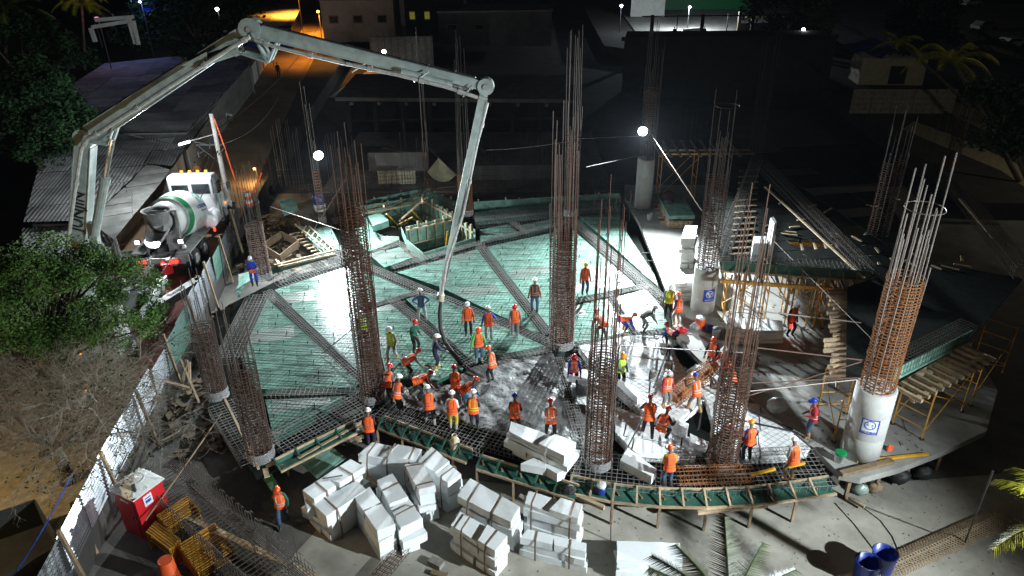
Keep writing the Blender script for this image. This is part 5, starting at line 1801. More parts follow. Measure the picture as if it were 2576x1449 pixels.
# ---------------------------------------------------------------- trees
def leaf_cloud(mb_, centers, n, size, squash=.8):
    for c, r in centers:
        c = Vector(c)
        for _ in range(n):
            d = Vector((R.gauss(0, 1), R.gauss(0, 1), R.gauss(0, 1))).normalized() * r * (R.random() ** .45)
            p = c + Vector((d.x, d.y, d.z * squash))
            a = Vector((R.uniform(-1, 1), R.uniform(-1, 1), R.uniform(-.6, .6))).normalized()
            b = a.cross(Vector((R.uniform(-1, 1), R.uniform(-1, 1), R.uniform(-1, 1)))).normalized()
            s = size * R.uniform(.6, 1.4)
            mb_.add([p - a * s, p + b * s * .55, p + a * s, p - b * s * .55], [(0, 1, 2, 3)])


def tree(name, label, base, crown, radii, n_cl, n_leaf, size, m, trunk_r=.2, cl=(.5, .95), group='trees around the site'):
    base, crown = Vector(base), Vector(crown)
    t = thing(name, label, 'tree', base, 0, group)
    tk = MB().tube([base, base + (crown - base) * .3 + Vector((.15, 0, 0)), base + (crown - base) * .6, crown], [trunk_r, trunk_r * .8, trunk_r * .6, trunk_r * .3], 8)
    cs = []
    for i in range(n_cl):
        d = Vector((R.gauss(0, 1), R.gauss(0, 1), R.gauss(0, 1))).normalized() * (R.uniform(.35, 1) ** .6)
        c = crown + Vector((d.x * radii[0], d.y * radii[1], d.z * radii[2]))
        cs.append((c, R.uniform(*cl)))
        if i % 3 == 0:
            f = base + (crown - base) * R.uniform(.45, .8)
            tk.tube([f, (f + c) / 2 + Vector((0, 0, .2)), c], [trunk_r * .35, trunk_r * .22, trunk_r * .08], 5)
    part(t, 'trunk', tk, 'bark')
    lf = MB()
    leaf_cloud(lf, cs, n_leaf, size)
    part(t, 'crown', lf, m)
    return t


tree('broadleaf_tree', 'big bright green tree in front of the pump truck', G(110, 1150), Q(135, 755, 22.5), (3.7, 2.2, 2.0), 170, 300, .05, 'leaf', .22, (.28, .72))
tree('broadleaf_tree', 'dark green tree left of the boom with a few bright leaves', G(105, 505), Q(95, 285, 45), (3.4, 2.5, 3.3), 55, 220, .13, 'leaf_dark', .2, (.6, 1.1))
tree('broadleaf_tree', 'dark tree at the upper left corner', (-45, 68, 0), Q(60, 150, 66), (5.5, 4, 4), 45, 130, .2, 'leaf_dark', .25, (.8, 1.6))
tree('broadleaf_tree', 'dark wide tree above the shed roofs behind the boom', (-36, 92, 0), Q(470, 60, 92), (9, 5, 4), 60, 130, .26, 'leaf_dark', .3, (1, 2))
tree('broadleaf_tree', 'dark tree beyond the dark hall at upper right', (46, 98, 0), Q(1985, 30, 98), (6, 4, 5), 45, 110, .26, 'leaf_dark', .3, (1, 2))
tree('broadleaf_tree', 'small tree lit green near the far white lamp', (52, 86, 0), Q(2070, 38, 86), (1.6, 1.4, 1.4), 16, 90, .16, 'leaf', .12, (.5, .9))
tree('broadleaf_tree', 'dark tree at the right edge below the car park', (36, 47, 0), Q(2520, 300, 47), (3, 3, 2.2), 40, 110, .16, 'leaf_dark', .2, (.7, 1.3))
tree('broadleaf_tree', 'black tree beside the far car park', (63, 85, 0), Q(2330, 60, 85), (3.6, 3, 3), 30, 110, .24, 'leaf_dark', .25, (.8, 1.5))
# bare tree
bt = thing('bare_tree', 'leafless grey tree with a mass of thin twigs beside the fence', 'tree', G(172, 1215), 0, 'trees around the site')
brm, twm, few = MB(), MB(), MB()
b0 = G(172, 1215)
cc = Q(165, 1005, 20.6)


def grow(p, d, L, r, lv):
    n = 3
    pts, rs = [p], [r]
    for i in range(n):
        d = (d + Vector((R.uniform(-.28, .28), R.uniform(-.28, .28), R.uniform(-.2, .16)))).normalized()
        p = p + d * L / n
        pts.append(p)
        rs.append(r * (1 - .5 * (i + 1) / n))
    (brm if lv < 2 else twm).tube(pts, rs, 6 if lv < 2 else 3, cap=False)
    if lv >= 6:
        if R.random() < .12:
            leaf_cloud(few, [(p, .15)], 4, .05)
        return
    for k in range((4, 4, 4, 4, 3, 3)[lv]):
        q = pts[R.choice((1, 2, 3, 3))]
        nd = (d + Vector((R.uniform(-1, 1), R.uniform(-1, 1), R.uniform(-.55, .5))) * (.95 if lv else 1.1)).normalized()
        grow(q, nd, L * R.uniform(.55, .82), max(r * .5, .0048), lv + 1)


for k in range(10):
    a = k * .63
    d0 = Vector((math.cos(a) * .85, math.sin(a) * .55, .8)).normalized()
    grow(b0 + Vector((0, 0, 1.6)), d0, 2.5, .085, 1)
brm.tube([b0, b0 + Vector((.08, 0, .8)), b0 + Vector((0, 0, 1.8))], [.26, .2, .17], 8)
part(bt, 'trunk', brm, 'bark')
for i in range(15000):
    d_ = Vector((R.gauss(0, 1), R.gauss(0, 1), R.gauss(0, 1))).normalized() * R.random() ** .38
    p_ = cc + Vector((d_.x * 3.3, d_.y * 2.2, d_.z * 2.1 - .1))
    e_ = (Vector((d_.x, d_.y, d_.z * .6)) + Vector((R.uniform(-1, 1), R.uniform(-1, 1), R.uniform(-1, 1))) * .8).normalized() * R.uniform(.12, .4)
    w_ = e_.cross(Vector((R.uniform(-1, 1), R.uniform(-1, 1), R.uniform(-1, 1)))).normalized() * .0045
    twm.add([p_ - w_, p_ + w_, p_ + e_ + w_ * .4, p_ + e_ - w_ * .4], [(0, 1, 2, 3)])
part(bt, 'twigs', twm, 'twig', kind='stuff')
part(bt, 'leaves', few, 'leaf_dark', kind='stuff')


def palm(label, base, top, n, L, m, droop=.9, trunk=True, leafw=.035, a0=0, a1=6.283, group='palms around the site', seg_=12):
    base, top = Vector(base), Vector(top)
    t = thing('palm_tree', label, 'palm', base, 0, group)
    if trunk:
        part(t, 'trunk', MB().tube([base, base + (top - base) * .5 + Vector((.1, 0, 0)), top], [.2, .15, .13], 8), 'bark')
    for i in range(n):
        a = a0 + (a1 - a0) * (i + R.uniform(-.3, .3)) / n
        el = R.uniform(.1, .9)
        fr = MB()
        pts = []
        for k in range(9):
            s = k / 8 * L
            h_ = s * math.cos(el) * (1 - .15 * k / 8)
            z = s * math.sin(el) - droop * (s / L) ** 2 * L * .55
            pts.append(top + Vector((math.cos(a) * h_, math.sin(a) * h_, z)))
        fr.tube(pts, [.03 - .0028 * k for k in range(9)], 4)
        for k in range(1, 9):
            for u_ in range(seg_ // 4):
                p = pts[k - 1] + (pts[k] - pts[k - 1]) * (u_ / (seg_ / 4))
                d = (pts[k] - pts[k - 1]).normalized()
                for s in (-1, 1):
                    sd_ = d.cross(Vector((0, 0, 1)))
                    if sd_.length < .1:
                        sd_ = Vector((1, 0, 0))
                    sd_.normalize()
                    e = (sd_ * s + d * .8 - Vector((0, 0, .45 + R.uniform(0, .3)))).normalized()
                    ll = L * .24 * (1 - abs(k - 4) / 8) * R.uniform(.8, 1.1)
                    w_ = d * leafw
                    fr.add([p - w_, p + w_, p + e * ll], [(0, 1, 2)])
        part(t, 'frond', fr, m)
    return t


palm('palm with dark green fronds rising at the bottom edge before the flat foam stack', (6.2, 8.2, -1.3), Q(1835, 1530, 9.6), 13, 2.1, 'palm_dark', .25, True, .014, seg_=32)
palm('palm with yellow lit fronds at the lower right edge', (15.2, 13.0, -1.3), Q(2690, 1300, 14.6), 13, 2.5, 'palm_y', .8, True, .02, seg_=20)
palm('tall palm at the upper left corner', (-50, 72, 0), Q(15, 20, 68), 12, 4.5, 'palm', 1.0, True, .06)
palm('second palm with a skirt of dead leaves at the upper left', (-48, 84, 0), Q(205, 10, 82), 14, 4.0, 'palm_y', 1.2, True, .06)
palm('palm with a lit frond beyond the cream container', (38, 52, 0), Q(2395, 150, 56), 9, 4.5, 'palm_y', 1.1, True, .06)
palm('small palm with a lit frond right of the blue tarp', (45, 68, 0), Q(2262, 105, 70), 8, 3.2, 'palm_y', 1.0, True, .06)
palm('dark palm at the upper right above the car park', (66, 74, 0), Q(2500, 110, 74), 12, 4.5, 'leaf_dark', 1.0, True, .07)
# ---------------------------------------------------------------- sheds and roofs left of the street
def roof(label, U, z, sheet=(1.1, 3.0), ang_=0.3, m='roof', wall=None, name='shed', slope=(0, 0), h=None, group='sheds along the street', wm='wall'):
    poly = P2(U, z)
    if area(poly) < 0:
        poly = poly[::-1]
    c = (sum(p[0] for p in poly) / len(poly), sum(p[1] for p in poly) / len(poly))
    t = thing(name, label, 'shed', (*c, 0), 0, group)
    c_, s_ = math.cos(ang_), math.sin(ang_)
    loc = [(x * c_ + y * s_, -x * s_ + y * c_) for x, y in poly]
    xs, ys = zip(*loc)
    x = min(xs)
    zf = lambda px, py: z + (px - c[0]) * slope[0] + (py - c[1]) * slope[1]
    while x < max(xs):
        y = min(ys) - R.uniform(0, .4)
        while y < max(ys):
            pc = clip_conv(loc, [(x + .01, y + .01), (x + sheet[0] - .01, y + .01), (x + sheet[0] - .01, y + sheet[1] - .01), (x + .01, y + sheet[1] - .01)])
            if len(pc) > 2 and abs(area(pc)) > .05:
                zz = R.uniform(0, .06)
                w = [(p[0] * c_ - p[1] * s_, p[0] * s_ + p[1] * c_) for p in pc]
                m_ = MB()
                # corrugations run along the sheet's long side
                lo = min(p[0] for p in pc)
                hi = max(p[0] for p in pc)
                k = max(1, int((hi - lo) / .22))
                for q in range(k):
                    x0, x1 = lo + (hi - lo) * q / k, lo + (hi - lo) * (q + 1) / k
                    for xa, xb, za, zb in ((x0, (x0 + x1) / 2, 0, .05), ((x0 + x1) / 2, x1, .05, 0)):
                        pq = clip_conv(pc, [(xa, -999), (xb, -999), (xb, 999), (xa, 999)])
                        if len(pq) > 2:
                            vs = []
                            for p in pq:
                                wx, wy = p[0] * c_ - p[1] * s_, p[0] * s_ + p[1] * c_
                                tt = (p[0] - xa) / max(xb - xa, 1e-6)
                                vs.append((wx, wy, zf(wx, wy) + zz + za + (zb - za) * tt))
                            m_.add(vs, [tuple(range(len(vs)))])
                if m_.f:
                    part(t, 'roof_sheet', m_, m)
            y += sheet[1]
        x += sheet[0]
    if wall:
        for i, (a, b) in enumerate(zip(poly, poly[1:] + poly[:1])):
            ins = lambda p: (c[0] + (p[0] - c[0]) * .93, c[1] + (p[1] - c[1]) * .93)
            a, b = ins(a), ins(b)
            part(t, 'wall', MB().beam((*a, z / 2 - .2), (*b, z / 2 - .2), .1, z - .4), wm)
    else:
        for p in poly:
            p = (c[0] + (p[0] - c[0]) * .95, c[1] + (p[1] - c[1]) * .95)
            part(t, 'post', MB().beam((*p, 0), (*p, zf(*p) - .05), .1, .1), 'grey')
    return t


roof('shed with a pale corrugated roof lit beside the mixer truck', [(371, 411), (430, 430), (287, 605), (222, 556), (333, 456)], 2.6, (1.0, 2.6), -1.1, 'roof_lit')
roof('low shed with ribbed roof at the boom foot', [(222, 562), (287, 612), (268, 645), (200, 660)], 2.3, (1.0, 2.0), 0.6, 'roof_lit')
roof('wide shed with a flat grey roof behind the boom foot', [(60, 560), (100, 412), (205, 345), (300, 338), (466, 370), (432, 420), (370, 412), (330, 452), (222, 556)], 2.9, (2.4, 3.4), .25, 'roof', True)
roof('grey patched roof shed left of the boom foot', [(55, 575), (215, 570), (190, 690), (60, 640)], 2.4, (2.4, 3.0), .2, 'roof', True)
roof('long dark shed roof under the second boom section', [(160, 228), (262, 160), (480, 140), (640, 150), (560, 240), (470, 330), (300, 332), (215, 300)], 3.2, (3, 3.4), .2, 'roof', True)
roof('brown roofed shed with poles left of the street', [(300, 334), (390, 250), (560, 245), (470, 370)], 2.6, (2.4, 3), .2, 'roof', True)
roof('dark roof with a blue wall by the orange lit street', [(540, 40), (700, 10), (758, 18), (735, 65), (640, 70)], 3.2, (3, 4), .2, 'roof', True, wm='bplastic')
roof('pale pergola roof among the trees at upper left', [(232, 40), (340, 22), (352, 50), (240, 62)], 3.4, (3, 4), .2, 'roof')
for i, (x, y, hh) in enumerate(((470, 395, 3), (520, 350, 3), (585, 290, 3), (610, 255, 3), (640, 235, 2.6), (690, 170, 2.6))):
    a = G(x, y)
    lumber('fence_post', ('pale post by the street near the pole', 'pale post by the street near the white shirt person', 'post at the shed corner by the stooping person', 'post in the street beyond the stooping person', 'short post near the bright far street', 'post near the dark figure up the street')[i], a, a + Vector((0, 0, hh)), .1, .1, 'grey', 'post', 'posts along the street')
# white board wall along the street
wl = thing('board_wall', 'pale board wall with leaning sheets along the left side of the street', 'wall', G(495, 385))
wp = resample([G2(425, 440), G2(560, 330), G2(625, 240), G2(672, 160)], 1.3)
for a, b in zip(wp, wp[1:]):
    part(wl, 'wall_sheet', MB().beam((a[0], a[1], 1.1), (b[0], b[1], 1.1), .04, 2.1 + R.uniform(-.2, .1)), 'wallw' if R.random() < .6 else 'wall')
# ---------------------------------------------------------------- utility pole
pb_ = G(584, 548)
pt = Q(533, 285, pb_.y)
pole = thing('utility_pole', 'grey utility pole with a cluttered frame and wires beside the truck cab', 'utility pole', pb_)
part(pole, 'shaft', MB().tube([pb_, (pb_.x, pb_.y, pt.z)], [.19, .13], 10), 'pole')
fr = MB()
fz_ = Q(545, 375, pb_.y).z
top_ = Vector((pb_.x, pb_.y, fz_))
for k in range(6):
    a = top_ + Vector((R.uniform(-1.3, .3), R.uniform(-.4, .4), R.uniform(-.8, .5)))
    fr.beam(a, a + Vector((R.uniform(-1, 1), R.uniform(-.3, .3), R.uniform(-.7, .7))), .06, .06)
fr.beam(top_ + Vector((-1.4, 0, .3)), top_ + Vector((.5, 0, .3)), .09, .09)
fr.beam(top_ + Vector((-1.3, 0, .3)), top_ + Vector((-.1, 0, -.9)), .07, .07)
part(pole, 'crossarm', fr, 'dark')
lp = part(pole, 'lamp_arm', MB().beam(top_ + Vector((0, 0, 1.0)), top_ + Vector((-1.8, -.3, .6)), .05, .05), 'grey')
part(lp, 'lamp_head', MB().beam(top_ + Vector((-1.6, -.3, .62)), top_ + Vector((-2.3, -.4, .45)), .22, .12), 'lamp_small')
L_ = bpy.data.lights.new('pole_fill_light', 'POINT')
L_.energy, L_.color, L_.shadow_soft_size = 1500, (.92, .97, 1), .15
lo = bpy.data.objects.new('pole_fill_light', L_)
COL.objects.link(lo)
lo.parent = pole
lo.location = top_ + Vector((-1.4, -4.5, 1.6)) - pole.location  # light set off the lamp head, over the truck, to brighten it
part(pole, 'cable', MB().tube([top_ + Vector((.15, 0, 2)), top_ + Vector((.5, -.1, 0)), top_ + Vector((.8, -.1, -2.6)), top_ + Vector((1.9, -.1, -3.0)), top_ + Vector((2.6, -.1, -1.6))], .045, 6), 'oplastic')


def wire(label, a, b, sag=.6, r=.02, m='black'):
    a, b = Vector(a), Vector(b)
    pts = [a + (b - a) * (k / 10) - Vector((0, 0, sag * 4 * (k / 10) * (1 - k / 10))) for k in range(11)]
    return single('power_cable', MB().tube(pts, r, 5), m, label, 'cable', 'power cables from the utility pole')


wire('black cable sagging from the pole across the mixer drum to the pump', top_, Q(405, 690, 36), .5, .03)
wire('black cable with knots crossing the drum beside the other one', top_ + Vector((-.4, 0, 0)), Q(395, 640, 38), .5, .022)
wire('cable running from the pole up the orange lit street', top_ + Vector((.2, 0, .3)), Q(700, 245, 75), .8, .03, 'grey')
wire('long cable from the pole to the far street pole', top_ + Vector((.2, 0, 1.3)), Q(818, 30, 120), 1.5, .03)
wire('blue cable in front of the fence at the lower left corner', Q(40, 1440, 14.0), Q(185, 1185, 19), .1, .02, 'tarp')
wire('rusty rope from the toilet up to the deck corner', Q(365, 1310, 19), Q(556, 1040, 24), .05, .03, 'timber_dark')
# ---------------------------------------------------------------- lower left yard
tb = G(378, 1322, -1.3)
toi = thing('portable_toilet', 'red portable toilet with a white ribbed roof by the fence', 'portable toilet', tb, rad(-28))
TL = lambda m_: m_
part(toi, 'cabin', MB().box((0, 0, 1.0), (1.15, 1.15, 2.0)), 'redplastic', True)
dr_ = part(toi, 'door', MB().box((0, -.585, 1.0), (.8, .03, 1.8)), 'redplastic', True)
part(dr_, 'handle', MB().box((.3, -.61, 1.0), (.1, .03, .16)), 'black', True)
rf = MB()
n = 8
for i in range(n):
    for j in range(n):
        def rz_(u_, v_):
            return 2.05 + .26 * (1 - (2 * u_ - 1) ** 2) * (1 - (2 * v_ - 1) ** 2) ** .5 if abs(2 * v_ - 1) < 1 else 2.05
        P4 = []
        for u_, v_ in ((i, j), (i + 1, j), (i + 1, j + 1), (i, j + 1)):
            u_, v_ = u_ / n, v_ / n
            P4.append(((u_ - .5) * 1.3, (v_ - .5) * 1.3, rz_(u_, v_)))
        rf.add(P4, [(0, 1, 2, 3)])
rf.box((0, 0, 2.02), (1.3, 1.3, .06))
rfo = part(toi, 'roof', rf, 'whiteplastic', True)
rb = MB()
for k in range(8):
    a = k * math.pi / 4
    m_ = .62 if k % 2 == 0 else .8
    rb.beam((0, 0, 2.325), (m_ * math.cos(a) * .98, m_ * math.sin(a) * .98, 2.10), .05, .05)
rb.ring((0, 0, 2.27), .3, .02, 20, 4)
part(rfo, 'roof_rib', rb, 'whiteplastic', True)
part(rfo, 'vent_pipe', MB().cyl((.4, -.35, 2.05), (.4, -.35, 2.42), .07, n=10), 'dark', True)
sg = part(toi, 'sign', MB().box((.58, -.1, 1.62), (.02, .34, .44)), 'signwhite', True)
part(sg, 'sign_print', MB().box((.592, -.1, 1.72), (.006, .24, .05)).box((.592, -.1, 1.58), (.006, .22, .12)), 'signblue', True)
part(toi, 'side_sign', MB().box((0, -.60, 1.72), (.42, .01, .09)), 'signwhite', True)
# yellow scaffold frames piled on edge
ys = thing('scaffold_frame_pile', 'pile of yellow scaffold frames stacked behind the rebar cage', 'scaffold frames', G(470, 1370, -1.3))
for (x0, y0, x1, y1, nn, zz) in ((400, 1310, 475, 1262, 9, .25), (450, 1372, 540, 1318, 16, .0), (392, 1318, 452, 1362, 6, .1)):
    a, b = G(x0, y0, -1.3 + .9), G(x1, y1, -1.3 + .9)
    d = (b - a).normalized()
    nrm_ = Vector((d.y, -d.x, 0))
    for k in range(nn):
        o_ = nrm_ * (k * .075) - Vector((0, 0, k * .03))
        part(ys, 'frame_tube', MB().beam(a + o_ + Vector((0, 0, zz)), b + o_ + Vector((0, 0, zz)), .05, .05).beam(a + o_ + Vector((0, 0, zz)), a + o_ - Vector((0, 0, .8)), .05, .05).beam(b + o_ + Vector((0, 0, zz)), b + o_ - Vector((0, 0, .8)), .05, .05).beam(a + o_ + Vector((0, 0, zz - .35)), b + o_ + Vector((0, 0, zz - .35)), .035, .035), 'yellow_f')
bd_ = thing('traffic_drum', 'orange plastic traffic drum at the bottom edge left of the rebar cage', 'traffic drum', G(432, 1462, -1.3))
part(bd_, 'barrel', MB().lathe((0, 0, 0), [(.38, 0), (.38, .06), (.31, .08), (.30, .35), (.285, .37), (.28, .65), (.265, .67), (.255, .95), (.22, 1.0), (.18, 1.0)], 20), 'oplastic', True, True)
part(bd_, 'rim', MB().ring((0, 0, .98), .22, .03, 20, 6), 'oplastic', True)
b2 = thing('traffic_drum', 'orange and white striped traffic drum in the street behind the ringed cage', 'traffic drum', G(628, 520, 0))
for k in range(4):
    part(b2, 'band', MB().lathe((0, 0, k * .26 + .04), [(.28 - k * .02, 0), (.26 - k * .02, .26)], 16), 'oplastic' if k % 2 == 0 else 'signwhite', True)
part(b2, 'base', MB().lathe((0, 0, 0), [(.38, 0), (.36, .05)], 16), 'black', True)
# dark skip at the lower left corner
sk_ = thing('skip_container', 'dark open container at the lower left corner outside the fence', 'container', G(45, 1400, 0))
for a, b in (((-30, 1335), (100, 1290)), ((100, 1290), (165, 1400)), ((165, 1400), (0, 1500))):
    part(sk_, 'side', MB().beam(G(*a, .6), G(*b, .6), .06, 1.2), 'dark')
part(sk_, 'base', MB().prism(P2([(-30, 1340), (100, 1295), (160, 1400), (0, 1490)], .1), .0, .1), 'dark')
# long rebar wall cage at lower left
a, b = G(462, 1195, -.6), G(800, 1480, -.6)
wc = thing('wall_cage', 'long dark rebar wall cage with hooked starter bars at lower left', 'rebar cage', (a + b) / 2 - Vector((0, 0, .7)))
d = (b - a)
L = d.length
dn = d.normalized()
nrm_ = Vector((dn.y, -dn.x, 0))
if nrm_.y > 0:
    nrm_ = -nrm_
for side in (0, 1.5):
    for z in [-1.2 + .16 * k for k in range(9)]:
        o_ = nrm_ * side
        part(wc, 'bar', MB().tube([Vector((a.x, a.y, z)) + o_, Vector((b.x, b.y, z)) + o_], .012, 4), 'steel')
s = 0.1
while s < L:
    p = a + dn * s
    for side in (0, 1.5):
        o_ = nrm_ * side
        q = Vector((p.x, p.y, -1.3)) + o_
        zt = .15 if side else .55 + R.uniform(-.1, .3) - .4 * s / L
        hk = [q, q + Vector((0, 0, zt + 1.3)), q + Vector((.05, -.05, zt + 1.38)), q + Vector((.14, -.1, zt + 1.3))]
        part(wc, 'hooked_bar', MB().tube(hk, .012, 4), 'steel')
    part(wc, 'tie', MB().tube([Vector((p.x, p.y, .1)), Vector((p.x, p.y, .1)) + nrm_ * 1.5], .011, 4), 'steel')
    part(wc, 'tie', MB().tube([Vector((p.x, p.y, -.5)), Vector((p.x, p.y, -.5)) + nrm_ * 1.5], .011, 4), 'steel')
    s += .2
for k in range(5):
    part(wc, 'long_bar', MB().tube([Vector((a.x, a.y, .12)) + nrm_ * (.2 + .06 * k) - dn * .3, Vector((b.x, b.y, .12)) + nrm_ * (.25 + .05 * k)], .02, 5), 'steel')
lumber('timber_beam', 'pale timber running inside the long rebar wall cage', G(470, 1300, -.5), G(800, 1455, -.5), .22, .07, 'timber')
cage('rusty slab cage crossing the pale floor below the nearest foam bundle', G2(1035, 1365, -1.3), G2(945, 1470, -1.3), .5, .2, 7, zt=-1.05, m='rust')
for i in range(7):
    p = G(R.uniform(560, 760), R.uniform(1405, 1450), -1.3)
    single('starter_bar', MB().tube([p, p + Vector((R.uniform(-.15, .15), R.uniform(-.1, .1), R.uniform(.9, 1.5)))], .012, 4), 'rust', 'thin rusty starter bar standing on the floor by the wall cage', 'steel bar', 'starter bars on the lower floor')
# rubble beside the deck
rb_ = MB()
for i in range(160):
    p = Vector(G(R.uniform(440, 640), R.uniform(760, 1150), -1.2))
    p.x += R.uniform(-.5, .5)
    rb_.box(p, (R.uniform(.1, .7), R.uniform(.1, .3), R.uniform(.03, .15)), R.uniform(0, 3))
for i in range(120):
    p = Vector(G(R.uniform(600, 760), R.uniform(540, 680), -.9))
    rb_.box(p, (R.uniform(.1, .8), R.uniform(.1, .3), R.uniform(.03, .2)), R.uniform(0, 3))
stuff('rubble', rb_, 'timber_dark', None, 'scattered scrap wood and rubble in the dark strip beside the deck', 'rubble')
# ---------------------------------------------------------------- dark upper deck on the right
def P3(lst, z):
    return [G2(x, y, z) for x, y in lst]


a = Vector(G2(1812, 676, 2.75))
b = Vector(G2(2182, 702, 2.75))
ud = thing('upper_deck', 'dark formwork deck on scaffolds above the old slab', 'formwork deck', (*((a + b) / 2), 0), 0)
poly = [tuple(a), tuple(b), (b.x + 3.5, b.y + 2), (b.x + 9, b.y + 22), (a.x + 3.5, a.y + 19), (a.x + 1.8, a.y + 9)]
c_, s_ = math.cos(.15), math.sin(.15)
loc = [(x * c_ + y * s_, -x * s_ + y * c_) for x, y in poly]
xs, ys = zip(*loc)
y = min(ys)
while y < max(ys):
    x = min(xs)
    while x < max(xs):
        if R.random() < .88:
            pc = clip_conv([(p[0], p[1]) for p in (loc if area(loc) > 0 else loc[::-1])], [(x + .02, y + .02), (x + 2.38, y + .02), (x + 2.38, y + 1.16), (x + .02, y + 1.16)])
            if len(pc) > 2 and abs(area(pc)) > .05:
                part(ud, 'deck_panel', MB().prism([(p[0] * c_ - p[1] * s_, p[0] * s_ + p[1] * c_) for p in pc], 2.72, 2.75), 'soffit')  # near black board: the deck's lack of light is in the colour
        x += 2.44
    y += 1.22
d = (b - a)
L = d.length
dn = d.normalized()
nn = Vector((dn.y, -dn.x))
part(ud, 'edge_board', MB().beam((*(a + nn * .05), 2.95), (*(b + nn * .05), 2.95), .04, .5), 'ply_dark')  # darker plywood copy carries the shade on this edge
part(ud, 'edge_rail', MB().beam((*(a + nn * .12), 2.68), (*(b + nn * .12), 2.68), .08, .1), 'timber')
k = .1
while k < L:
    p = a + dn * k
    part(ud, 'joist', MB().beam((*(p + nn * R.uniform(.7, 1.1) + dn * R.uniform(-.1, .25)), 2.6), (*(p - nn * 6), 2.6), .1, .14), 'timber_dark')
    if k < L * .98:
        part(ud, 'brace', MB().beam((*(p + nn * .6), 2.68), (*(p + nn * .06), 3.1), .06, .06), 'timber_dark')
    k += .62
for s in (.75, -2.2, -4.5):
    part(ud, 'primary_beam', MB().beam((*(a + nn * s), 2.45), (*(b + nn * s), 2.45), .12, .18), 'yellow_f')
# left edge of the second bay: joist ends
a2, b2 = Vector(G2(2132, 722, 2.75)), Vector(G2(2128, 952, 2.75))
poly2 = [tuple(a2), tuple(b2), (b2.x + 2.0, b2.y - .2), G2(2430, 862, 2.75), G2(2576, 700, 2.75), (b.x + 3.6, b.y + 1.9)]
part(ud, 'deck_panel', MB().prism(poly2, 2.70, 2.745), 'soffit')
L2 = (b2 - a2).length
d2 = (b2 - a2).normalized()
k = .15
while k < L2:
    p = a2 + d2 * k
    part(ud, 'joist', MB().beam((p.x - R.uniform(.5, .9), p.y, 2.55), (p.x + 3.5, p.y + .3, 2.55), .16, .16), 'timber')
    k += .42
part(ud, 'primary_beam', MB().beam((*(a2 - Vector((.25, 0))), 2.38), (*(b2 - Vector((.25, 0))), 2.38), .12, .16), 'timber')
for i in range(16):  # random props and braces added to block light from the floor below
    p = a + dn * R.uniform(.3, L) - nn * R.uniform(-.3, 4.5)
    part(ud, 'prop', MB().tube([(p.x, p.y, 0), (p.x, p.y, 2.5)], .045, 6), 'timber_dark' if i % 2 else 'yellow_f')
for i in range(9):
    p = a + dn * R.uniform(.3, L) - nn * R.uniform(0, 3)
    part(ud, 'blocker_brace', MB().beam((p.x, p.y, R.uniform(0, 1)), (p.x + R.uniform(-1.5, 1.5), p.y + R.uniform(-.5, .5), R.uniform(1.4, 2.4)), .1, .05), 'timber_dark')
a3, b3 = Vector(G2(2243, 962, 2.75)), Vector(G2(2436, 862, 2.75))
d3 = (b3 - a3).normalized()
n3 = Vector((d3.y, -d3.x))
part(ud, 'edge_board', MB().beam((*a3, 3.05), (*b3, 3.05), .04, .6), 'ply')
k = 0.1
while k < (b3 - a3).length:
    p = a3 + d3 * k
    part(ud, 'joist', MB().beam((*(p + n3 * 1.2), 2.58), (*(p - n3 * 1.5), 2.58), .13, .14), 'timber')
    k += .45
part(ud, 'primary_beam', MB().beam((*(a3 + n3 * .9), 2.45), (*(b3 + n3 * .9), 2.45), .15, .14), 'timber')


def scaffold(label, a, b, h, w=1.2, group='yellow scaffold towers', z=0.0, m='yellow_f'):
    a, b = Vector((*a, z)), Vector((*b, z))
    t = thing('scaffold_tower', label, 'scaffold', a, 0, group)
    d_ = (b - a).normalized()
    n_ = Vector((-d_.y, d_.x, 0))
    Z = Vector((0, 0, 1))
    for p in (a, b):
        for s in (0, w):
            part(t, 'standard', MB().tube([p + n_ * s, p + n_ * s + Z * h], .032, 6), m)
            part(t, 'base_plate', MB().box(p + n_ * s + Z * .02, (.16, .16, .03)), 'dark')
        for zz in (.5, 1.1, 1.7, h - .05):
            if zz < h:
                part(t, 'rung', MB().tube([p + Z * zz, p + n_ * w + Z * zz], .024, 5), m)
    for s in (0, w):
        part(t, 'brace', MB().tube([a + n_ * s + Z * .4, b + n_ * s + Z * (h - .3)], .02, 5), m)
        part(t, 'brace', MB().tube([b + n_ * s + Z * .4, a + n_ * s + Z * (h - .3)], .02, 5), m)
    return t


scaffold('yellow scaffold left under the edge of the upper deck near the blue sign', a + dn * .4 + nn * .4, a + dn * 2.4 + nn * .4, 2.3)
scaffold('yellow scaffold in the middle under the upper deck edge', a + dn * 3.4 + nn * .3, a + dn * 5.2 + nn * .3, 2.3)
scaffold('yellow scaffold right under the upper deck edge by the lamp holder', a + dn * 6.4 + nn * .3, a + dn * 8.2 + nn * .3, 2.3)
scaffold('yellow scaffold behind the joist ends left of the big right column', (a2.x - .2, a2.y - 2), (a2.x - .2, a2.y - 4.6), 2.3)
scaffold('yellow scaffold close left of the big right column', (b2.x - .1, b2.y + 1.4), (b2.x - .1, b2.y - .4), 2.3)
scaffold('tall yellow scaffold right of the big right column', G2(2318, 1105), G2(2418, 1035), 2.4)
scaffold('leaning outer yellow scaffold at the dark right edge', G2(2440, 1020), G2(2520, 940), 2.4)
q = Q(1668, 420, 49)
sc2 = scaffold('orange scaffold carrying planks right of the right floodlight', G2(1657, 508), G2(1745, 508), 3.5, 1.4)
for i in range(9):
    x = 1650 + i * 24
    part(sc2, 'plank', MB().beam(G(x, 512, 0) + Vector((0, -.4, 3.55)), G(x, 512, 0) + Vector((.1, 3.2, 3.6)), .16, .06), 'timber')
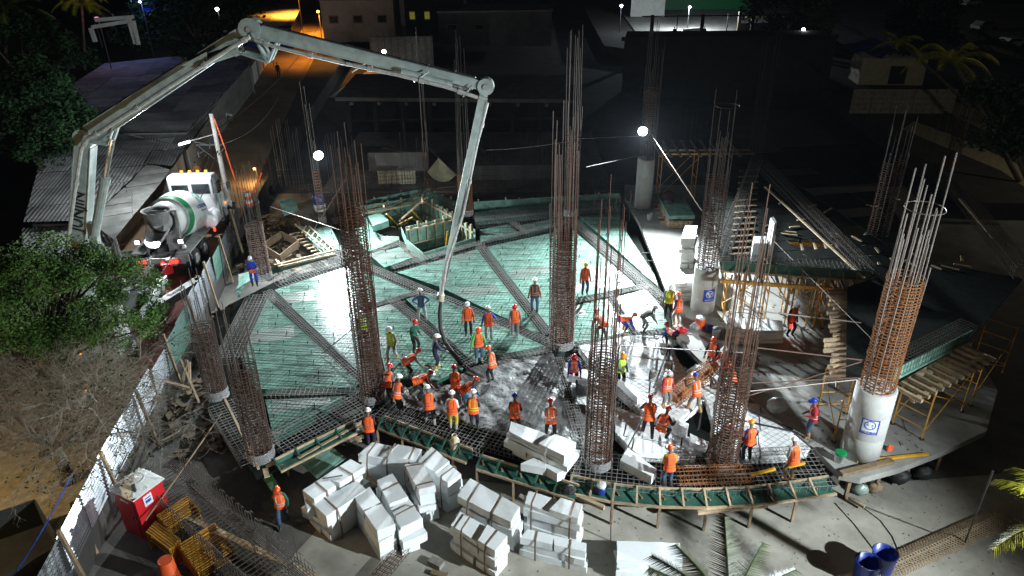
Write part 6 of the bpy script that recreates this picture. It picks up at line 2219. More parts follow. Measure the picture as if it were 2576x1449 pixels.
part(sc2, 'ledger', MB().beam(G(1650, 508, 0) + Vector((0, 0, 3.5)), G(1880, 508, 0) + Vector((0, 0, 3.5)), .1, .14), 'yellow_f')
part(sc2, 'ledger', MB().beam(G(1650, 508, 0) + Vector((0, .9, 3.5)), G(1880, 508, 0) + Vector((0, .9, 3.5)), .1, .14), 'timber')
cage('dark beam cage climbing from the blue sign column to the far dark column', G2(1812, 655, 2.9), G2(1905, 405, 2.9), .7, .6, 6, zt=3.4, m='steel')  # dark rebar copy puts the shade into the upper cages' colour
cage('dark beam cage running from the far dark column to the joists at right', G2(1915, 420, 2.9), G2(2178, 690, 2.9), .7, .6, 6, zt=3.4, m='steel')
cage('dark beam cage at the far right beyond the big column', G2(2395, 470, 2.9), G2(2576, 700, 2.9), .8, .6, 6, zt=3.4, m='steel')
cage('dark beam cage behind the big right column with green side board', G2(2245, 935, 3.0), G2(2430, 840, 3.0), .7, .6, 6, zt=3.6, m='steel')
cage('dark beam cage along the front of the upper deck', G2(1830, 662, 2.9), G2(2180, 690, 2.9), .7, .5, 5, zt=3.3, m='steel')
lumber('timber_beam', 'pale long timber lying diagonally over the dark upper deck', G(1925, 470, 3.1), G(2175, 700, 3.1), .12, .05, 'timber')
lumber('timber_beam', 'pale timber lying at the far dark right', G(2415, 500, 3.1), G(2500, 600, 3.1), .15, .06, 'timber')
for i in range(26):
    x, y = R.uniform(1880, 2450), R.uniform(500, 680)
    p = G(x, y, 2.8)
    part(ud, 'loose_batten', MB().beam(p, p + Vector((R.uniform(-.8, .8), R.uniform(-.8, .8), .02)), .1, .06), 'timber')
k = 0
for i in range(15):
    p = G(1862 - i * 2, 430 + i * 15, 2.8)
    part(ud, 'loose_plank', MB().beam(p, p + Vector((1.3, .15, 0)), .14, .06), 'timber_dark')

# ---------------------------------------------------------------- rear: walls of bars and half-built frame behind the pour
cl = MB()


def bars(label, U, n, h0, h1, z=0.0, m='steel', spread=.25, name='starter_bars', ties=3, rows=2, r=.014):
    """a clump of upright starter bars tied together"""
    p0, p1 = Vector(G2(*U[0], z)), Vector(G2(*U[1], z))
    t = thing(name, label, 'starter bars', (*((p0 + p1) / 2), z), 0, 'starter bars behind the pour')
    for i in range(n):
        p = p0 + (p1 - p0) * (i / max(1, n - 1)) + Vector((R.uniform(-spread, spread) * .3, R.uniform(-spread, spread)))
        part(t, 'bar', MB().tube([(*p, z), (p.x + R.uniform(-.08, .08), p.y, z + R.uniform(h0, h1))], r, 4), m)
    for k in range(ties):
        zz = z + .4 + k * .5
        part(t, 'tie_bar', MB().tube([(*(p0 - Vector((.1, 0))), zz), (*(p1 + Vector((.1, 0))), zz)], r * .8, 4), m)
    return t


bars('tall starter bars left of the left floodlight', ((705, 470), (765, 470)), 12, 4.2, 5.4, -.5)
bars('rusty starter bars above the yellow lit street bank', ((655, 470), (690, 462)), 8, 2.6, 3.2, 0, 'rust')
bars('starter bars between left floodlight and tall left column', ((830, 475), (905, 478)), 14, 3.0, 4.6, -.5)
bars('thin starter bars at the back behind the hammock cloth', ((1015, 460), (1055, 462)), 7, 2.4, 5.0, -.5)
bars('starter bars right of the boom tip in the dark', ((1205, 470), (1260, 470)), 9, 2.0, 4.6, -.5)
bars('starter bars in the dark middle back', ((1310, 460), (1375, 460)), 16, 2.6, 4.4, -.5)
bars('dark starter bars at the edge of the pour near the rear column', ((1490, 560), (1595, 556)), 14, 1.2, 2.9, 0, 'steel')
bars('starter bars left of the ringed column cage', ((600, 560), (650, 548)), 9, 2.5, 4.8, -.8, 'rust')
bars('faint starter bars beyond the right floodlight', ((1690, 380), (1800, 380)), 9, 2.0, 4.6, 0)
bars('dark starter bars behind the bare right corner', ((2300, 420), (2370, 425)), 8, 2.0, 4.5, 0)
# low walls of mesh behind the deck
mw = thing('rebar_wall_mat', 'rusty rebar wall mat standing behind the rear edge of the deck', 'rebar mat', G(1200, 490, -1.0))
for (x0, y0, x1, y1, nn_, hh) in ((1080, 492, 1560, 486, 64, 1.2), (760, 505, 900, 480, 22, 1.2), (900, 478, 1040, 468, 22, 1.6)):
    p0, p1 = G(x0, y0, -.6), G(x1, y1, -.6)
    vb = MB()
    for i in range(nn_):
        p = p0 + (p1 - p0) * (i / (nn_ - 1))
        part(mw, 'upright_bar', MB().tube([p, p + Vector((R.uniform(-.04, .04), 0, hh + R.uniform(-.15, .2)))], .014, 4), 'rust' if x0 == 1080 else 'steel')
    for k in range(6):
        z = Vector((0, 0, k * hh / 5.5 + .05))
        part(mw, 'cross_bar', MB().tube([p0 + z, p1 + z], .014, 4), 'rust' if x0 == 1080 else 'steel')
# half built concrete frame in the dark
fr_ = thing('concrete_building', 'half built dark concrete frame with an unlit floor behind the pour', 'building', G(1080, 400, -1.6))
s0 = [(-17, 72), (6, 70), (6.5, 81), (-17, 83)]
part(fr_, 'floor_slab', MB().prism(s0, 1.9, 2.25), 'wall')
part(fr_, 'lower_slab', MB().prism([(-15, 55), (8, 54.5), (8, 71), (-15, 72)], -1.58, -1.2), 'wall')
for i in range(9):
    x = -16 + i * 2.7
    part(fr_, 'column', MB().box((x, 72.6 - i * .2, .2), (.4, .4, 3.4)), 'darkwall')  # darker wall colour fades these columns into the night
    part(fr_, 'beam_end', MB().box((x + .6, 71.9 - i * .22, 1.75), (.3, .8, .3)), 'wall')
part(fr_, 'back_wall', MB().box((-5, 78, .2), (24, .3, 3.4)), 'darkwall')
part(fr_, 'stair_wall', MB().box((-9.5, 60, -.4), (5, .25, 1.6)), 'wall')
part(fr_, 'wall', MB().box((0, 57.5, -.6), (7, .25, 1.2)), 'wall')
part(fr_, 'yellow_crate', MB().box((-9.2, 56.8, -.6), (3.0, .6, 1.1)), 'cream')
for i in range(12):
    a_ = Vector((R.uniform(-14, 6), R.uniform(55, 66), -1.1))
    part(fr_, 'loose_board', MB().beam(a_, a_ + Vector((R.uniform(-2.5, 2.5), R.uniform(-1, 1), R.uniform(0, .4))), .3, .06), 'timber_dark')
# hall at the upper middle right: dark mass
hl = thing('dark_hall', 'large unlit dark building shell behind the right floodlight', 'building', (30, 96, -1.6))
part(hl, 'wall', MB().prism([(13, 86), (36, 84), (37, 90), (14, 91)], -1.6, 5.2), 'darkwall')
part(hl, 'parapet', MB().box((24.5, 84.8, 5.3), (24, .3, .4)), 'darkwall')
# hammock cloth
cm_ = MB()
A_, B_ = Q(1103, 398, 49.5), Q(1146, 446, 49.0)
C_, D_ = Q(1076, 436, 50.5), Q(1120, 462, 49.0)
nn_ = 8
top = Q(1103, 397, 49.5)
lft, rgt, bot = Q(1075, 432, 50.6), Q(1148, 440, 48.8), Q(1110, 458, 49.2)
for i in range(nn_):
    for j in range(nn_):
        def hp(u_, v_):
            l_ = lft + (rgt - lft) * u_
            t_ = l_ + (top - (lft + rgt) / 2) * (1 - abs(2 * u_ - 1)) * (1 - v_)
            b_ = (bot - (lft + rgt) / 2) * (1 - (2 * u_ - 1) ** 2) * v_
            return t_ + b_ + Vector((0, -.5 * math.sin(math.pi * v_) * (1 - (2 * u_ - 1) ** 2) + .05 * math.sin(u_ * 40), 0))
        cm_.add([hp(i / nn_, j / nn_), hp((i + 1) / nn_, j / nn_), hp((i + 1) / nn_, (j + 1) / nn_), hp(i / nn_, (j + 1) / nn_)], [(0, 1, 2, 3)])
single('hanging_cloth', cm_, 'cloth', 'beige cloth slung like a hammock between two rear bar bundles', 'cloth', smooth=True)
bar('rope holding the beige cloth from the slender bundle', Q(1066, 360, 50.6), Q(1104, 398, 49.5), .012)
bar('rope holding the beige cloth to the cage behind the boom', Q(1078, 372, 50.6), Q(1150, 444, 48.8), .012)
# ---------------------------------------------------------------- small things on the slabs
def bucket(label, p, h, r, m, lid=None, name='bucket', handle=False):
    t = thing(name, label, name.replace('_', ' '), p)
    part(t, 'pail', MB().lathe((0, 0, 0), [(r * .85, 0), (r, h), (r * 1.04, h), (r * 1.04, h * .94)] if lid else [(r * .85, 0), (r, h), (r * 1.04, h), (r * .94, h), (r * .8, .05)], 20, cap=bool(lid)), m, True, True)
    if not lid:
        part(t, 'inside', MB().lathe((0, 0, .06), [(r * .8, 0), (r * .8, .01)], 20), 'dark', True)
    else:
        part(t, 'lid', MB().lathe((0, 0, h), [(r * 1.08, -.05), (r * 1.08, .02), (r * .95, .035), (.01, .035)], 20), lid, True)
    return t


bucket('white bucket with a green lid on the old slab before the big right column', G(2110, 1160), .42, .20, 'whiteplastic', 'gplastic')
bucket('small white bucket on the pale slab near the green covered lumber', G(1634, 552), .42, .19, 'whiteplastic')
bucket('open white bucket behind the meshed foam beside the blue bundle', G(1801, 845), .45, .20, 'whiteplastic')
bucket('dark blue drum with a white hose at the bottom right, left of two', G(2170, 1462, -1.3), .95, .40, 'bplastic', name='plastic_drum')
bucket('dark blue drum at the bottom right, right of two', G(2212, 1440, -1.3), .95, .40, 'bplastic', name='plastic_drum')
wc_ = thing('water_cooler', 'orange water cooler with a white lid at the foot of the blue sign column', 'water cooler', G(1760, 825))
part(wc_, 'tank', MB().lathe((0, 0, 0), [(.2, 0), (.23, .05), (.23, .52), (.2, .56)], 18), 'oplastic', True, True)
part(wc_, 'lid', MB().lathe((0, 0, .56), [(.22, 0), (.22, .06), (.1, .09)], 18), 'whiteplastic', True)
wc_ = thing('water_cooler', 'small blue water cooler with a white lid on the curved formwork', 'water cooler', G(1512, 1240, -.15))
part(wc_, 'tank', MB().lathe((0, 0, 0), [(.14, 0), (.17, .04), (.17, .34)], 16), 'bplastic', True, True)
part(wc_, 'lid', MB().lathe((0, 0, .34), [(.175, 0), (.17, .08), (.08, .12)], 16), 'whiteplastic', True)
gb = thing('gas_bottle', 'cream gas bottle with an orange hose standing in the formwork gap', 'gas bottle', G(1145, 1130, -.35))
part(gb, 'bottle', MB().lathe((0, 0, 0), [(.16, 0), (.2, .05), (.2, .42), (.16, .52), (.06, .58)], 16), 'cream', True, True)
part(gb, 'collar', MB().lathe((0, 0, .56), [(.11, 0), (.11, .16), (.09, .16), (.09, 0)], 12, cap=False), 'cream', True)
part(gb, 'hose', MB().tube([(0, 0, .66), (-.02, -.22, .5), (-.06, -.24, .1), (-.08, -.25, -.5)], .018, 5), 'oplastic', True)
tk_ = thing('water_tank', 'blue and white tank behind the left floodlight column', 'tank', G(806, 530, -.6))
part(tk_, 'tank', MB().lathe((0, 0, 0), [(.38, 0), (.42, .1), (.42, .5), (.40, .55)], 16), 'whiteplastic', True, True)
part(tk_, 'top', MB().lathe((0, 0, .55), [(.40, 0), (.42, .1), (.42, .75), (.3, .75), (.28, .3)], 16, cap=False), 'bplastic', True, True)
single('plastic_bag', MB().dome(G(1955, 1020, .35), .45, .35, .38, 10, 4, full=True), 'bag', 'crumpled clear plastic bag on the dark old slab', 'plastic bag', smooth=True)
single('orange_scrap', MB().add([G(2228, 1126, .1), G(2238, 1118, .25), G(2250, 1124, .1), G(2244, 1136, .04), G(2232, 1136, .02)], [(0, 1, 2, 3, 4)]), 'oplastic', 'orange plastic scrap beside the big right column', 'scrap')
for i, (x, y, c, lb) in enumerate(((1715, 838, 'redplastic', 'red jug on the slab behind the bending worker'), (1785, 832, 'bplastic', 'blue rag bundle left of the open white bucket'), (1748, 828, 'bag', 'clear plastic heap left of the blue rag bundle'), (1430, 1240, 'black', 'black bag hanging on the curved formwork'))):
    p = G(x, y, 0 if i < 3 else -.2)
    m_ = MB().dome(p + Vector((0, 0, .16)), .28, .22, .18, 8, 3, full=True)
    m_.v = [(a_ + R.uniform(-.03, .03), b_ + R.uniform(-.03, .03), c2 + R.uniform(-.03, .03)) for a_, b_, c2 in m_.v]
    single('loose_bag', m_, c, lb, 'bag')
# black bags and sack under the slab tip
for (x, y, z, sx, c, lb) in ((2262, 1197, -.9, .42, 'black', 'black bag bulging under the tip of the old slab, left one'), (2322, 1188, -.9, .38, 'black', 'black bag bulging under the tip of the old slab, right one'), (2200, 1225, -1.0, .3, 'timber_dark', 'brown sack standing under the tip of the old slab'), (2165, 1228, -1.1, .35, 'ply_grey', 'grey green crumpled bag at the end of the ladder formwork')):
    m_ = MB().dome(G(x, y, z), sx, sx * .8, sx * .7, 10, 4, full=True)
    m_.v = [(a_ + R.uniform(-.05, .05), b_ + R.uniform(-.05, .05), max(-1.29, c2 + R.uniform(-.05, .05))) for a_, b_, c2 in m_.v]
    single('loose_bag', m_, c, lb, 'bag', smooth=True)
pr_ = thing('slab_props', 'timber props carrying the overhanging tip of the old slab', 'props', G(2200, 1200, -1.3))
for x, y in ((2140, 1215), (2215, 1200), (2290, 1175), (2370, 1145)):
    p = Vector((*G2(x, y - 14, -.28), -1.3))
    part(pr_, 'prop', MB().beam(p, p + Vector((0, 0, 1.02)), .12, .12), 'timber_dark')
# lumber pile with green cover
lp_ = thing('lumber_pile', 'pile of lumber under green form boards on the pale slab', 'lumber pile', G(1706, 570))
lc, dx_ = G(1706, 560), Vector((.05, 1, 0))
for z in range(4):
    for k in range(5):
        part(lp_, 'plank', MB().beam(lc + Vector((-.7 + k * .32, -1.0, .1 + z * .12)), lc + Vector((-.7 + k * .32, 3.4, .1 + z * .12)), .28, .1), 'timber')
for k in range(5):
    part(lp_, 'bearer', MB().beam(lc + Vector((-1.3, -.6 + k * .8, .3)), lc + Vector((.3, -.6 + k * .8, .3)), .12, .1), 'timber')
for z in range(3):
    part(lp_, 'form_board', MB().box(lc + Vector((.0, 1.3, .62 + z * .08)), (1.7, 4.2, .07)), 'ply')
single('clothes_heap', MB().dome(lc + Vector((-.2, 2.6, .95)), .45, .4, .3, 10, 3, full=True), 'c_maroon', 'heap of dark red clothes on the green covered lumber', 'clothes')
single('tool_bag', MB().dome(lc + Vector((-.4, 1.5, .93)), .3, .25, .2, 8, 3, full=True), 'black', 'black tool bag on the green covered lumber', 'bag')
# signs on the columns
def col_sign(root, ang_, z, r, w, h, blue_bg, lines):
    n_ = Vector((math.sin(ang_), -math.cos(ang_), 0))
    x_ = Vector((math.cos(ang_), math.sin(ang_), 0))
    rot = Matrix((x_, Vector((0, 0, 1)), n_)).transposed()
    inv = Matrix.Rotation(-root.rotation_euler.z, 3, 'Z')

    def curved(name, polys, off, m_, parent):
        mb_ = MB()
        for pl in polys:
            mb_.add([inv @ (x_ * (math.sin(u_ / r) * (r + off)) + n_ * (math.cos(u_ / r) * (r + off)) + Vector((0, 0, z + v_))) for u_, v_ in pl], [tuple(range(len(pl)))])
        return part(parent, name, mb_, m_, True)
    strips = lambda x0, x1, y0, y1: [[(x0 + (x1 - x0) * k / 6, y0), (x0 + (x1 - x0) * (k + 1) / 6, y0), (x0 + (x1 - x0) * (k + 1) / 6, y1), (x0 + (x1 - x0) * k / 6, y1)] for k in range(6)]
    bgm, fgm = ('signblue', 'signwhite') if blue_bg else ('signwhite', 'signblue')
    s = curved('sign', strips(-w / 2, w / 2, -h / 2, h / 2), .012, bgm, root)
    if not blue_bg:
        curved('sign_border', strips(-w / 2, w / 2, h / 2 - .05, h / 2) + strips(-w / 2, w / 2, -h / 2, -h / 2 + .05) + strips(-w / 2, -w / 2 + .05, -h / 2, h / 2) + strips(w / 2 - .05, w / 2, -h / 2, h / 2), .017, fgm, s)
    cy = h * .12
    R0 = h * .30
    ringp = []
    for k in range(20):
        a0_, a1_ = k * .31416, (k + 1) * .31416
        ringp.append([(R0 * math.cos(a0_), cy + R0 * math.sin(a0_)), (R0 * math.cos(a1_), cy + R0 * math.sin(a1_)), (R0 * .84 * math.cos(a1_), cy + R0 * .84 * math.sin(a1_)), (R0 * .84 * math.cos(a0_), cy + R0 * .84 * math.sin(a0_))])
    if blue_bg:
        ringp += [[(.10 * h * math.cos(t_) + ox, cy + oy + .10 * h * math.sin(t_)) for t_ in [q_ * 1.05 for q_ in range(6)]] for ox, oy in ((-.13 * h, .06 * h), (.13 * h, .06 * h), (0, -.12 * h))]
    else:
        ringp += [[(-R0 * .66, cy + R0 * .55), (-R0 * .55, cy + R0 * .66), (R0 * .66, cy - R0 * .55), (R0 * .55, cy - R0 * .66)], [(-R0 * .6, cy - .02), (-R0 * .6, cy + .03), (R0 * .55, cy + .03), (R0 * .55, cy - .02)]]
    curved('emblem', ringp, .018, fgm, s)
    tm_ = text_mesh(lines, h * .15, fgm, .002, True)
    for v_ in tm_.vertices:
        u_, vv, dz = v_.co
        p = x_ * (math.sin(u_ / r) * (r + .02 + dz)) + n_ * (math.cos(u_ / r) * (r + .02 + dz)) + Vector((0, 0, z - h * .36 + vv))
        v_.co = inv @ p
    obj('lettering', tm_, s)


col_sign(cM, rad(12), 1.05, .62, .62, .68, True, 'RECICLAR')
col_sign(cR, rad(-22), 1.75, .71, .62, .66, False, 'NO FUMAR')
# netting strip and cables at the lower right
nm = thing('plastic_netting', 'brown plastic netting lying along the lower right edge of the floor', 'netting', G(2400, 1400, -1.3))
nb = MB()
pa_, pb2 = Vector(G2(2260, 1455, -1.2)), Vector(G2(2576, 1310, -1.2))
dn_ = (pb2 - pa_).normalized()
pp = Vector((-dn_.y, dn_.x))
Ln = (pb2 - pa_).length
k = -1.0
while k < Ln:
    for s in (-1, 1):
        p = pa_ + dn_ * k
        q_ = p + dn_ * s * 1.0 + pp * .9
        nb.tube([(*p, -1.2), (*((p + q_) / 2), -.95), (*q_, -1.2)], .016, 3, cap=False)
    k += .13
stuff('netting_mesh', nb, 'timber_dark', nm)
mb = MB().prism([(4, 9), (18, 9), (24, 14), (24, 22), tuple(pb2 + dn_ * 4 - pp * .3), tuple(pb2 - pp * .2), tuple(pa_ - pp * .2), tuple(pa_ - dn_ * 3 - pp * .3)], -1.296, -1.25)
for lb, pts in (('thin black cable snaking over the pale floor to the blue drums', [(2165, 1272), (2215, 1310), (2245, 1350), (2270, 1410), (2290, 1420)]), ('straight dark joint cable on the pale floor left of the snaking one', [(2100, 1265), (2150, 1320), (2200, 1385)])):
    single('floor_cable', MB().tube([G(x, y, -1.285) for x, y in pts], .018, 4), 'black', lb, 'cable')
single('thin_pole', MB().tube([G(2425, 1370, -1.3), Q(2498, 1185, 17.2)], .03, 5), 'dark', 'thin dark pole standing near the netting at lower right', 'pole')
# ---------------------------------------------------------------- the town beyond
def house(label, x, y, w, d, h, m='wall', rm='roof', rz=0.0, wins=0, z=0, lit=0, roof_over=.3, cat='building', group='buildings beyond the site', name='building'):
    t = thing(name, label, cat, (x, y, z), rz, group)
    part(t, 'wall', MB().box((0, 0, h / 2), (w, d, h)), m, True)
    part(t, 'roof', MB().box((0, 0, h + .1), (w + roof_over, d + roof_over, .2)), rm, True)
    for i in range(wins):
        wx = -w / 2 + w * (i + .5) / wins
        f = part(t, 'window', MB().box((wx, -d / 2 - .02, h * .55), (w / wins * .4, .06, h * .2)), 'grey', True)
        part(f, 'pane', MB().box((wx, -d / 2 - .06, h * .55), (w / wins * .33, .02, h * .15)), 'lamp_warm' if i < lit else 'glass', True)
    return t


M['lamp_warm'] = mat('lit_window', (.6, .5, .1), .5, emit=(.8, .8, .12), estr=.12)
M['lamp_orange'] = mat('sodium_lamp', (1, .5, .1), .5, emit=(1, .38, .05), estr=12)
M['lamp_pink'] = mat('pink_light', (1, .5, .6), .5, emit=(1, .35, .5), estr=.8)
p = Q(900, 45, 118)
house('pale unlit building at the end of the orange street', p.x, 122, 11, 8, 6.0, 'wallw', wins=3)
p = Q(985, 30, 118)
house('tall dark fronted white building left of the two yellow windows', p.x + 4, 124, 6, 8, 7, 'wallw')
p = Q(1090, 40, 116)
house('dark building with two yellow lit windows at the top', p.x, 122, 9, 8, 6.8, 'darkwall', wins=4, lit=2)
p = Q(1205, 50, 114)
house('grey house with a tank on its yard at the top middle', p.x, 118, 12, 8, 4.6, 'wall', wins=3)
p = Q(1310, 45, 112)
house('pale board walled house at the top middle', p.x, 116, 9, 7, 4.8, 'wall')
p = Q(1000, 125, 100)
yw = thing('lit_yard_wall', 'rough pale wall lit by a lamp behind the boom', 'wall', (p.x, 104, -1.6))
part(yw, 'wall', MB().box((p.x, 104, .8), (8.5, .4, 4.2)), 'stone')
for k in range(10):
    part(yw, 'bar', MB().tube([(p.x - 4 + k * .9, 103.5, -1), (p.x - 4 + k * .9, 103.5, 3.4)], .03, 4), 'steel')
yr = MB().prism([(p.x - 7, 88), (p.x + 6, 88), (p.x + 4, 103), (p.x - 5, 103)], -1.59, -1.5)
struct('yard_ground', yr, 'conc_w')
# far lit yard at the top right of the middle
q = G(1740, 70, 0)
lot = thing('lit_compound', 'bright lit compound with a green sheet fence and yellow frame far behind', 'compound', (q.x, q.y, 0))
part(lot, 'ground_slab', MB().prism([(20, 112), (44, 112), (48, 165), (22, 165)], 0, .1), 'conc_w')
part(lot, 'green_fence', MB().box((36, 150, 2.6), (22, .2, 5)), 'greenp')
part(lot, 'white_wall', MB().box((25, 140, 2), (6, .3, 3.6), -.2), 'wallw')
part(lot, 'corrugated_wall', MB().box((38, 115, 1.3), (7, .2, 2.4), .0), 'zinc')
part(lot, 'post', MB().box((34, 114, 2), (.4, .4, 4)), 'yellow')
part(lot, 'post', MB().box((42, 114, 2), (.3, .3, 4)), 'yellow')
part(lot, 'top_beam', MB().box((38, 114, 4.1), (8.4, .3, .3)), 'whiteplastic')
for z in (2.2, 3.2):
    part(lot, 'rail', MB().box((39, 116, z), (7, .15, .15)), 'yellow')
part(lot, 'pallet', MB().box((28, 118, .8), (3, .4, 1.2), .4), 'wallw')
for i in range(7):
    part(lot, 'bar_cage', MB().box((20.5 + i * 3.6, 110.5, 2.2), (.12 if i % 2 else .5, .12, 4.4)), 'dark')
part(lot, 'bar_cage', MB().box((31, 110.5, 4.2), (24, .12, .15)), 'dark')
for k, x in enumerate((25, 29.5)):
    person((0, 0), 0, 0, 'stand', None, None, 'black', 'black', 'boot', ('dark figure in the bright compound, left one', 'dark figure in the bright compound, right one')[k], at=(x, 116, .1), group='people in the compound')
PEOPLE[:] = PEOPLE[-2:]
finish_people()
# container office and its fence at the right
q = G(2240, 215, 0)
cn = thing('site_cabin', 'cream site cabin with a curved pale roof at the upper right', 'site cabin', (q.x, q.y, 0), rad(-6), 'buildings beyond the site')
part(cn, 'wall', MB().box((0, 2, 1.5), (7.0, 3.6, 3.0)), 'cream', True)
rv = MB()
for k in range(8):
    y0, y1 = -.2 + k * .55, -.2 + (k + 1) * .55
    z0, z1 = 3.0 + .55 * math.sin(math.pi * k / 8), 3.0 + .55 * math.sin(math.pi * (k + 1) / 8)
    rv.quad((-3.8, y0, z0), (3.8, y0, z0), (3.8, y1, z1), (-3.8, y1, z1))
part(cn, 'roof', rv, 'whiteplastic', True, True)
part(cn, 'door', MB().box((.6, .17, 1.1), (1.8, .06, 2.0)), 'darkwall', True)
q = G(2255, 285, 0)
cf = thing('corrugated_fence', 'ribbed pale fence below the cream cabin at the upper right', 'fence', (q.x, q.y, 0), rad(-3))
for i in range(5):
    m_ = MB()
    for k in range(9):
        m_.quad((-4.6 + i * 2, (.05 if k % 2 else -.05), k * .26), (-2.65 + i * 2, (.05 if k % 2 else -.05), k * .26), (-2.65 + i * 2, (-.05 if k % 2 else .05), (k + 1) * .26), (-4.6 + i * 2, (-.05 if k % 2 else .05), (k + 1) * .26))
    part(cf, 'fence_sheet', m_, 'stone', True)
# sand path and dark fence edge
mb = MB().prism(P2([(2335, 235), (2370, 240), (2576, 340), (2576, 378), (2480, 330), (2330, 260)], 0) , 0.004, .012)
struct('sand_path', mb, 'lane')
mb = MB().prism(P2([(2270, 325), (2400, 380), (2520, 430), (2576, 470), (2576, 420), (2420, 350), (2300, 305)], 0), 0.004, .012)
struct('sand_yard', mb, 'lane')
mb = MB().prism([(33, 48), (120, 40), (160, 300), (18, 300), (14, 112), (36, 92)], -1.5, -.01)
struct('street_ground_right', mb, 'mud')
mb = MB().prism(P2([(2260, 0), (2576, 10), (2576, 150), (2440, 110), (2330, 70)], 0), 0.0, .006)
struct('car_park', mb, 'road')
tp = MB()
A_, B_, C_, D_ = Q(2100, 115, 74), Q(2200, 95, 76), Q(2266, 128, 72), Q(2215, 145, 68)
nn_ = 10
for i in range(nn_):
    for j in range(nn_):
        f_ = lambda u_, v_: (A_ + (B_ - A_) * u_) * (1 - v_) + (D_ + (C_ - D_) * u_) * v_ + Vector((0, 0, .35 * noise.noise(Vector((u_ * 5, v_ * 4, 1)))))
        tp.add([f_(i / nn_, j / nn_), f_((i + 1) / nn_, j / nn_), f_((i + 1) / nn_, (j + 1) / nn_), f_(i / nn_, (j + 1) / nn_)], [(0, 1, 2, 3)])
single('blue_tarp', tp, 'tarp', 'crumpled blue tarp over a stall above the cream cabin', 'tarp', smooth=True)
tp = MB()
A_, B_, C_, D_ = Q(335, -5, 96), Q(395, -5, 96), Q(395, 28, 92), Q(345, 28, 92)
for i in range(nn_):
    for j in range(nn_):
        tp.add([f_(i / nn_, j / nn_), f_((i + 1) / nn_, j / nn_), f_((i + 1) / nn_, (j + 1) / nn_), f_(i / nn_, (j + 1) / nn_)], [(0, 1, 2, 3)])
single('blue_tarp', tp, 'tarp', 'blue lit tarp among the trees at the top left', 'tarp', smooth=True)
# parked cars in the dark car park
def car(label, x, y, rz, m):
    t = thing('parked_car', label, 'car', (x, y, 0), rz, 'cars in the far car park')
    part(t, 'body', prism_y([(-2.1, .35), (2.1, .35), (2.15, .75), (1.2, .95), (.6, 1.42), (-1.2, 1.45), (-1.9, .95), (-2.15, .85)], -.85, .85), m, True)
    part(t, 'window', prism_y([(1.05, .97), (.58, 1.36), (-1.15, 1.38), (-1.7, .97)], -.86, .86), 'glass', True)
    for wx in (-1.3, 1.3):
        for wy in (-.8, .8):
            part(t, 'wheel', MB().cyl((wx, wy - .1, .33), (wx, wy + .1, .33), .33, n=12), 'black', True)


for i, (x, y, lb) in enumerate(((2440, 15, 'white car in the far car park, farthest left of three'), (2475, 75, 'grey car in the far car park, middle of three'), (2540, 120, 'pale car in the far car park near the right edge'))):
    g = G(x, y)
    car(lb, g.x, g.y, rad(20), ('whiteplastic', 'grey', 'white')[i])
# lamps of the town
def small_lamp(label, pos, col, power, m, h=None, r=.16, cat='lamp', vis=True, spot=True):
    pos = Vector(pos)
    t = thing('street_lamp', label, cat, (pos.x, pos.y, 0 if pos.z > 0 else -1.6), 0, 'lamps of the town')
    part(t, 'post', MB().tube([(pos.x, pos.y + .3, 0 if pos.z > 0 else -1.6), (pos.x, pos.y + .3, pos.z + .1)], .06, 6), 'dark')
    part(t, 'lamp_head', MB().dome(pos + Vector((0, 0, r * .2)), r, r, r * .8, 10, 3, full=True), m)
    L_ = bpy.data.lights.new('street_light', 'SPOT' if col == OR else 'POINT')
    L_.energy, L_.color, L_.shadow_soft_size = power, col, .2
    if col == OR:
        L_.spot_size, L_.spot_blend = rad(130), .6
    o_ = bpy.data.objects.new('street_light', L_)
    COL.objects.link(o_)
    o_.parent = t
    o_.location = pos + Vector((0, -.35, -.1)) - t.location


WH = (.86, .96, 1)
OR = (1, .36, .04)
small_lamp('white lamp shining on the rough wall behind the boom', Q(966, 131, 97), WH, 450, 'bulb', r=.3)
small_lamp('sodium street lamp at the far end of the orange street', Q(745, -35, 125), OR, 16000, 'lamp_orange', r=.25)
small_lamp('sodium street lamp behind the blue walled shed', Q(800, 30, 104), OR, 5000, 'lamp_orange', r=.2)
small_lamp('white lamp in the trees above the boom joint', Q(546, 24, 112), WH, 300, 'bulb', r=.3)
small_lamp('small white lamp at the top right of the middle', Q(2021, 75, 90), WH, 100, 'bulb', r=.22)
small_lamp('white lamp over the bright compound', Q(1735, 18, 124), WH, 6000, 'bulb', r=.2)
small_lamp('blue white lamp left of the bright compound', Q(1563, 15, 124), (.6, .75, 1), 400, 'bulb', r=.25)
small_lamp('pink light among the trees at the far left', Q(244, 48, 82), (1, .4, .5), 60, 'lamp_pink', r=.25)
small_lamp('warm lamp out of view over the cobbled lane', (-22, 15, 5), (1, .72, .34), 2200, 'lamp_orange', r=.2)
small_lamp('warm lamp by the truck yard beyond the ringed column cage', Q(640, 425, 54), (1, .62, .22), 260, 'lamp_orange', r=.1)
small_lamp('added warm white lamp out of view that lights the cream cabin', (48, 46, 8), (1, .9, .62), 1500, 'lamp_warm', r=.2)  # unseen lamp added to brighten the cabin
small_lamp('added warm lamp out of view that lights the right palms', (20, 9, 6.0), (1, .88, .45), 160, 'lamp_warm', r=.15)  # unseen lamp added for light on the palm fronds
small_lamp('blue lamp at the far left trees', Q(352, 5, 90), (.25, .35, 1), 400, 'lamp_small', r=.15)
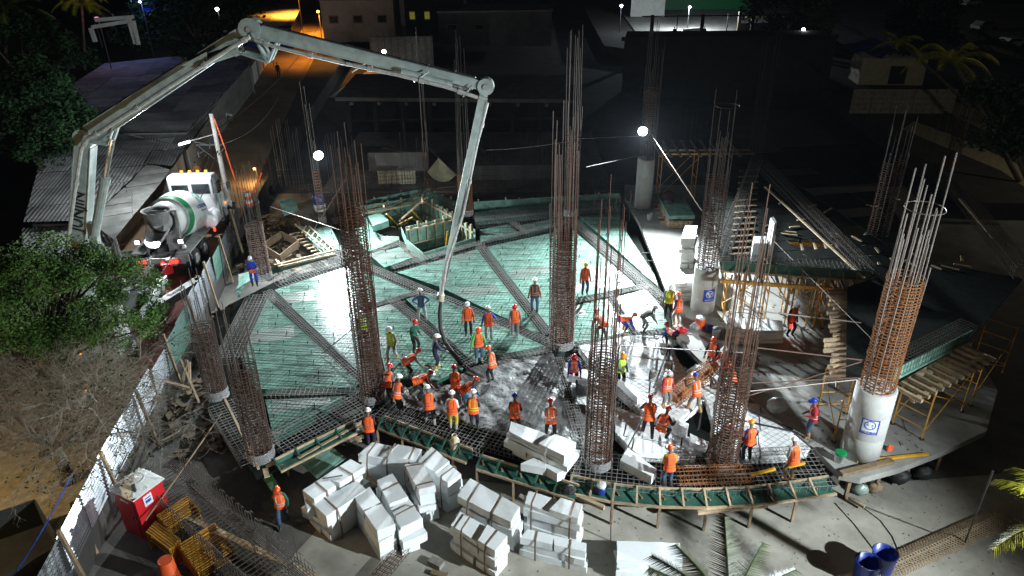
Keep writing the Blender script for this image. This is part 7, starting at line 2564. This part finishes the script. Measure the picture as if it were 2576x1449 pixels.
for i, (x, y) in enumerate(((96, 896), (148, 896), (158, 895), (202, 890), (220, 968), (215, 982))):
    p = Q(x, y, 24 if i < 4 else 23)
    single('warning_lamp', MB().dome(p, .05, .05, .05, 8, 3, full=True), 'olamp', 'small orange lamp glowing behind the bare twigs', 'lamp', 'orange lamps behind the bare tree')

# pale pergola frame among the trees, debris on the floors
pg = thing('pergola', 'white timber pergola frame among the dark trees at the upper left', 'pergola', (Q(290, 100, 78).x, 78, 0), 0, 'sheds along the street')
for (x0, y0, x1, y1) in ((232, 68, 330, 52), (334, 52, 348, 112), (228, 70, 240, 105), (326, 56, 342, 110), (240, 50, 335, 42)):
    part(pg, 'beam', MB().beam(Q(x0, y0, 78), Q(x1, y1, 78), .35, .35), 'wallw')
db = MB()
for i in range(500):
    x, y = R.uniform(-6, 18), R.uniform(14, 22)
    s_ = R.uniform(.01, .035)
    db.box((x, y, -1.29), (s_ * R.uniform(1, 3), s_, .02), R.uniform(0, 3))
for i in range(500):
    p_ = G(R.uniform(1700, 2330), R.uniform(760, 1150), 0)
    if inside((p_.x, p_.y), OLD):
        s_ = R.uniform(.02, .09)
        db.box((p_.x, p_.y, .012), (s_ * R.uniform(1, 4), s_, .025), R.uniform(0, 3))
stuff('debris', db, 'stone', None, 'small crumbs of wood and foam strewn over the concrete floors', 'debris')
# ---------------------------------------------------------------- the floodlights
def flood(label, pos, aim, power, size=.46, tilt=None, angle=150, blend=.6, n=2):
    pos, aim = Vector(pos), Vector(aim)
    t = thing('floodlight', label, 'floodlight', pos - Vector((0, 0, .35)), 0, 'site floodlights')
    d = (aim - pos).normalized()
    q = d.to_track_quat('Y', 'Z').to_matrix()
    for i in range(n):
        off = q @ Vector(((i - (n - 1) / 2) * (size + .06), 0, 0))
        h = MB()
        h.box(pos + off - d * .09, (size, .12, size * .7), rot=q)
        for k in range(5):
            h.box(pos + off - d * .17 + q @ Vector(((k - 2) * size / 5.5, 0, 0)), (.02, .06, size * .6), rot=q)
        part(t, 'housing', h, 'dark')
        part(t, 'lamp_face', MB().lathe(pos + off - d * .02, [(size * .42, 0), (size * .5, .03), (size * .44, .07), (size * .2, .1)], 20, axis=d), 'lamp', smooth=True)
    part(t, 'bracket', MB().beam(pos - d * .1 - q @ Vector((n * size * .55, 0, 0)), pos - d * .1 + q @ Vector((n * size * .55, 0, 0)), .04, .04).beam(pos - d * .1, pos - d * .1 - Vector((0, 0, .4)), .05, .05), 'dark')
    L = bpy.data.lights.new('floodlight_beam', 'SPOT')
    L.energy = power
    L.color = (0.86, 0.965, 1.0)
    L.spot_size = rad(angle)
    L.spot_blend = blend
    L.shadow_soft_size = .25
    o = bpy.data.objects.new('floodlight_beam', L)
    COL.objects.link(o)
    o.parent = t
    o.location = pos + d * .25 - t.location
    o.rotation_euler = d.to_track_quat('-Z', 'Y').to_euler()
    return t


pa = Q(801, 391, G(812, 560).y - .35)
pb = Q(1617, 330, G(1617, 518).y - .75)
flood('left floodlight glaring on the slender column cage', pa, (-1, 24, 1), POW_A, angle=168, blend=1.0, size=.62, n=1)
flood('right floodlight glaring above the round concrete column', pb, (3, 10, 4), POW_B, angle=122, blend=1.0, size=.62, n=1)
flood('floodlight on a mast past the lower right corner', (27, 4, 13), (-6, 27, 0), POW_C, angle=60, blend=1.0)
hz_ = MB().box((0, 270, 9.2), (830, 680, 24.4))
hm_ = bpy.data.materials.new('night_air')
hm_.use_nodes = True
n_ = hm_.node_tree.nodes
n_.clear()
vo = n_.new('ShaderNodeVolumePrincipled')
vo.inputs['Color'].default_value = (.75, .85, 1, 1)
vo.inputs['Density'].default_value = .00004
vo.inputs['Anisotropy'].default_value = .35
ou = n_.new('ShaderNodeOutputMaterial')
hm_.node_tree.links.new(vo.outputs[0], ou.inputs['Volume'])
M['air'] = hm_
o = stuff('haze', hz_, 'air', None, 'faint night haze glowing round the floodlights', 'haze')
